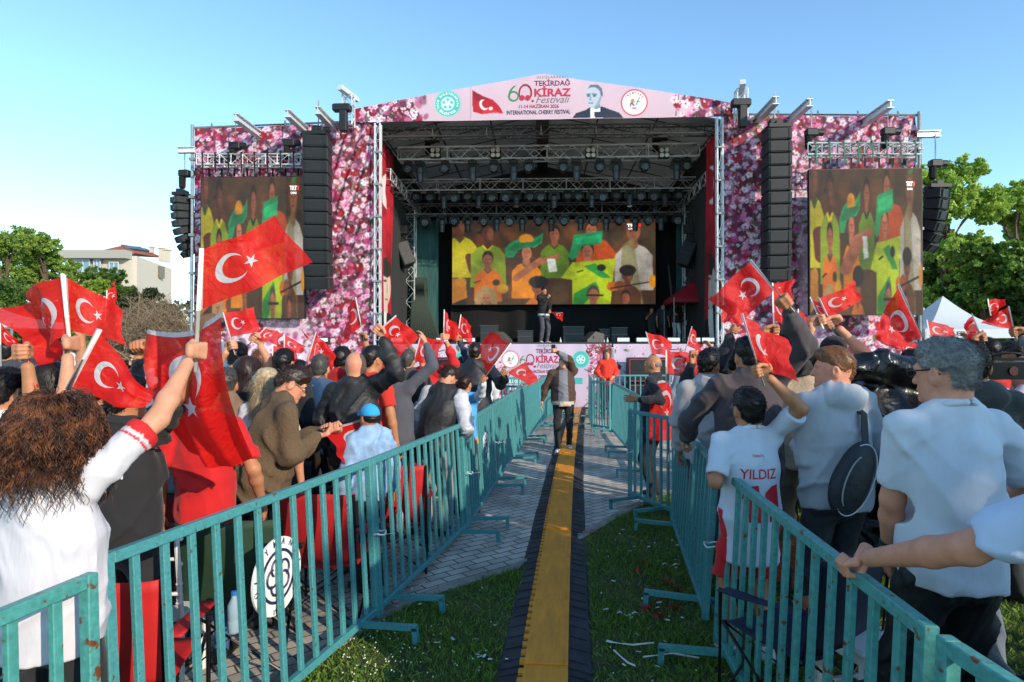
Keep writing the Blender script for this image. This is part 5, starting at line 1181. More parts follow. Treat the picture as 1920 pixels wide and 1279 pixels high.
# ================================================================== PEOPLE
from mathutils.bvhtree import BVHTree
SKIN = {'fair': '#c98d6e', 'tan': '#b27854', 'olive': '#a66f4e', 'pink': '#cc8a6d', 'deep': '#8f5c40'}
HAIRC = {'black': '#14100e', 'brown': '#2b1a10', 'grey': '#7b7874', 'dark': '#1c1511', 'blonde': '#b09a78', 'auburn': '#5d3218', 'salt': '#4a4744', 'light': '#6a4426'}
def skin_mat(k): return mat('skin_' + k, SKIN[k], .52, var=.1, vscale=14, bump=.0012, bscale=90, sss=.12, spec=.35)
def hair_mat(k): return mat('hair_' + k, HAIRC[k], .45, var=.35, vscale=30, spec=.4)
def cloth_mat(c, rough=.85, kind='woven'):
    v = [int(c[i:i+2], 16) for i in (1, 3, 5)]
    if max(v) < 60: c = '#%02x%02x%02x' % tuple(min(255, int(k * .9 + 14)) for k in v)
    if kind == 'leather': return mat('leather_' + c[1:], c, .38, var=.15, vscale=5, bump=.003, bscale=22)
    if kind == 'nylon': return mat('nylon_' + c[1:], c, .6, var=.1, vscale=5, bump=.006, bscale=22)
    if kind == 'denim': return mat('denim_' + c[1:], c, .85, var=.22, vscale=9, bump=.002, bscale=60)
    if kind == 'fleece': return mat('fleece_' + c[1:], c, .95, var=.1, vscale=30, bump=.006, bscale=55)
    return mat('cotton_' + c[1:], c, .9, var=.07, vscale=6, bump=.012, bscale=9, sheen=.1, stretch=(1, 1, .32))
def strands(V, F, n, seed, ln, comb, wd=.0012, curl=0):
    r = np.random.RandomState(seed)
    a, b, c = V[F[:, 0]], V[F[:, 1]], V[F[:, 2]]; N = np.cross(b - a, c - a); N /= np.linalg.norm(N, axis=1)[:, None] + 1e-9
    i = r.randint(0, len(F), n); p = V[F[i, 0]] * r.rand(n, 1); q = r.rand(n, 1); p = V[F[i, 0]] * (1 - q) + V[F[i, 2]] * q; nn = N[i]
    cb = np.array(comb, float); d = nn * .25 + cb * 1.0 + r.normal(0, .26, (n, 3)); d /= np.linalg.norm(d, axis=1)[:, None]
    s = np.cross(d, nn + 1e-3); s /= np.linalg.norm(s, axis=1)[:, None] + 1e-9; L = ln * r.uniform(.5, 1.2, (n, 1)); w_ = wd * r.uniform(.6, 1.4, (n, 1))
    p0 = p - nn * .003; pm = p0 + d * L * .55 + nn * .003; pe = p0 + d * L + cb * L * .1
    W = np.stack([p0 - s * w_, p0 + s * w_, pm + s * w_ * .8, pm - s * w_ * .8, pe + s * w_ * .15, pe - s * w_ * .15], 1).reshape(-1, 3)
    k = np.arange(n)[:, None] * 6; Q = np.concatenate([k + np.array([[0, 1, 2, 3]]), k + np.array([[3, 2, 4, 5]])])
    return W, Q
def fist(sd, c, f, a, side, s):
    f = Vector(f).normalized(); a = Vector(a).normalized(); f = (f - a * f.dot(a)); f = f.normalized() if f.length > .05 else frame(a)[0]
    n = a.cross(f) if side > 0 else f.cross(a); Q = c + f * .018 * s
    for k in range(4):
        o = a * ((1.5 - k) * .0205 * s); fl = (.95, 1.05, 1.0, .85)[k]; W = c - f * .055 * s + o * .55 - n * .012 * s; K = Q + f * .018 * s * fl - n * .03 * s + o
        p1 = Q + f * .037 * s * fl + n * .000 * s + o * 1.02; p2 = Q + f * .018 * s + n * .027 * s * fl + o; p3 = Q - f * .010 * s + n * .023 * s + o * .95
        sd.cap(W, K, .0155 * s, .0125 * s, k=.012); sd.cap(K, p1, .0108 * s, .0098 * s, k=.005); sd.cap(p1, p2, .0098 * s, .0092 * s, k=.005); sd.cap(p2, p3, .0092 * s, .008 * s, k=.004)
    t0 = c - f * .04 * s + a * .022 * s; t1 = Q - f * .012 * s + a * .042 * s + n * .012 * s; t2 = Q + f * .012 * s + a * .036 * s + n * .032 * s
    sd.cap(t0, t1, .016 * s, .0125 * s, k=.012); sd.cap(t1, t2, .012 * s, .0095 * s, k=.006)
    return Q
def openhand(sd, c, f, side, s, palm=None):
    f = Vector(f).normalized(); n = Vector(palm) if palm is not None else Vector((-side, 0, 0)); n = (n - f * n.dot(f)).normalized(); a = f.cross(n) * side
    for k in range(4):
        o = a * ((1.5 - k) * .021 * s); L = (.9, 1.05, 1.0, .8)[k]; W = c - f * .05 * s + o * .5; K = c + f * .03 * s + o
        p1 = K + f * .036 * s * L + n * .008 * s + o * .1; p2 = p1 + f * .022 * s * L + n * .016 * s; p3 = p2 + f * .010 * s * L + n * .018 * s
        sd.cap(W, K, .0155 * s, .012 * s, k=.014); sd.cap(K, p1, .0105 * s, .0092 * s, k=.005); sd.cap(p1, p2, .0092 * s, .0085 * s, k=.004); sd.cap(p2, p3, .0085 * s, .0072 * s, k=.004)
    t0 = c - f * .035 * s + a * .018 * s; t1 = c + f * .0 * s + a * .046 * s + n * .014 * s; t2 = c + f * .03 * s + a * .05 * s + n * .024 * s
    sd.cap(t0, t1, .0155 * s, .012 * s, k=.012); sd.cap(t1, t2, .0115 * s, .009 * s, k=.005)
class Person: pass
def person(label, px, py, z, rz=0, lean=0, tilt=0, look=0, nod=0, w=1.0, f=1.0, skin='tan', hair=('short', 'dark'), top=('tee', '#c8c8c8'), bottom=('trousers', '#1c1d22'),
           shoes='#1a1a1c', R_=None, L_=None, feet=None, vox=None, H=None, glasses=False, hem=None, colorfn=None, eyes=False, fold=None, base_z=0.0, group=None, seed=None, beard=None, name='person', topkind='woven', botkind='woven', collar=None, head=1.0):
    seed = seed if seed is not None else int(px * 7 + py) % 9973
    rz, lean, tilt, look, nod = [R(v) for v in (rz, lean, tilt, look, nod)]
    top_h = CAMH - (py - HOR) / FPX * z - base_z; U0 = Matrix.Rotation(-lean, 3, 'X') @ Matrix.Rotation(tilt, 3, 'Y'); hz = .93
    hc0 = Vector((0, 0, hz)) + U0 @ Vector((0, .015, 1.637 - hz)); k_top = hc0.z + .122
    H = H or top_h / (k_top / 1.78); s = H / 1.78
    hw = P(px, 0, z); Rz = Matrix.Rotation(rz, 3, 'Z'); rot = Rz @ (hc0 * s)
    base = Vector((hw.x - rot.x, z - rot.y, base_z + (top_h - k_top * s)))
    if abs(base.z - base_z) < .03: base.z = base_z
    t_ = thing(name, label, 'person', base, rz, group); inv = (Matrix.Translation(base) @ Matrix.Rotation(rz, 4, 'Z')).inverted()
    vox = vox or (.0105 if z < 3 else .0125 if z < 4.6 else .016 if z < 7 else .021 if z < 10 else .026)
    fv = .0048 if z < 3 else .006 if z < 5.5 else .0085 if z < 9 else .012
    U = lambda x, y, z_: (Vector((0, 0, hz)) + U0 @ Vector((x, y, z_ - hz))) * s
    kind = top[0]; th = {'tee': .006, 'jersey': .006, 'long': .008, 'jacket': .018, 'hoodie': .02, 'vest': .03, 'blouse': .006, 'fleece': .026}[kind]
    HC = hc0 * s; Mh = U0.to_4x4() @ Matrix.Rotation(look, 4, 'Z') @ Matrix.Rotation(-nod, 4, 'X'); M3 = Mh.to_3x3()
    # arms
    arms = {}
    for nm, side, spec in (('R', 1, R_), ('L', -1, L_)):
        sh = U(side * .174 * w, 0, 1.438)
        if spec is None: spec = dict(l=(side * (.27 * w + .02), .05, .80))
        tg = inv @ Vector(spec['t']) if 't' in spec else Vector(spec['l']) * s
        up = (tg - sh).normalized()
        sh = sh + Vector((-side * .02 * max(0, up.z), 0, .055 * max(0, up.z))) * s
        l1, l2 = .285 * s * spec.get('len', 1), .335 * s * spec.get('len', 1); D = tg - sh; dist = D.length; mx = (l1 + l2) * .985
        if dist > mx: tg = sh + D * (mx / dist); D = tg - sh; dist = mx
        pole = Vector(spec.get('pole', (side * .5, -.35, -.8))); u = D.normalized(); pv = pole - u * pole.dot(u); pv = pv.normalized() if pv.length > 1e-3 else frame(u)[0]
        ca = (l1 * l1 + dist * dist - l2 * l2) / (2 * l1 * dist); ca = max(-1, min(1, ca)); el = sh + u * l1 * ca + pv * l1 * math.sqrt(1 - ca * ca)
        fd = (tg - el).normalized(); wr = tg - fd * .085 * s; g = spec.get('g')
        if g is not None: g = (Matrix.Rotation(-rz, 3, 'Z') @ Vector(g)).normalized()
        arms[nm] = (side, sh, el, wr, tg, fd, g, spec)
    # skin
    parts = []
    sd = SDF(); sd.cap(U(0, 0, .95), U(0, 0, 1.3), .10 * s, .11 * s, k=.05).cap(U(-.12, 0, 1.43), U(.12, 0, 1.43), .055 * s, k=.05)
    for nm, (side, sh, el, wr, tg, fd, g, spec) in arms.items():
        sd.cap(sh, el, .045 * s * f ** .5, .041 * s, k=.03); sd.cap(el, el.lerp(wr, .35), .042 * s, .041 * s, k=.02); sd.cap(el.lerp(wr, .35), wr, .041 * s, .026 * s, k=.02)
    legs = feet or ((.095, 0, 0), (-.095, 0, 0)); lg = []
    for i, (side, ft) in enumerate(((1, legs[0]), (-1, legs[1]))):
        hip = Vector((side * .085 * w, 0, .90)) * s; an = Vector((ft[0], ft[1], .085 + ft[2])) * s; mid = (hip + an) / 2
        bend = math.sqrt(max(0, (.42 * s) ** 2 - ((hip - an).length / 2) ** 2)); kn = mid + Vector((side * .01, max(.012 * s, min(bend, .22 * s)), 0)); lg.append((side, hip, kn, an, ft))
        sd.cap(hip, kn, .062 * s, .05 * s, k=.03); sd.cap(kn, kn.lerp(an, .4), .05 * s, .05 * s, k=.02); sd.cap(kn.lerp(an, .4), an, .05 * s, .034 * s, k=.02); sd.ell(an + Vector((0, .06, -.045)) * s, (.035 * s, .09 * s, .03 * s))
    parts.append(sd.mesh(vox))
    hd = SDF(); q = lambda x, y, z_: HC + (M3 @ Vector((x, y, z_))) * s * head; rs = lambda *a: tuple(k * s * head for k in a)
    hd.ell(q(0, -.008, .018), rs(.076, .095, .09), Mh, k=.03).ell(q(0, .022, -.035), rs(.061, .074, .085), Mh, k=.03).ell(q(0, .035, -.078), rs(.046, .052, .04), Mh, k=.03)
    hd.cap(q(0, .09, .004), q(0, .108, -.034), .008 * s, .0135 * s, k=.012).ell(q(0, .082, -.1), rs(.022, .02, .018), Mh, k=.02)
    hd.cap(q(-.032, .083, .018), q(.032, .083, .018), .011 * s, k=.018).cap(q(-.017, .09, -.064), q(.017, .09, -.064), .0085 * s, k=.006)
    for e in (-1, 1):
        hd.ell(q(e * .031, .101, -.002), rs(.016, .012, .010), Mh, k=.012, sub=True)
        hd.ell(q(e * .079, -.006, -.016), rs(.011, .021, .033), Mh, k=.008); hd.ell(q(e * .088, -.001, -.012), rs(.007, .010, .018), Mh, k=.006, sub=True)
    hd.cap(U(0, -.015, 1.43), q(0, -.022, -.05), .066 * s * f ** .4, .058 * s * f ** .4, k=.04); hd.cap(U(-.07, -.02, 1.475), U(.07, -.02, 1.475), .035 * s, k=.06)
    parts.append(hd.mesh(fv))
    out = {}
    for nm, (side, sh, el, wr, tg, fd, g, spec) in arms.items():
        sd = SDF(); sd.cap(wr - fd * .06 * s, wr + fd * .01 * s, .029 * s, .027 * s, k=.02)
        if g is not None: gp_ = fist(sd, tg, fd, g, side, s * .93)
        else: openhand(sd, tg, fd, side, s, spec.get('palm')); gp_ = tg + fd * .03
        parts.append(sd.mesh(min(fv, .0075) * (.8 if z < 3 else 1))); out[nm] = (Matrix.Translation(base) @ Matrix.Rotation(rz, 4, 'Z')) @ gp_
    V, F = join(parts); body = meshobj('body', V, F, skin_mat(skin), t_, True)
    # shirt or jacket
    tc = top[1]; sd = SDF(); fk = .05
    sd.ell(U(0, -.008, 1.275), ((.168 * w + th) * s, (.112 * f + th) * s, .21 * s), U0.to_4x4(), k=fk).ell(U(0, .008, 1.06), ((.150 * w * f ** .5 + th) * s, (.115 * f + th) * s, .2 * s), U0.to_4x4(), k=fk)
    hm = hem if hem is not None else {'tee': .86, 'jersey': .80, 'long': .86, 'jacket': .86, 'hoodie': .87, 'vest': .88, 'blouse': .88, 'fleece': .84}[kind]
    sd.ell(U(0, 0, .95), ((.162 * w + th) * s, (.118 * f + th) * s, .16 * s), k=fk); sd.cap(U(0, .0, 1.22), (0, 0, (hm - .03) * s), (.148 * w + th) * s, (.162 * w + th) * s, k=fk, sq=((0, 1, 0), .80 * f))
    sd.cap(U(-.145 * w, -.005, 1.435), U(.145 * w, -.005, 1.435), (.048 + th) * s, k=.05); sd.cap(U(-.075, -.02, 1.487), U(.075, -.02, 1.487), (.040 + th) * s, k=.05)
    sd.cap(U(0, -.012, 1.38), U(0, -.02, 1.492), (.082 * f ** .4 + th) * s, (.066 * f ** .4 + th) * s, k=.03)
    long = kind not in ('tee', 'jersey', 'blouse'); sleeves = SDF()
    for nm, (side, sh, el, wr, tg, fd, g, spec) in arms.items():
        dst = sleeves if kind == 'vest' else sd
        if long:
            dst.cap(sh, el, (.050 + th * 1.1) * s, (.046 + th) * s, k=.035); we = wr.lerp(el, .06); dst.cap(el, el.lerp(we, .6), (.05 + th) * s, (.044 + th) * s, k=.03); dst.cap(el.lerp(we, .6), we, (.044 + th) * s, (.030 + th * .8) * s, k=.02)
            dst.cap(we, we + fd * .012 * s, (.034 + th * .6) * s, k=.005)
        else:
            e2 = sh.lerp(el, .70); dst.cap(sh, e2, (.053 * f ** .5 + th) * s, (.061 + th) * s, k=.035); dst.cap(e2, e2 + (el - sh).normalized() * .02 * s, (.061 + th) * s, k=.004); 
    sd.cut((0, 0, hm * s), (0, 0, -1), k=.006)
    if kind in ('tee', 'jersey', 'blouse'):
        for nm, (side, sh, el, wr, tg, fd, g, spec) in arms.items():
            d = (el - sh).normalized(); c = sh.lerp(el, .78); sd.ell(c + d * .075 * s, (.1 * s, .1 * s, .075 * s), frame_m(d), k=.006, sub=True)
    if kind in ('jacket', 'vest', 'fleece'): sd.cap(U(-.04, -.005, 1.515), U(.04, -.005, 1.515), (.05 + th * .7) * s, k=.02)
    if kind == 'hoodie':
        sd.ell(U(0, -.085, 1.48), (.115 * s, .07 * s, .085 * s), U0.to_4x4(), k=.03); sd.ell(U(0, -.05, 1.53), (.075 * s, .06 * s, .03 * s), U0.to_4x4(), k=.015); sd.ell(U(0, -.03, 1.57), (.06 * s, .06 * s, .04 * s), k=.01, sub=True)
    fl = fold if fold is not None else {'tee': .010, 'jersey': .007, 'blouse': .009, 'long': .011, 'jacket': .015, 'hoodie': .013, 'vest': .012, 'fleece': .010}[kind]
    V, F = sd.mesh(vox, fold=fl, seed=seed, freq=27)
    gname = {'tee': 't_shirt', 'jersey': 'jersey', 'long': 'shirt', 'jacket': 'jacket', 'hoodie': 'hooded_sweatshirt', 'vest': 'vest', 'blouse': 'blouse', 'fleece': 'fleece_jacket'}[kind]
    if colorfn:
        C = colorfn(V / s, arms, U, s); shirt = meshobj(gname, V, F, mat('cotton_printed', attr=True, rough=.85, bump=.012, bscale=9, stretch=(1, 1, .32)), t_, True, col=C)
    else: shirt = meshobj(gname, V, F, cloth_mat(tc, kind=topkind), t_, True)
    if kind == 'vest':
        V2, F2 = sleeves.mesh(vox, fold=.012, seed=seed + 1, freq=50); meshobj('sleeves', V2, F2, cloth_mat(top[2], kind='nylon'), t_, True)
    if kind in ('tee', 'jersey') and z < 4.5:
        m = MB(); rc = .060 * f ** .4; m.tube([U(rc * 1.0 * math.sin(a), -.022 + rc * 1.05 * -math.cos(a), 1.512 + .020 * math.cos(a)) for a in np.linspace(0, 6.2832, 29)], .0125 * s, 8); m.build('collar', shirt.data.materials[0] if not colorfn else cloth_mat('#d8d8dc'), t_, True)
    # trousers, shoes
    sd = SDF(); sd.ell((0, 0, .92 * s), ((.158 * w) * s, .118 * f * s, .13 * s), k=.05)
    for (side, hip, kn, an, ft) in lg:
        if bottom[0] == 'shorts': sd.cap(hip, hip.lerp(kn, .95), .09 * s, .088 * s, k=.03)
        else:
            kf = 1.0 if bottom[0] == 'trousers' else .88; sd.cap(hip, kn, .09 * s * f ** .5, .068 * s * kf, k=.04); sd.cap(kn, an, .067 * s * kf, .052 * s * kf, k=.02)
    if bottom[0] == 'shorts':
        sd.cut((0, 0, .53 * s), (0, 0, -1), k=.005)
    V, F = sd.mesh(vox * 1.1, fold=.010, seed=seed + 3, freq=30); meshobj('shorts' if bottom[0] == 'shorts' else 'trousers', V, F, cloth_mat(bottom[1], kind=botkind), t_, True)
    for (side, hip, kn, an, ft) in lg:
        yaw = ft[3] if len(ft) > 3 else side * -.15; Mf = Matrix.Rotation(yaw, 4, 'Z'); sh_ = SDF(); fwd = Mf.to_3x3() @ Vector((0, 1, 0)); g0 = an - Vector((0, 0, .085)) * s
        sh_.cap(g0 + fwd * -.035 * s + Vector((0, 0, .04 * s)), g0 + fwd * .15 * s + Vector((0, 0, .03 * s)), .043 * s, .036 * s, k=.02).ell(g0 + Vector((0, 0, .07 * s)), rs(.042, .05, .045), k=.02)
        sh_.cut(g0 + Vector((0, 0, .004)), (0, 0, -1), k=.004); V, F = sh_.mesh(max(.009, vox * .7)); meshobj('shoe', V, F, mat('shoe_' + shoes[1:], shoes, .6, var=.15), t_, True)
    # hair
    hs, hc = hair[0], hair[1]; V = None; nst = 9000 if z < 3 else 5000 if z < 4.8 else 1500 if z < 8 else 400
    if hs in ('short', 'quiff', 'long', 'curly', 'fringe', 'fade', 'bun'):
        h = SDF()
        if hs == 'fringe': h.ell(q(0, -.026, -.005), rs(.0772, .082, .055), Mh); h.cut(q(0, 0, .020), M3 @ Vector((0, 0, 1)), k=.01); h.ell(q(0, .07, -.0), rs(.09, .075, .12), Mh, sub=True, k=.015)
        else:
            g_ = {'short': 1.0, 'fade': .97, 'quiff': 1.02, 'long': 1.08, 'curly': 1.12, 'bun': 1.02}[hs]
            h.ell(q(0, -.014, .030), rs(.0815 * g_, .1 * g_, .092 * g_), Mh, k=.02)
            if hs in ('short', 'quiff', 'fade'): h.ell(q(0, .02, .078), rs(.062, .078, .047 if hs != 'quiff' else .058), Mh, k=.03); h.ell(q(0, -.055, -.03), rs(.062 if hs != 'fade' else .05, .045, .05), Mh, k=.02)
            if hs == 'long':
                h.cap(q(0, -.05, .0), q(0, -.055, -.16), .088 * s, .088 * s, k=.04, sq=(M3 @ Vector((0, 1, 0)), .75)); h.cap(q(0, -.055, -.16), U(0, -.12, 1.18), .09 * s, .06 * s, k=.05, sq=(M3 @ Vector((0, 1, 0)), .55))
                for e in (-1, 1): h.cap(q(e * .065, -.01, -.02), U(e * .085, -.03, 1.30), .032 * s, .035 * s, k=.04)
            if hs == 'bun': h.ell(q(0, -.115, .06), rs(.042, .04, .042), Mh, k=.015)
            h.ell(q(0, .095, -.04), rs(.067, .072, .086), Mh, sub=True, k=.02)
            if hs in ('short', 'quiff', 'fade', 'bun'):
                for e in (-1, 1): h.ell(q(e * .09, .012, -.05), rs(.03, .036, .055), Mh, sub=True, k=.015)
                h.cut(q(0, 0, -.078), M3 @ Vector((0, .25, -1)), k=.01)
        V, F = h.mesh(fv * 1.1, fold=.004 if hs != 'curly' else .01, seed=seed + 9, freq=90 if hs != 'long' else 45)
        comb = M3 @ Vector((0, -.55, -.25)) if hs in ('short', 'quiff', 'fade', 'bun', 'fringe') else Vector((0, 0, -1))
        ln = {'short': .015, 'quiff': .02, 'long': .07, 'curly': .02, 'fringe': .010, 'fade': .010, 'bun': .02}[hs] * s
        W, Q = strands(V, F, nst if hs != 'long' else nst * 2, seed, ln, comb, wd=.0011 if z < 5 else .002); V, F = join([(V, F), (W, Q)])
        meshobj('hair', V, F, hair_mat(hc), t_, True)
    if hs == 'shaved':
        h = SDF(); h.ell(q(0, -.02, .0), rs(.0775, .086, .07), Mh); h.cut(q(0, 0, .03), M3 @ Vector((0, 0, 1)), k=.01); h.ell(q(0, .075, -.0), rs(.09, .075, .12), Mh, sub=True, k=.01); h.cut(q(0, 0, -.06), (0, 0, -1), k=.01); V, F = h.mesh(fv); meshobj('hair', V, F, mat('stubble', '#8f664f', .7), t_, True)
    if hs in ('cap', 'capback', 'hat'):
        h = SDF(); h.ell(q(0, -.012, .03), rs(.089, .107, .095), Mh, k=.02); h.cut(q(0, 0, .012), M3 @ Vector((0, -.12, -1)), k=.006)
        V, F = h.mesh(fv * 1.1); cp = meshobj('cap', V, F, cloth_mat(hair[2]), t_, True); m = MB(); br = []
        sg = 1 if hs == 'cap' else -1
        for j in range(9):
            a = (j / 8 - .5) * 2.5; br.append((math.sin(a) * .082, math.cos(a) * .095)); 
        vs = []
        for lay in (0, .006):
            for (bx, by) in br: vs.append(q(bx, sg * (by - .01) - .0, .018 + lay)); 
            for (bx, by) in br: vs.append(q(bx * .95, sg * (by + .075 * math.cos(bx * 14)), .008 + lay - .012 * (abs(bx) / .08)))
        fs = [(i, i + 1, i + 10, i + 9) for i in range(8)] + [(i + 18, i + 27, i + 28, i + 19) for i in range(8)] + [(i + 9, i + 10, i + 28, i + 27) for i in range(8)]
        m.add(vs, fs); m.build('brim', cloth_mat(hair[2]), cp, True); m = MB(); m.ell(q(0, -.012, .125), rs(.01, .01, .006), 8); m.build('button', cloth_mat(hair[2]), cp)
        h = SDF(); h.ell(q(0, -.03, -.005), rs(.08, .085, .062), Mh); h.cut(q(0, 0, .02), M3 @ Vector((0, 0, 1)), k=.01); h.ell(q(0, .07, -.0), rs(.09, .08, .12), Mh, sub=True, k=.015); V, F = h.mesh(fv); W, Q = strands(V, F, nst // 3, seed, .015, M3 @ Vector((0, -.4, -.6))); V, F = join([(V, F), (W, Q)]); meshobj('hair', V, F, hair_mat(hair[1]), t_, True)
    if beard or eyes:
        if beard:
            h = SDF(); h.ell(q(0, .035, -.075), rs(.056, .062, .05), Mh); h.cut(q(0, 0, -.045), M3 @ Vector((0, .2, 1)), k=.01); h.ell(q(0, .105, -.05), rs(.022, .03, .018), Mh, sub=True, k=.01); V, F = h.mesh(fv); meshobj('beard', V, F, hair_mat(beard), t_, True)
        for e in (-1, 1):
            m = MB(); m.ell(q(e * .031, .086, -.003), rs(.0125, .009, .0085), 10); m.build('eye', mat('eye_white', '#c9bdb4', .3), t_, True)
            m = MB(); m.ell(q(e * .031, .0925, -.003), rs(.005, .004, .0055), 8); m.build('iris', mat('iris_dark', '#1a0f0a', .2), t_, True)
            m = MB(); m.tube([q(e * .017, .100, .018), q(e * .033, .098, .023), q(e * .048, .086, .017)], .0035 * s, 4); m.build('eyebrow', hair_mat(hc if hs != 'capback' else 'dark'), t_, True)
        m = MB(); m.tube([q(-.02, .094, -.063), q(0, .101, -.062), q(.02, .094, -.063)], .0045 * s, 5); m.build('mouth', mat('lips', '#7c3a34', .5), t_, True)
    if glasses:
        m = MB(); gm = mat('glasses_frame', '#15120f', .3)
        for e in (-1, 1):
            m.tube([q(e * .033 + .022 * math.cos(a), .106, .0 + .017 * math.sin(a)) for a in np.linspace(0, 6.283, 15)], .0022 * s, 5); m.tube([q(e * .055, .104, .004), q(e * .078, .06, .006), q(e * .083, -.005, .008), q(e * .082, -.03, -.012)], .0028 * s, 5)
        m.tube([q(-.012, .108, .003), q(.012, .108, .003)], .0022 * s, 5); m.build('glasses', gm, t_)
    p = Person(); p.root, p.body, p.shirt, p.hand, p.arms, p.U, p.s, p.q, p.inv, p.base, p.rz, p.M3 = t_, body, shirt, out, arms, U, s, q, inv, base, rz, M3; return p
def frame_m(d):
    x, y, d = frame(d); M_ = Matrix((x, y, d)).transposed(); return M_.to_4x4()
def decal(p, txt, cx, cz, w_, h_, m_, bold=0, name='lettering', shear=0, off=.004, v_f=None, front=False):
    """lettering wrapped on the back of a garment"""
    import bmesh
    me = p.shirt.data; bv = BVHTree.FromPolygons([v.co.copy() for v in me.vertices], [tuple(q.vertices) for q in me.polygons])
    v, f_ = v_f if v_f else text_mesh(txt, bold, shear); lo, hi = v.min(0), v.max(0)
    bm = bmesh.new(); vs = [bm.verts.new(((a[0] - lo[0]) / (hi[0] - lo[0]) * w_ - w_ / 2 + cx, 0, (a[1] - lo[1]) / max(hi[1] - lo[1], 1e-6) * h_ - h_ / 2 + cz)) for a in v]
    for q in f_:
        try: bm.faces.new([vs[i] for i in q])
        except ValueError: pass
    bmesh.ops.triangulate(bm, faces=bm.faces)
    for _ in range(3):
        es = [e for e in bm.edges if e.calc_length() > .018]
        if not es: break
        bmesh.ops.subdivide_edges(bm, edges=es, cuts=1); bmesh.ops.triangulate(bm, faces=bm.faces)
    y0, dr = (-1, 1) if not front else (1, -1)
    for q in bm.verts:
        h = bv.ray_cast(Vector((q.co.x, y0, q.co.z)), Vector((0, dr, 0)))
        q.co.y = (h[0].y - dr * off) if h[0] is not None else -.12 * -y0
    me2 = bpy.data.meshes.new(name); bm.to_mesh(me2); bm.free(); me2.materials.append(m_); o = bpy.data.objects.new(name, me2); return put(o, p.root)

# ================================================================== FLAGS
def flag_mat():
    m = mat('flag_cloth', '#d01218', .6); n, l = m.node_tree.nodes, m.node_tree.links; b = n['Principled BSDF']
    uv = n.new('ShaderNodeUVMap'); uv.uv_map = 'UVMap'; sp = n.new('ShaderNodeSeparateXYZ'); l.new(uv.outputs[0], sp.inputs[0])
    def M_(op, a, b_=None, c=None):
        q = n.new('ShaderNodeMath'); q.operation = op
        for i, v in enumerate((a, b_, c)):
            if v is None: continue
            if isinstance(v, (int, float)): q.inputs[i].default_value = v
            else: l.new(v, q.inputs[i])
        return q.outputs[0]
    X = M_('MULTIPLY', sp.outputs[0], 1.5); Y = M_('SUBTRACT', sp.outputs[1], .5)
    def dist(cx): a = M_('SUBTRACT', X, cx); return M_('SQRT', M_('ADD', M_('MULTIPLY', a, a), M_('MULTIPLY', Y, Y))), a
    d1, _ = dist(.5); d2, _ = dist(.5625); d3, a3 = dist(.8208)
    cres = M_('MULTIPLY', M_('LESS_THAN', d1, .25), M_('GREATER_THAN', d2, .2))
    ang = M_('ARCTAN2', Y, M_('MULTIPLY', a3, -1)); md = M_('FLOORED_MODULO', M_('ADD', ang, math.pi / 5), 2 * math.pi / 5); t = M_('ABSOLUTE', M_('SUBTRACT', md, math.pi / 5))
    e = M_('MULTIPLY', d3, M_('ADD', M_('COSINE', t), M_('MULTIPLY', M_('SINE', t), 3.078))); star = M_('LESS_THAN', e, .125)
    slv = M_('LESS_THAN', sp.outputs[0], .035); wt = M_('MAXIMUM', M_('MAXIMUM', cres, star), slv)
    mx = n.new('ShaderNodeMixRGB'); l.new(wt, mx.inputs[0]); mx.inputs[1].default_value = (*hx('#ee1a16'), 1); mx.inputs[2].default_value = (*hx('#e0dcdc'), 1)
    l.new(mx.outputs[0], b.inputs['Base Color']); tr = n.new('ShaderNodeBsdfTranslucent'); l.new(mx.outputs[0], tr.inputs[0]); ms = n.new('ShaderNodeMixShader'); ms.inputs[0].default_value = .5
    tc = n.new('ShaderNodeTexCoord'); nz = n.new('ShaderNodeTexNoise'); nz.inputs['Scale'].default_value = 14; nz.inputs['Detail'].default_value = 3; nz.inputs['Distortion'].default_value = 1.2; l.new(tc.outputs['Object'], nz.inputs['Vector'])
    bp = n.new('ShaderNodeBump'); bp.inputs['Distance'].default_value = .014; bp.inputs['Strength'].default_value = .8; l.new(nz.outputs[0], bp.inputs['Height']); l.new(bp.outputs[0], b.inputs['Normal']); l.new(bp.outputs[0], tr.inputs['Normal'])
    l.new(b.outputs[0], ms.inputs[1]); l.new(tr.outputs[0], ms.inputs[2]); tp = n.new('ShaderNodeBsdfTransparent'); m2 = n.new('ShaderNodeMixShader'); m2.inputs[0].default_value = .09
    l.new(ms.outputs[0], m2.inputs[1]); l.new(tp.outputs[0], m2.inputs[2]); l.new(m2.outputs[0], n['Material Output'].inputs[0]); return m
M_flag = flag_mat(); M_pole = mat('flag_stick_white', '#dedbd6', .5)
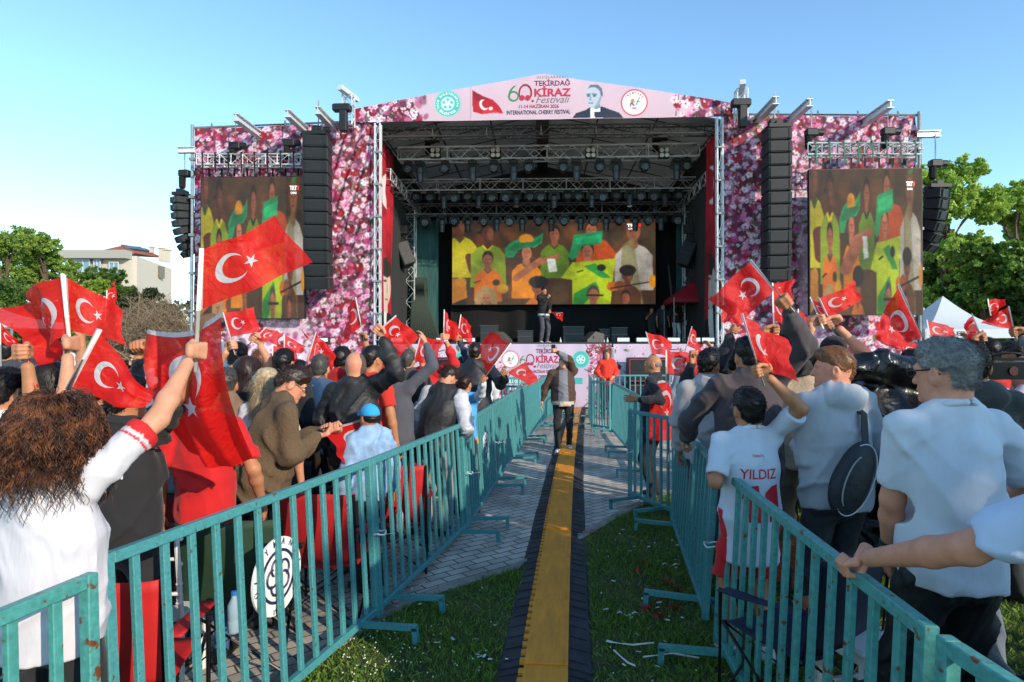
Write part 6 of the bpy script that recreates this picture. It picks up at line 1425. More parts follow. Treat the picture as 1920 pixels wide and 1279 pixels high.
def flag(label, base, top, z, ft, fb, hb=.3, amp=.05, seed=0, z2=None, zb=None, r=.006, sag=.0, nostick=False, group='small national flags waved by the crowd', bulge=(0, 0)):
    """stick from base to top; the cloth's fly corners ft and fb are (px, py, depth offset)"""
    b = Vector(base) if len(base) == 3 and not isinstance(base[0], int) else P(base[0], base[1], zb or z)
    tp = P(top[0], top[1], z2 or z) if len(top) == 2 else Vector(top); zt_ = tp.y
    HB = b.lerp(tp, hb); HT = tp.copy(); FT = P(ft[0], ft[1], zt_ + ft[2]); FB_ = P(fb[0], fb[1], HB.y + fb[2])
    t_ = thing('national_flag', label, 'flag', b, group=group); off = tuple(b)
    L = (FT - HT).length + .01; n1 = max(14, min(44, int(L / .02))); n2 = max(10, int(n1 * .7)); V = []; UV = []
    nr = (FT - HT).cross(HB - HT); nr = nr.normalized() if nr.length > 1e-6 else Vector((0, 1, 0)); Lm = max(L, .2); r_ = random.Random(seed * 13 + 5); ph = r_.random() * 6; k1, k2 = r_.uniform(1.0, 1.6), r_.uniform(-.6, .9)
    for i in range(n1 + 1):
        u = i / n1
        for j in range(n2 + 1):
            v = j / n2; p = (HB.lerp(FB_, u)).lerp(HT.lerp(FT, u), v)
            wv = amp * (math.sin(6.283 * (u * k1 + v * k2 * .5) + ph) * u ** .7 + .35 * math.sin(6.283 * (u * 2.7 - v * k2) + ph * 2) * u + .22 * math.sin(6.283 * (v * 2.1 + u * .7) + ph) * u)
            e = math.sin(math.pi * u) * (v - .5)
            p = p + nr * wv + Vector((0, 0, -sag * math.sin(math.pi * u) - .10 * Lm * bulge[0] * math.sin(math.pi * u))) + Vector((0, 0, .04 * Lm * math.sin(6.283 * u + ph))) * u * (1 if v > .5 else .6) + Vector((amp * .4 * math.sin(5 * v + ph) * u, 0, 0))
            V.append(p - b); UV.append((u, v))
    I = np.arange((n1 + 1) * (n2 + 1)).reshape(n1 + 1, n2 + 1); F = np.stack([I[:-1, :-1], I[1:, :-1], I[1:, 1:], I[:-1, 1:]], -1).reshape(-1, 4)
    meshobj('cloth', V, F, M_flag, t_, True, uv=UV)
    if not nostick:
        m = MB(); d = (tp - b).normalized(); m.tube([b - d * .09 if hb > .05 else b, tp + d * .01], r, 8); m.build('stick', M_pole, t_, True, off=off)
    return t_
# ================================================================== THE CROWD
def hd(px, py, z, top=None, **k):               # a hand at a place, gripping a stick that points to top
    d = dict(t=P(px, py, z), **k)
    if top is not None: d['g'] = P(top[0], top[1], z) - P(px, py, z)
    return d
def fl(pr, side, label, top, z2, ft, fb, **k):
    h = pr.hand[side]; return flag(label, tuple(float(c) for c in h), top, z2, ft, fb, **k)
def band(name, pr, a, b, r, m_, n=20, w_=.012):  # a cuff, watch or collar as a ring around a limb
    x, y, d = frame(Vector(b) - Vector(a)); m = MB(); m.lathe([(r, -w_), (r + .006, -w_), (r + .006, w_), (r, w_)], a, n, frame_m(Vector(b) - Vector(a))); return m.build(name, m_, pr.root)

# --- the curly haired woman in front on the left
def shirt_red_bands(V, arms, U, s):
    C = np.tile(np.array(hx('#c9c5ca')), (len(V), 1)); V = V * s
    for nm, (side, sh, el, wr, tg, fd, g, spec) in arms.items():
        a, b = np.array(sh), np.array(el); d = (b - a) / np.linalg.norm(b - a); t = (V - a) @ d; rad = np.linalg.norm((V - a) - t[:, None] * d, axis=1); L = np.linalg.norm(b - a); m = rad < .105
        C[m & (t > L * .66)] = hx('#c81c1e'); C[m & (t > L * .575) & (t < L * .605)] = hx('#c81c1e')
    return C
w1 = person('curly haired woman in white t-shirt with red sleeve bands raising a flag in front', 104, 752, 2.25, rz=-8, w=1.12, f=1.1, skin='fair', hair=('curly', 'brown'), top=('tee', '#c9c5ca'), bottom=('trousers', '#15151a'), R_=hd(366, 655, 2.62, (376, 475), len=1.06, pole=(.6, -.2, -.6)), L_=dict(l=(-.30, .02, .85)), colorfn=shirt_red_bands, vox=.0085, hem=.84, fold=.010)
def curls(pr):
    r = random.Random(21); V = []; F = []; n0 = 0; s = pr.s
    for i in range(2500):
        th_ = r.uniform(-2.65, 2.65); ph = r.uniform(-.4, 1.35)
        x0, y0, z0 = math.sin(th_) * math.cos(ph) * .092, -math.cos(th_) * math.cos(ph) * .104 - .012, .03 + math.sin(ph) * .1
        if y0 > .04 and z0 < .09: continue
        p = Vector(pr.q(x0, y0, z0)); out = Vector((x0, y0, (z0 - .03) * .3)).normalized(); out = pr.M3 @ out
        L = r.uniform(.13, .25) if ph < .9 else r.uniform(.18, .30); seg = int(L / .0085); ax = p.copy(); d = (out * .9 + Vector((0, 0, .25))).normalized(); rr = r.uniform(.005, .010); tw = r.uniform(.75, 1.1) * r.choice((-1, 1)); a0 = r.random() * 6; pts = []
        spread = out * r.uniform(.05, .5)
        for k in range(seg):
            d = (d * .80 + (Vector((0, 0, -1)) + spread * max(0, .75 - k / seg)) * .20 + Vector((r.gauss(0, .03), r.gauss(0, .03), 0))).normalized()
            ax = ax + d * .0085 * 1.25; x_, y_, _ = frame(d); a = a0 + k * tw; pts.append(ax + (x_ * math.cos(a) + y_ * math.sin(a)) * rr * min(1, .4 + k / 6))
        w_ = r.uniform(.0011, .0022); m = len(pts)
        for k, q in enumerate(pts):
            dd = (pts[min(k + 1, m - 1)] - pts[max(k - 1, 0)]).normalized(); x_, y_, _ = frame(dd); t = w_ * (1 - .5 * k / m)
            V += [q + x_ * t, q - x_ * t * .5 + y_ * t * .85, q - x_ * t * .5 - y_ * t * .85]
        F += [(n0 + k * 3 + j, n0 + k * 3 + (j + 1) % 3, n0 + k * 3 + 3 + (j + 1) % 3, n0 + k * 3 + 3 + j) for k in range(m - 1) for j in range(3)]; n0 += m * 3
    m_ = mat('curls', '#3a2012', .42, col2='#7d4a28', vscale=22, thr=(.45, .68), var=.25, spec=.5); meshobj('curly_hair', np.array([tuple(v) for v in V]), np.array(F, dtype=np.int32), m_, pr.root, True)
curls(w1)
fl(w1, 'R', 'big flag held up by the curly haired woman, spread before the left screen', (377, 470), 2.55, (517, 408, .12), (578, 494, .05), hb=.40, amp=.035, seed=1, r=.009)
flag('flag sweeping down in front of the curly haired woman, blurred edge on top', (128, 730), (184, 622), 2.45, (297, 737, .1), (268, 764, .05), hb=.02, amp=.03, seed=2, r=.011, bulge=(.4, 0))
# --- rest of the left side
p = person('person at the left photo edge in a white shirt with short dark hair', 12, 690, 3.3, rz=-5, hair=('short', 'black'), top=('tee', '#d0d0d4'), bottom=('trousers', '#6d7480'), botkind='denim', R_=hd(48, 660, 3.0, (44, 600), len=1.05))
flag('narrow red flag hanging down at the left photo edge', (48, 668), (50, 655), 3.0, (72, 733, .05), (66, 735, .0), hb=.0, amp=.02, seed=3)
flag('small flag at the far left edge between the heads', (2, 668), (0, 605), 4.6, (42, 645, .1), (38, 662, .1), hb=.45, amp=.05, seed=4)
p = person('man in a black t-shirt with lettering and red side piping on the left', 238, 702, 3.15, rz=-14, w=1.12, f=1.12, hair=('short', 'black'), top=('tee', '#151517'), bottom=('trousers', '#17171b'), R_=hd(394, 596, 2.85, (380, 560), len=1.12), fold=.012)
decal(p, 'ARSLAN', .0, 1.27, .24, .05, mat('print_white', '#cfcfd2', .6)); decal(p, 'MAT', .02, 1.20, .1, .03, MATS['print_white'])
for sx in (1,):
    m = MB(); m.tube([p.U(.165, .02, 1.2), p.U(.175, .02, 1.05), p.U(.18, .02, .9)], .005, 5); m.build('piping', mat('piping_red', '#b01c22', .6), p.root)
w2 = person('long haired person in black holding up the two joined flags', 100, 678, 3.4, rz=0, hair=('long', 'dark'), top=('tee', '#1b1a1d'), skin='fair', R_=hd(128, 645, 3.2, (117, 520), pole=(.3, -.6, -.8)))
fl(w2, 'R', 'left one of two joined flags, folded crescent, tip towards the photo edge', (116, 517), 3.25, (5, 575, .25), (86, 684, .1), hb=.18, amp=.07, seed=5, r=.010)
flag('right one of two joined flags, with flat crescent and star', (131, 655), (121, 519), 3.3, (226, 583, .1), (238, 650, .0), hb=.26, amp=.03, seed=6, r=.008, bulge=(-.3, 0))
p = person('dark haired man in navy holding one corner of the large red banner', 192, 694, 3.9, rz=-10, hair=('short', 'black'), top=('long', '#1f2533'), R_=hd(276, 608, 3.3, (330, 598), len=1.15))
p = person('person in a red t-shirt and faded blue jeans under the large banner', 388, 704, 3.75, rz=6, w=1.0, f=1.0, top=('tee', '#c0161a'), bottom=('jeans', '#3a5a82'), botkind='denim', hem=.83, R_=dict(l=(.32, .1, .9)))
flag('largest flag, held sideways and hanging down over the red t-shirt', (272, 618), (285, 615), 2.95, (330, 868, .3), (290, 700, .2), hb=.0, amp=.01, seed=7, nostick=True) if False else None
BF = thing('national_flag', 'largest flag, hanging down from a raised hand over the red t-shirt', 'flag', P(372, 600, 2.85))
def big_flag():
    HT, HB = P(420, 584, 2.75), P(280, 617, 3.15); FT, FB = P(476, 862, 3.15), P(344, 838, 3.25); n1, n2 = 60, 40; V = []; UV = []; o = BF.location
    for i in range(n1 + 1):
        u = i / n1
        for j in range(n2 + 1):
            v = j / n2; p = HB.lerp(FB, u).lerp(HT.lerp(FT, u), v)
            k = math.sin(v * 19 + 1.2 * math.sin(u * 3)) * .028 * (.5 + u) + .05 * math.sin(v * 7.5 + u * 4 + .6); p += Vector((.25 * k, -k, 0)) + Vector((0, -.12 * math.sin(math.pi * u) , -.05 * math.sin(math.pi * v) * (1 if u < .9 else 1.3))); V.append(p - o); UV.append((u, 1 - v))
    I = np.arange((n1 + 1) * (n2 + 1)).reshape(n1 + 1, n2 + 1); F = np.stack([I[:-1, :-1], I[1:, :-1], I[1:, 1:], I[:-1, 1:]], -1).reshape(-1, 4)
    meshobj('cloth', V, F, M_flag, BF, True, uv=UV)
big_flag()
p = person('short haired boy glancing down between the raised flags on the left', 268, 641, 5.8, rz=150, look=-25, nod=18, hair=('short', 'brown'), skin='fair', top=('tee', '#d6d6da'), eyes=True, w=.9)
p = person('man with dark hair in the back row at the left photo edge', 16, 634, 6.2, top=('jacket', '#2a2c33'), hair=('short', 'black'))
p = person('dark haired person in grey next to the boy among the flags', 318, 664, 5.0, rz=-8, top=('tee', '#3c3f48'), hair=('short', 'black'))
brown = person('man with glasses in an olive brown jacket leaning over the barrier side', 548, 686, 4.4, rz=-58, lean=17, nod=14, look=-8, w=1.12, f=1.15, skin='pink', hair=('quiff', 'brown'), top=('jacket', '#5d4a35'), bottom=('trousers', '#17181a'), topkind='fleece', R_=hd(612, 806, 4.42, (680, 786), pole=(.3, -.4, -.9)), L_=hd(630, 802, 4.6, (690, 785), pole=(-.5, -.2, -.9)), glasses=True, fold=.016, eyes=True, hem=.84)
flag('flag held low between the brown jacket man and the boy in the cap', (612, 808), (600, 811), 3.75, (640, 880, .1), (720, 872, .2), hb=0, amp=.02, seed=8, nostick=True) if False else None
LF = flag('flag held low between the brown jacket man and the boy in the cap', tuple(P(606, 808, 4.5)), (692, 783), 5.15, (730, 870, .1), (645, 872, .15), hb=.02, amp=.03, seed=8, r=.008)
kid = person('boy in a light blue cap and pale denim jacket behind the left barrier', 692, 757, 4.86, rz=38, look=8, nod=-6, w=.92, skin='tan', hair=('cap', 'black', '#2b9bd0'), top=('jacket', '#86a4c4'), topkind='denim', bottom=('trousers', '#1a1a1e'), vox=.011, fold=.010)
bald = person('bald man in a black jacket raising a flag in the left crowd', 668, 657, 5.2, rz=-12, w=1.12, f=1.12, skin='pink', hair=('none', 'dark'), top=('jacket', '#141416'), topkind='nylon', R_=hd(712, 622, 4.95, (741, 593), pole=(.8, -.2, -.5)), L_=dict(l=(-.26, .1, .85)), vox=.013)
fl(bald, 'R', 'flag raised by the bald man in the black jacket', (741, 593), 4.95, (781, 630, .1), (747, 669, 0), hb=.15, amp=.035, seed=9)
p = person('man in a red t-shirt and glasses right beside the bald man', 699, 648, 6.0, rz=-35, hair=('short', 'black'), top=('tee', '#c22a1c'), glasses=True)
p = person('man in a red t-shirt holding a tall flag left of the bald man', 641, 650, 6.4, rz=-10, hair=('short', 'black'), top=('tee', '#b81c1c'), R_=hd(682, 632, 6.3, (666, 560), pole=(.4, -.3, -.8)))
fl(p, 'R', 'tall flag drooping left of its stick in front of the blossom banner', (667, 559), 6.3, (655, 574, .2), (646, 645, .1), hb=.3, amp=.05, seed=10)
vest = person('man in a black puffer vest with shiny white sleeves by the left barrier', 842, 685, 6.35, rz=-25, lean=10, tilt=7, look=-18, nod=26, w=1.12, f=1.25, skin='fair', hair=('short', 'brown'), top=('vest', '#131416', '#b9bac2'), topkind='nylon', bottom=('trousers', '#8a8784'), glasses=True, R_=dict(l=(.16, .3, .95)), L_=dict(l=(-.30, .12, .82)), vox=.013)
def jersey_blue(V, arms, U, s):
    C = np.tile(np.array(hx('#4f9fd6')), (len(V), 1)); C[V[:, 2] < .98] = hx('#2440a0'); C[(V[:, 2] < .98) & (np.sin(V[:, 0] * 40) > .5)] = hx('#c9a030'); C[np.abs(V[:, 0]) > .19] = hx('#d4d6dc'); return C
blue = person('child in a light blue jersey with white sleeves behind the puffer vest', 872, 702, 7.0, rz=-20, w=.92, hair=('short', 'brown'), top=('long', '#4f9fd6'), colorfn=jersey_blue, R_=hd(918, 690, 6.2, (958, 645)))
decal(blue, 'LING', 0, 1.13, .16, .05, MATS['print_white']); decal(blue, '17', 0, 1.0, .12, .13, MATS['print_white'])
fl(blue, 'R', 'flag tilted over the black jacket, stick pointing up right', (957, 645), 6.2, (921, 622, .1), (897, 652, 0), hb=.1, amp=.02, seed=11)
bj = person('person in a shiny black jacket standing at the left barrier near the banner', 891, 643, 8.4, rz=-10, w=1.15, f=1.1, hair=('short', 'black'), top=('jacket', '#15171c'), topkind='nylon', R_=hd(946, 700, 7.8, (983, 678)))
fl(bj, 'R', 'flag lowered over the left barrier in front of the skirt banner', (984, 678), 7.8, (1007, 712, .1), (990, 722, 0), hb=.1, amp=.03, seed=12)
p = person('man with greying hair in a dark brown jacket in the left crowd', 764, 655, 7.2, rz=-5, w=1.1, hair=('short', 'salt'), top=('jacket', '#3b2e2f'))
p = person('person in a red top turned towards the camera, waving two flags', 797, 650, 7.9, rz=165, skin='fair', hair=('short', 'brown'), glasses=True, eyes=True, top=('long', '#c01c20'), R_=hd(775, 668, 7.5, (792, 628)), L_=hd(834, 632, 7.6, (833, 585), pole=(-.7, 0, -.6)))
fl(p, 'L', 'flag before the black skirting, leaf shaped, right of the olive netting', (833, 582), 7.6, (850, 604, .1), (857, 641, 0), hb=.1, amp=.05, seed=13)
flag('faded flag tangled low beside the greying man', (772, 690), (788, 630), 7.4, (830, 640, .1), (818, 682, 0), hb=.2, amp=.05, seed=14)
p = person('person in striped sleeves holding the slim flag under the stage screen', 868, 668, 8.9, rz=-10, hair=('short', 'black'), top=('long', '#23344a'), R_=hd(858, 630, 8.6, (864, 592)), L_=dict(l=(-.25, .1, .85)))
fl(p, 'R', 'slim flag right of the leaf shaped one', (864, 591), 8.6, (888, 612, .1), (884, 648, 0), hb=.15, amp=.05, seed=15)
p = person('woman with long dark brown hair and glasses in a black top on the left', 468, 668, 5.2, rz=-42, hair=('long', 'brown'), top=('long', '#131214'), skin='fair', glasses=True, w=.92)
p = person('woman with long ash blonde hair in a white top on the left', 503, 690, 4.65, rz=-5, hair=('long', 'blonde'), top=('tee', '#d3d0d4'), skin='fair', w=.9)
p = person('man with black hair in a black jacket behind the brown jacket man', 533, 654, 5.6, rz=-8, hair=('short', 'black'), top=('jacket', '#121214'))
p = person('auburn haired woman in the left crowd below the small flags', 490, 655, 6.9, rz=-10, hair=('long', 'auburn'), top=('tee', '#5a5660'), w=.9)
p = person('brown haired woman in the left crowd beside the auburn haired one', 508, 668, 6.2, rz=-5, hair=('long', 'light'), top=('tee', '#2d2d33'), w=.9)
p = person('young man with a light blue sleeve raising both hands on the left', 446, 642, 5.9, rz=0, hair=('short', 'dark'), top=('tee', '#8db4d2'), skin='fair', L_=hd(432, 648, 5.5, (419, 592), pole=(-.6, .2, -.8)), R_=hd(481, 637, 5.6, (497, 615), pole=(.7, 0, -.7)))
fl(p, 'L', 'flat flag with clear crescent just right of the largest flag', (418, 588), 5.5, (477, 577, .1), (485, 621, 0), hb=.25, amp=.025, seed=16)
fl(p, 'R', 'small flag leaning right in front of the left wing, upper of the low ones', (497, 615), 5.6, (531, 626, .1), (521, 648, 0), hb=.15, amp=.04, seed=17)
flag('small flag on an upright stick behind the dark heads on the left', (533, 668), (533, 628), 6.6, (577, 650, .1), (562, 664, 0), hb=.35, amp=.04, seed=18)
flag('crumpled flag leaning left just before the cross barrier', (574, 682), (592, 624), 6.2, (613, 648, .15), (622, 691, .1), hb=.1, amp=.07, seed=19)
flag('low flag behind the man in the black jacket, stick on its left', (511, 700), (511, 648), 6.4, (556, 656, .1), (552, 690, 0), hb=.15, amp=.05, seed=20)
flag('tiny red flag tip in front of the left blossom banner', (582, 634), (562, 617), 7.5, (580, 628, .1), (574, 640, 0), hb=.3, amp=.03, seed=21)
flag('small flag standing upright in front of the bare bush', (198, 585), (200, 546), 6.5, (217, 528, .1), (219, 571, 0), hb=.2, amp=.05, seed=22)
# --- on the aisle and at the stage front
def open_jacket(inner, outer, hemc=None, wd=.075):
    def f_(V, arms, U, s):
        C = np.tile(np.array(hx(outer)), (len(V), 1)); C[(V[:, 1] > .02) & (np.abs(V[:, 0]) < wd + .05 * np.clip(1.4 - V[:, 2], 0, 1))] = hx(inner)
        if hemc: C[(V[:, 2] < .93) & (np.abs(V[:, 0]) < .2)] = hx(hemc)
        return C
    return f_
wk = person('stocky man in a brown leather jacket walking down the aisle while filming', 1056, 667, 11.2, rz=176, nod=-4, w=1.2, f=1.35, skin='fair', hair=('short', 'light'), top=('jacket', '#4a3326'), colorfn=open_jacket('#77767c', '#4a3428', '#b9ab98'), bottom=('trousers', '#0f1013'), shoes='#d8d8d8', eyes=True,
            L_=hd(1039, 657, 10.95, (1036, 630), pole=(-.95, -.1, .25)), R_=dict(l=(.42, .08, .80)), feet=((.10, .20, 0), (-.11, -.12, .03)), vox=.014)
m = MB(); hp = wk.hand['L']; m.box((0, 0, .03), (.012, .075, .15), Matrix.Rotation(R(75), 4, 'Z'), ch=.003); o = m.build('phone', M_black, off=(0, 0, 0), loc=hp); tag(o, 'black phone held up by the walking man', 'phone')
wo = person('woman with long brown hair in an orange red top facing the crowd', 1138, 655, 16.2, rz=178, hair=('long', 'light'), top=('long', '#d8301c'), skin='fair', eyes=True, w=.9, L_=dict(l=(-.12, .22, 1.05)), R_=dict(l=(.14, .22, 1.03)))
sg = person('singer in a black jacket and grey trousers on the stage', 1020, 538, 20.1, rz=-152, base_z=DECK, skin='tan', hair=('short', 'black'), top=('jacket', '#141414'), bottom=('trousers', '#45444a'), shoes='#d0d0d0', eyes=True, colorfn=open_jacket('#1a1a1c', '#131313', '#c8c8cc', .02), R_=hd(1029, 556, 19.75, (1024, 552)), L_=hd(1031, 590, 19.7, (1052, 588), pole=(-.5, -.3, -.6)), feet=((.12, .02, 0), (-.12, .0, 0)), vox=.02)
m = MB(); hp = sg.hand['R']; d = (P(1020, 552, 19.8) - hp).normalized(); m.tube([-d * .09, d * .09], [.012, .016], 8); m.ell(tuple(d * .11), (.028, .028, .028), 8); o = m.build('microphone', M_black, loc=hp); tag(o, 'hand microphone at the mouth of the singer', 'microphone')
fl(sg, 'L', 'small flag held down by the singer on the stage', (1054, 586), 19.7, (1057, 588, .1), (1054, 604, .05), hb=.1, amp=.04, seed=23)
for (px, py, tc, bc, lab, rr) in ((1222, 576, '#1d1f22', '#26282c', 'crew member in black at the right of the stage, leftmost of three', dict(l=(.15, .25, 1.45))), (1243, 569, '#2a3440', '#1a1b1e', 'crew member in a dark blue shirt, middle of three on the stage', None), (1268, 564, '#17181c', '#c4cdd0', 'crew member with white trousers and lanyard on the stage', dict(l=(.12, .2, 1.2)))):
    q_ = person(lab, px, py, 24.3, rz=190, base_z=DECK, hair=('short', 'black'), top=('jacket' if px == 1268 else 'tee', tc), bottom=('trousers', bc), R_=rr, eyes=True, vox=.025)
# --- right side
reach = person('man at the right photo edge reaching out to the barrier rail', 2168, 640, 1.55, rz=24, w=1.1, f=1.1, skin='pink', hair=('short', 'dark'), top=('tee', '#b9c6dc'), bottom=('trousers', '#20242c'), L_=dict(t=Vector((1.150, 2.20, 1.118)), g=Vector((-.178, -2.18, 0)), len=1.27, pole=(-.5, .1, -.55)), R_=dict(l=(.3, .1, .85)), vox=.0085, fold=.007)
white = person('broad man with grey hair and glasses in a white t-shirt seen from behind', 1772, 634, 2.5, rz=4, look=22, nod=4, w=1.0, f=1.16, skin='pink', hair=('short', 'grey'), top=('tee', '#c6c8ce'), bottom=('trousers', '#0e0f11'), botkind='nylon', glasses=True, L_=dict(t=P(1660, 1065, 2.72), pole=(-.6, -.6, -.2)), R_=dict(l=(.33, .28, 1.0), pole=(.8, -.5, -.6)), vox=.0085, hem=.88, fold=.010, feet=((.13, 0, 0), (-.13, .05, 0)))
a_ = white.arms['L']; band('watch', white, a_[3].lerp(a_[2], .12), a_[2], .030, mat('watch_green', '#2c362f', .5), w_=.013); 
m = MB(); x_, y_, _ = frame(a_[2] - a_[3]); m.box(a_[3].lerp(a_[2], .12) + x_ * -.036, (.012, .03, .036), ch=.003); m.build('watch_case', M_metal, white.root)
back = person('man in a grey hoodie carrying a black sling bag, face turned left', 1563, 650, 3.75, rz=14, look=52, nod=0, w=1.08, f=1.08, skin='pink', hair=('fade', 'light'), top=('hoodie', '#a6a8ad'), bottom=('jeans', '#20242c'), botkind='denim', L_=hd(1494, 812, 4.05, (1492, 780), pole=(-.15, -.3, -1)), R_=dict(l=(.30, .14, .88)), vox=.0105)
def sling_bag(pr):
    s = pr.s; c = Vector((-.09, -.225, 1.14)); rt = Matrix.Rotation(R(26), 4, 'Y'); M_ = rt
    base = Matrix.Translation(pr.base) @ Matrix.Rotation(pr.rz, 4, 'Z'); t_ = thing('sling_bag', 'black oval sling bag with white piping on the grey hoodie', 'bag', base @ c, pr.rz)
    sd = SDF(); sd.ell((0, 0, 0), (.115, .065, .225), M_, k=.02).ell((-.01, .02, -.05), (.12, .05, .15), M_, k=.03); V, F = sd.mesh(.008, fold=.004, seed=4, freq=18); meshobj('bag_body', V, F, cloth_mat('#15171c', kind='nylon'), t_, True)
    m = MB(); m.tube([M_ @ Vector((.112 * math.cos(a) * .93, -.028 - .012 * math.cos(a), .225 * math.sin(a) * .93)) for a in np.linspace(-2.0, 2.1, 26)], .0035, 5); m.build('piping', mat('piping_white', '#c4c4c6', .6), t_)
    m = MB(); m.tube([M_ @ Vector((-.03 - .06 * math.cos(a), -.058, -.02 + .15 * math.sin(a))) for a in np.linspace(-1.3, 1.2, 14)], .0045, 5); m.build('zip', mat('zip_grey', '#8a8a84', .5), t_)
    nm_ = cloth_mat('#15171c', kind='nylon'); m = MB(); m.beam(M_ @ Vector((0, .0, .2)), (.13, .055, .36), .045, .006, (0, 1, 0)); m.beam((.125, .055, .355), (.12, .17, .42), .045, .006, (0, 1, .5)); m.build('strap', nm_, t_); m = MB(); m.beam(M_ @ Vector((0, 0, -.2)), (-.15, .14, -.22), .04, .006, (0, 1, 0)); m.build('strap', nm_, t_)
sling_bag(back)
def jersey_white(V, arms, U, s):
    C = np.tile(np.array(hx('#c6ccd6')), (len(V), 1)); side = np.abs(V[:, 0]); C[(side > .168) & (V[:, 2] < 1.0 + .0 * side) & (np.abs(V[:, 1]) < .035)] = hx('#c4182c'); return C
boy = person('boy in a white jersey with red name and number raising a flag', 1403, 731, 3.74, rz=4, w=1.08, f=1.08, skin='tan', hair=('short', 'black'), top=('jersey', '#c6ccd6'), colorfn=jersey_white, bottom=('shorts', '#c4161c'), shoes='#d6d6d8', R_=hd(1428, 694, 3.55, (1392, 590), pole=(.7, -.2, -.6)), L_=dict(t=P(1330, 868, 3.9), pole=(-.35, -.5, -1)), head=1.14, vox=.0095, hem=.66, feet=((.11, 0, 0), (-.11, .03, 0)))
M_jr = mat('print_red', '#bd1a30', .6); bs = boy.s
decal(boy, 'TÜRKİYE', -.01 * bs, 1.36 * bs, .075 * bs, .018 * bs, M_jr, bold=.01); decal(boy, 'YILDIZ', -.005 * bs, 1.245 * bs, .235 * bs, .062 * bs, M_jr, bold=.01)
# slab numerals with serifs
def numeral_one():
    v = np.array([(0.0, 0.62, 0), (.05, .80, 0), (.32, .97, 0), (.62, 1.0, 0), (.62, .1, 0), (.74, .06, 0), (.74, 0, 0), (.22, 0, 0), (.22, .06, 0), (.34, .1, 0), (.34, .74, 0), (.16, .62, 0)]); return v, [tuple(range(12))[::-1]]
for dx in (-.062, .072): decal(boy, '', (.01 + dx) * bs, 1.06 * bs, .115 * bs, .23 * bs, M_jr, v_f=numeral_one(), name='numeral')
fl(boy, 'R', 'flag of the boy in the jersey, drooping right of a long white stick', (1392, 591), 3.55, (1462, 640, .12), (1487, 720, 0), hb=.22, amp=.045, seed=24, r=.008)
big = person('big man in a dark brown zip jacket, one arm raised, gripping the rail', 1402, 632, 4.5, rz=4, w=1.2, f=1.2, skin='tan', hair=('short', 'black'), top=('jacket', '#3b3236'), topkind='woven', bottom=('trousers', '#1d1d22'), R_=hd(1470, 566, 4.15, (1409, 489), pole=(.9, -.1, -.3), len=1.05), L_=dict(t=P(1287, 832, 4.95), g=Vector((.38, 2.37, 0)), pole=(-.9, -.1, -.5), len=1.08), vox=.011, hem=.80)
decal(big, 'SK', .10, 1.30, .06, .07, mat('print_darkred', '#7c1c26', .7), shear=.3)
fl(big, 'R', 'large flag raised by the big man in the dark jacket', (1409, 489), 4.15, (1333, 560, .1), (1385, 612, .05), hb=.3, amp=.04, seed=25, r=.008)
p = person('man with quiffed dark hair in a light grey jacket at the right barrier', 1330, 655, 5.35, rz=-14, look=-32, w=1.05, hair=('quiff', 'black'), top=('jacket', '#a8a2a2'), skin='olive', L_=dict(l=(-.24, .2, .85)), vox=.013)
cape = person('balding man facing left with a red flag draped over his back', 1224, 664, 7.75, rz=62, look=12, w=1.1, f=1.15, skin='tan', hair=('fringe', 'grey'), top=('long', '#12141c'), bottom=('trousers', '#15161a'), L_=dict(t=P(1186, 748, 7.4)), eyes=True)
def cape_flag():
    pr = cape; o = pr.base; t_ = thing('national_flag', 'flag worn as a cape on the back of the balding man', 'flag', Vector((o.x, o.y, 1.4))); n1, n2 = 36, 24; V = []; UV = []
    for i in range(n1 + 1):
        for j in range(n2 + 1):
            u, v = i / n1, j / n2; a = R(-58) + (v - .5) * 2.0   # wraps round the back, viewed from the aisle
            rad = .185 + .05 * u + .012 * math.sin(v * 16 + u * 3) * (.3 + u); cz = 1.47 - .72 * u - (.05 * abs(v - .5) if u < .2 else 0)
            if u < .1: rad -= .05 * (1 - u / .1)
            V.append((math.cos(a) * rad * 1.05, math.sin(a) * rad, cz - 1.4)); UV.append((u, v))
    I = np.arange((n1 + 1) * (n2 + 1)).reshape(n1 + 1, n2 + 1); F = np.stack([I[:-1, :-1], I[1:, :-1], I[1:, 1:], I[:-1, 1:]], -1).reshape(-1, 4); meshobj('cloth', V, F, M_flag, t_, True, uv=UV)
cape_flag()
p = person('person in a cream fleece jacket and khaki trousers behind the grey hoodie', 1508, 652, 5.2, rz=0, w=1.25, f=1.3, hair=('short', 'black'), top=('fleece', '#b8a48c'), topkind='fleece', bottom=('trousers', '#7d705c'), vox=.015)
p = person('person in an olive black hooded jacket right of the white t-shirt', 1820, 640, 3.5, rz=-6, look=-15, w=1.1, f=1.15, hair=('short', 'brown'), top=('hoodie', '#2a2a25'), bottom=('trousers', '#5c6470'), R_=dict(l=(.3, .22, .95)))
p = person('dark haired man in a black jacket raising a hand before the white tent', 1850, 633, 6.1, rz=-5, look=20, hair=('short', 'black'), top=('jacket', '#141518'), skin='tan', L_=hd(1838, 634, 5.9, (1828, 590)))
fl(p, 'L', 'narrow folded flag hanging beside its stick before the white tent', (1823, 590), 5.9, (1812, 608, .15), (1814, 652, .1), hb=.1, amp=.05, seed=26)
p = person('dark haired man looking left near the right photo edge', 1897, 640, 6.3, rz=20, look=35, hair=('short', 'black'), top=('jacket', '#7a7c86'), skin='olive', R_=hd(1907, 622, 6.1, (1893, 578)))
fl(p, 'R', 'flag twisted into two lobes under the trees at the right edge', (1892, 576), 6.1, (1858, 590, .1), (1842, 607, 0), hb=.1, amp=.05, seed=27)
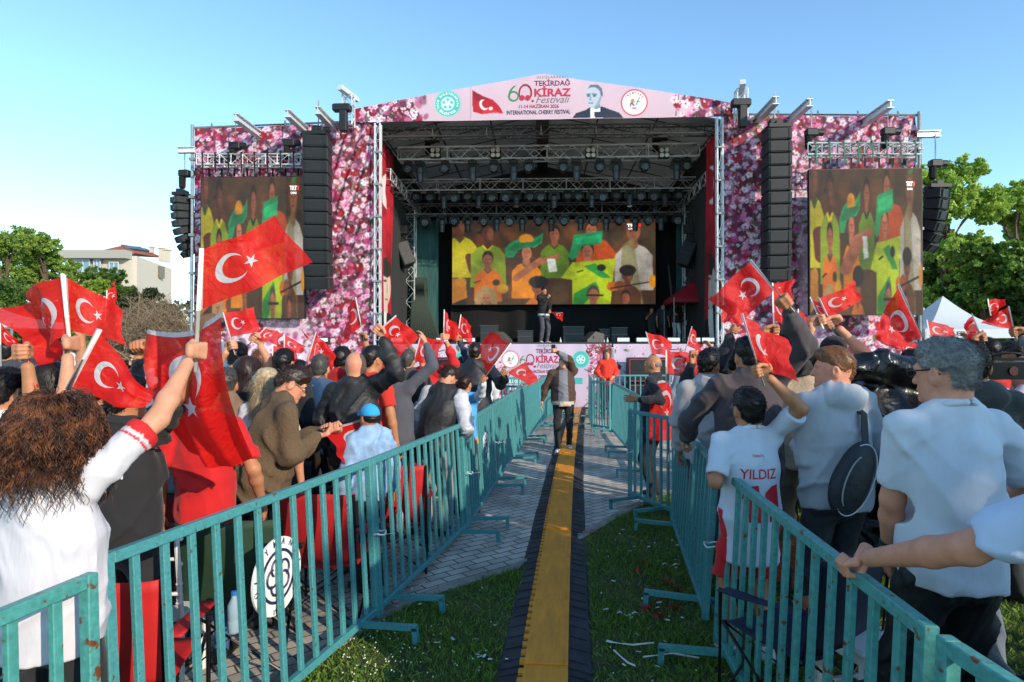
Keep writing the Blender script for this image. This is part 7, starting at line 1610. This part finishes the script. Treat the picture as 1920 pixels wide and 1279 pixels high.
flag('upright red flag tip above the twisted flag at the right edge', (1858, 592), (1853, 562), 6.4, (1880, 560, .1), (1868, 590, 0), hb=.0, amp=.04, seed=28)
p = person('person in a black cap with both hands up holding crossed flags', 1561, 630, 5.2, rz=0, hair=('capback', 'dark', '#101012'), top=('tee', '#17171b'), skin='fair', L_=hd(1533, 602, 4.95, (1521, 560), pole=(-.6, 0, -.7)), R_=hd(1561, 603, 4.95, (1537, 560), pole=(.6, 0, -.7)))
fl(p, 'L', 'lower left one of the two crossed flags before the right screen', (1520, 559), 5.1, (1560, 572, .15), (1574, 612, .1), hb=.25, amp=.03, seed=29)
fl(p, 'R', 'upper right one of the two crossed flags, crescent and star in full view', (1536, 560), 4.95, (1604, 528, .05), (1622, 562, 0), hb=.25, amp=.03, seed=30)
p = person('person in a black cap raising a red flag right of the flag cape', 1338, 650, 6.6, rz=0, hair=('capback', 'black', '#121214'), top=('jacket', '#141416'), L_=hd(1300, 668, 6.3, (1262, 664)))
flag('flag spread low beside the cap wearer, on an upright stick', (1249, 704), (1249, 658), 6.4, (1313, 664, .1), (1309, 713, 0), hb=.08, amp=.04, seed=31)
p = person('dark haired man in black reaching up behind the big man', 1374, 655, 5.9, rz=0, hair=('short', 'black'), top=('jacket', '#18181c'), L_=hd(1377, 618, 5.6, (1398, 570)))
fl(p, 'L', 'faded flag behind the big raised one, over the right blossom banner', (1400, 566), 5.6, (1352, 575, .1), (1356, 604, 0), hb=.25, amp=.03, seed=32)
p = person('dark haired man behind the raised arm of the big man', 1462, 620, 5.3, rz=4, w=1.05, hair=('short', 'black'), top=('jacket', '#2c2a2d'), skin='tan', L_=hd(1447, 620, 5.0, (1449, 533)))
fl(p, 'L', 'flag on an upright stick below the right line array', (1449, 534), 5.0, (1483, 556, .1), (1481, 622, 0), hb=.25, amp=.035, seed=33)
flag('small bright flag peeking out beside the raised fist of the big man', (1452, 575), (1449, 532), 5.9, (1487, 525, .1), (1480, 560, 0), hb=.3, amp=.03, seed=34)
flag('flag pointing right between the raised sleeve and the right screen', (1494, 622), (1497, 581), 6.1, (1530, 605, .1), (1508, 627, 0), hb=.05, amp=.03, seed=35)
p = person('person mostly hidden by the black cover, holding the big right flag', 1712, 655, 5.0, rz=0, hair=('short', 'dark'), top=('jacket', '#31333a'), R_=hd(1744, 650, 4.7, (1686, 535)))
fl(p, 'R', 'big drooping flag beside the grey haired head in front of the right screen', (1686, 535), 4.7, (1630, 632, .1), (1676, 656, .05), hb=.18, amp=.07, seed=36, r=.007)
flag('flag half hidden under the big drooping one by the black cover', (1700, 680), (1690, 640), 5.4, (1732, 645, .1), (1728, 672, 0), hb=.1, amp=.03, seed=37)
flag('low flag lying slanted between the black cap and the black cover', (1580, 640), (1612, 640), 6.2, (1584, 618, .1), (1594, 650, 0), hb=.5, amp=.03, seed=38)
flag('flag with crescent in front of the white tent, stick on its left', (1746, 642), (1738, 601), 7.6, (1794, 614, .1), (1792, 640, 0), hb=.25, amp=.035, seed=39)
flag('flag leaning right at the right of the flag cape, nearest the stage', (1223, 670), (1211, 623), 9.0, (1262, 637, .1), (1256, 668, 0), hb=.15, amp=.04, seed=40)
flag('slender flag with stick on its left just right of the gazebo poles', (1286, 652), (1297, 613), 8.2, (1307, 628, .1), (1321, 663, 0), hb=.1, amp=.03, seed=41)
flag('flag held low at the right edge behind the hooded jacket', (1850, 752), (1853, 712), 5.0, (1898, 712, .1), (1896, 756, 0), hb=.0, amp=.02, seed=42)
p = person('person in a pale pink t-shirt cut by the right photo edge', 1925, 662, 4.6, rz=15, w=1.15, f=1.2, skin='pink', hair=('shaved', 'dark'), top=('tee', '#cbb6bc'), L_=dict(l=(-.2, .3, 1.05)))
# --- people deep in the crowd
fr = random.Random(77)
cols = [('#4c4e56', 'charcoal'), ('#8a8e98', 'grey'), ('#b8161c', 'red'), ('#cfcfd2', 'white'), ('#33466c', 'navy'), ('#7a6250', 'brown'), ('#7c8a9a', 'blue grey'), ('#52664a', 'green')]
hs_ = [('short', 'black', 'black hair'), ('short', 'brown', 'brown hair'), ('long', 'dark', 'long dark hair'), ('short', 'salt', 'greying hair'), ('capback', 'dark', 'a dark cap')]
spots = [(40, 7.5), (75, 6.6), (60, 8.8), (150, 7.4), (222, 7.9), (300, 8.6), (345, 7.2), (372, 8.5), (415, 8.6), (462, 9.4), (508, 9.6), (548, 8.2), (585, 7.8), (608, 9.2), (640, 9.8), (678, 8.3), (722, 9.0), (742, 10.5), (815, 10.2), (905, 11.5),
         (1292, 9.5), (1318, 8.5), (1352, 8.0), (1415, 7.6), (1440, 9), (1520, 7.2), (1548, 8.2), (1598, 7.0), (1628, 6.6), (1655, 7.8), (1690, 8.6), (1735, 7.4), (1768, 9.2), (1812, 8.4), (1876, 8.9), (1915, 7.4), (135, 5.6), (355, 5.9), (600, 5.9), (560, 6.8), (425, 4.7), (745, 6.2), (780, 6.8), (330, 4.4), (160, 4.4), (70, 4.8)]
for i, (px, z) in enumerate(spots):
    c, cn = cols[(i * 3 + i // 8) % 8]; h = hs_[(i * 2 + i // 5) % 5]; sd_ = 'left' if px < 960 else 'right'; H_ = fr.uniform(1.62, 1.82); py = HOR + (CAMH - H_) / z * FPX
    up = None
    if i % 4 == 1: up = dict(l=(.2, .2, 1.95))
    person(f'person in {cn} with {h[2]}, {ORD[i % 20]} of those deep in the {sd_} crowd' if i < 40 else f'person in {cn} with {h[2]}, filling the {ORD[i - 40]} gap in the left crowd', px, py, z, rz=fr.uniform(-20, 20), hair=(h[0], h[1], '#1c1d22'), top=(('tee', 'jacket', 'long')[i % 3], c), R_=up, vox=.024, skin=('tan', 'olive', 'fair')[i % 3], group='people deep in the crowd')
for i, (x_, y_) in enumerate(((2.6, 1.5), (2.3, .6), (3.2, 2.3), (1.9, -.4), (3.0, .9), (3.9, 3.1), (2.4, -1.3), (4.6, 4.4))):  # unseen people, added to cast shade on the foreground from the right
    c, cn = cols[(i * 3 + 1) % 8]; z = max(y_, .05)
    o_ = person(f'person in {cn} unseen beyond the right edge, added to cast shade, {ORD[i]}', 960, 660, 5.0, rz=fr.uniform(-10, 30), H=fr.uniform(1.7, 1.85), hair=('short', 'black'), top=('jacket', c), vox=.03, group='unseen people added beyond the right edge to cast shade'); o_.root.location = (x_, y_, 0)
# ================================================================== CHAIRS, CRANE, OTHER THINGS AMONG THE CROWD
def camp_chair(x, y, rz, col, label, group='folding camp chairs'):
    t_ = thing('camp_chair', label, 'chair', (x, y, 0), R(rz), group); fm = mat('camp_' + col[1:], col, .7, var=.1, vscale=5, bump=.004, bscale=10); tm = mat('chair_tube', '#1a1b1e', .4, .4)
    def sheet(name, pts, nu, nv, sag, ax):
        a, b, c, d = [Vector(p_) for p_ in pts]; V = []
        for i in range(nu + 1):
            for j in range(nv + 1):
                u, v = i / nu, j / nv; p_ = a.lerp(b, u).lerp(d.lerp(c, u), v); p_ = p_ + Vector(ax) * sag * math.sin(math.pi * u) * (.5 + .5 * math.sin(math.pi * v)) + Vector((0, 0, .004 * math.sin(u * 17 + v * 9))); V.append(p_)
        I = np.arange((nu + 1) * (nv + 1)).reshape(nu + 1, nv + 1); F = np.stack([I[:-1, :-1], I[1:, :-1], I[1:, 1:], I[:-1, 1:]], -1).reshape(-1, 4); o = meshobj(name, V, F, fm, t_, True)
        md = o.modifiers.new('s', 'SOLIDIFY'); md.thickness = .006; return o
    sheet('seat', [(-.26, -.2, .42), (.26, -.2, .42), (.25, .24, .45), (-.25, .24, .45)], 12, 8, -.05, (0, 0, 1)); bk = sheet('backrest', [(-.27, -.22, .44), (.27, -.22, .44), (.28, -.32, .92), (-.28, -.32, .92)], 12, 10, .05, (0, -1, 0))
    for s_ in (-1, 1):
        sheet('armrest', [(s_ * .25, -.24, .66), (s_ * .33, -.24, .66), (s_ * .33, .22, .62), (s_ * .25, .22, .62)], 3, 6, .01, (0, 0, -1))
        m = MB(); m.tube([(s_ * .28, -.32, .92), (s_ * .28, -.24, .02)], .011, 7); m.build('back_post', tm, t_)
        m = MB(); m.tube([(s_ * .28, .24, .62), (s_ * .28, .25, .02)], .011, 7); m.build('front_post', tm, t_)
        m = MB(); m.tube([(s_ * .28, -.25, .04), (s_ * .27, .24, .45)], .009, 6); m.tube([(s_ * .28, .25, .04), (s_ * .27, -.22, .43)], .009, 6); m.build('side_brace', tm, t_)
        for y0 in (-.25, .25): m = MB(); m.tube([(s_ * .28, y0, .04), (-s_ * .25, y0, .44)], .009, 6); m.build('leg', tm, t_)
    return t_
camp_chair(-1.76, 2.85, 8, '#b81a1c', 'red camp chair with a phone bottle holder, nearest behind the left barrier')
camp_chair(-1.62, 3.75, 10, '#1f3a26', 'dark green camp chair behind the round white sign')
camp_chair(-1.0, 5.35, 4, '#b0181e', 'red camp chair behind the boy in the blue cap')
camp_chair(-1.28, 4.4, -5, '#a8161c', 'red camp chair between the white sign and the cap boy')
camp_chair(-2.7, 2.5, 12, '#a3161c', 'red camp chair beside the curly haired woman')
camp_chair(1.62, 2.2, 12, '#151a30', 'navy camp chair at the bottom right behind the near barrier')
camp_chair(2.25, 2.05, -8, '#1a1f38', 'navy camp chair in the bottom right corner of the photo')
camp_chair(1.45, 3.2, 30, '#161c38', 'blue camp chair folded low behind the boy in the jersey')
camp_chair(-2.6, 4.6, 4, '#8e1a22', 'dark red camp chair deep among the left crowd')
camp_chair(-1.9, 5.6, -8, '#23282f', 'grey camp chair deep among the left crowd')
camp_chair(-1.2, 6.6, 6, '#7c1a20', 'wine red camp chair behind the puffer vest')
# white slatted party chair
t_ = thing('white_chair', 'white bamboo style party chair beside the black t-shirt', 'chair', (-1.95, 3.45, 0), R(10)); 
m = MB()
for s_ in (-1, 1): m.tube([(s_ * .19, -.2, 0), (s_ * .19, -.21, .45), (s_ * .18, -.27, .92)], .014, 8); [m.ell((s_ * .185, -.235, z_), (.019, .019, .012), 8) for z_ in (.55, .65, .75, .88)]
for z_ in (.6, .78, .9): m.tube([(-.185, -.24, z_), (.185, -.24, z_)], .011, 8)
for k in range(5): m.tube([(-.12 + k * .06, -.235, .6), (-.12 + k * .06, -.25, .78)], .007, 6)
m.build('backrest', M_white, t_); m = MB(); m.box((0, 0, .45), (.4, .4, .03), ch=.008); m.build('seat', M_white, t_)
for s_ in (-1, 1): m = MB(); m.tube([(s_ * .18, .18, .44), (s_ * .18, .19, 0)], .014, 8); m.build('leg', M_white, t_)
# white plastic stool
t_ = thing('plastic_stool', 'white plastic stool behind the reaching arm', 'stool', (1.72, 3.05, 0), R(15)); m = MB(); m.box((0, 0, .46), (.32, .32, .035), ch=.012); m.box((0, 0, .425), (.29, .29, .05)); m.build('seat', M_white, t_)
for sx in (-1, 1):
    for sy in (-1, 1): m = MB(); m.beam((sx * .125, sy * .125, .42), (sx * .175, sy * .175, 0), .045, .03); m.build('leg', M_white, t_)
m = MB()
for a, b in (((-1, -1), (1, -1)), ((1, -1), (1, 1)), ((1, 1), (-1, 1)), ((-1, 1), (-1, -1))): m.beam((a[0] * .152, a[1] * .152, .18), (b[0] * .152, b[1] * .152, .18), .02, .04)
m.build('stretcher', M_white, t_)
# orange basket
t_ = thing('orange_crate', 'orange brown woven basket standing by the jeans of the hoodie man', 'crate', (2.05, 4.35, 0), R(20)); oc = mat('crate_orange', '#a8502c', .7, var=.2, vscale=20); m = MB()
for z_ in np.arange(.3, .5, .035): m.beam((-.2, -.15, z_), (.2, -.15, z_), .012, .026); m.beam((-.2, .15, z_), (.2, .15, z_), .012, .026); m.beam((-.2, -.15, z_), (-.2, .15, z_), .012, .026); m.beam((.2, -.15, z_), (.2, .15, z_), .012, .026)
for x_ in np.arange(-.2, .21, .05): m.beam((x_, -.157, .28), (x_, -.157, .5), .018, .006); m.beam((x_, .157, .28), (x_, .157, .5), .018, .006)
m.box((0, 0, .27), (.4, .3, .02)); m.build('basket', oc, t_)
for sx in (-1, 1):
    for sy in (-1, 1): m = MB(); m.beam((sx * .18, sy * .13, 0), (sx * .18, sy * .13, .27), .03, .03); m.build('leg', oc, t_)
# bottles
for i, (x_, y_, z_, lab) in enumerate(((-1.42, 3.2, .42, 'water bottle with blue cap on the nearest red chair'), (-.9, 5.0, .4, 'water bottle hanging behind the barrier near the cap boy'))):
    t_ = thing('water_bottle', lab, 'bottle', (x_, y_, z_)); m = MB(); m.lathe([(.028, 0), (.032, .01), (.032, .06), (.029, .07), (.032, .08), (.032, .14), (.013, .18), (.013, .195)], (0, 0, 0), 14); m.build('bottle', mat('bottle_blue', '#8fa8b8', .1), t_, True); m = MB(); m.lathe([(.015, .19), (.015, .21), (.001, .212)], (0, 0, 0), 12); m.build('cap', mat('cap_blue', '#2c6fc0', .4), t_)
# camera crane under a black cover
t_ = thing('camera_crane', 'camera crane wrapped in shiny black plastic with a black boom', 'camera crane', P(1660, 900, 4.35)); o = P(1660, 900, 4.35); t_.location = (o.x, o.y, 0); of = Vector((o.x, o.y, 0))
sd = SDF(); a = lambda px, py, z: P(px, py, z) - of
sd.cap(a(1600, 690, 4.3), a(1740, 700, 4.3), .10, .12, k=.1).cap(a(1625, 770, 4.35), a(1730, 800, 4.35), .20, .24, k=.12).cap(a(1640, 900, 4.4), a(1720, 920, 4.4), .26, .26, k=.12).cap(a(1650, 1000, 4.4), a(1720, 1050, 4.4), .2, .18, k=.1)
V, F = sd.mesh(.014, fold=.045, seed=5, freq=19); meshobj('plastic_cover', V, F, mat('bin_plastic', '#0b0c0e', .3, bump=.02, bscale=9, spec=.5), t_, True)
m = MB(); b0, b1 = a(1735, 696, 4.2), a(2080, 694, 3.9); m.beam(b0, b1, .10, .11); m.beam(b0 + Vector((0, 0, .075)), b1 + Vector((0, 0, .075)), .03, .02); m.build('boom', mat('boom_black', '#101215', .3, .5), t_)
m = MB()
for k in range(5): q = b0.lerp(b1, .12 + k * .17); m.lathe([(.001, 0), (.030, 0), (.030, .004), (.001, .004)], q + Vector((0, -.056, 0)), 14, Matrix.Rotation(R(90), 4, 'X'))
m.build('boom_hole', mat('hole_dark', '#3a0f10', .8), t_)
m = MB(); m.tube([b0.lerp(b1, t) + Vector((0, 0, .10 + .018 * math.sin(t * 17))) for t in np.linspace(0, 1, 24)], .006, 5); m.tube([b0.lerp(b1, t) + Vector((0, .03, .095 + .02 * math.sin(t * 11 + 2))) for t in np.linspace(0, 1, 24)], .005, 5); m.build('cable', M_black, t_)
m = MB()
for k in range(3): an = k * 2.09 + .4; m.tube([(0, 0, .7), (.6 * math.cos(an), .6 * math.sin(an), .02)], .03, 8)
m.build('tripod', mat('boom_black', '#101215', .3, .5), t_)
for k, (x_, y_, lab) in enumerate(((1.7, 2.75, 'black rucksack on the grass by the trousers of the white t-shirt man'), (2.5, 3.4, 'dark bag lying on the grass behind the white t-shirt man'))):
    t_ = thing('rucksack', lab, 'bag', (x_, y_, 0)); sd = SDF(); sd.cap((0, 0, .14), (0, .05, .32), .15, .12, k=.06).cap((-.05, -.12, .12), (.05, -.12, .14), .08, k=.05); V, F = sd.mesh(.012, fold=.012, seed=k, freq=12); meshobj('bag_body', V, F, cloth_mat('#1a1c26', kind='nylon'), t_, True)
    m = MB(); m.tube([(-.06, .1, .42), (0, .12, .5), (.06, .1, .42)], .01, 6); m.build('handle', M_blackf, t_)
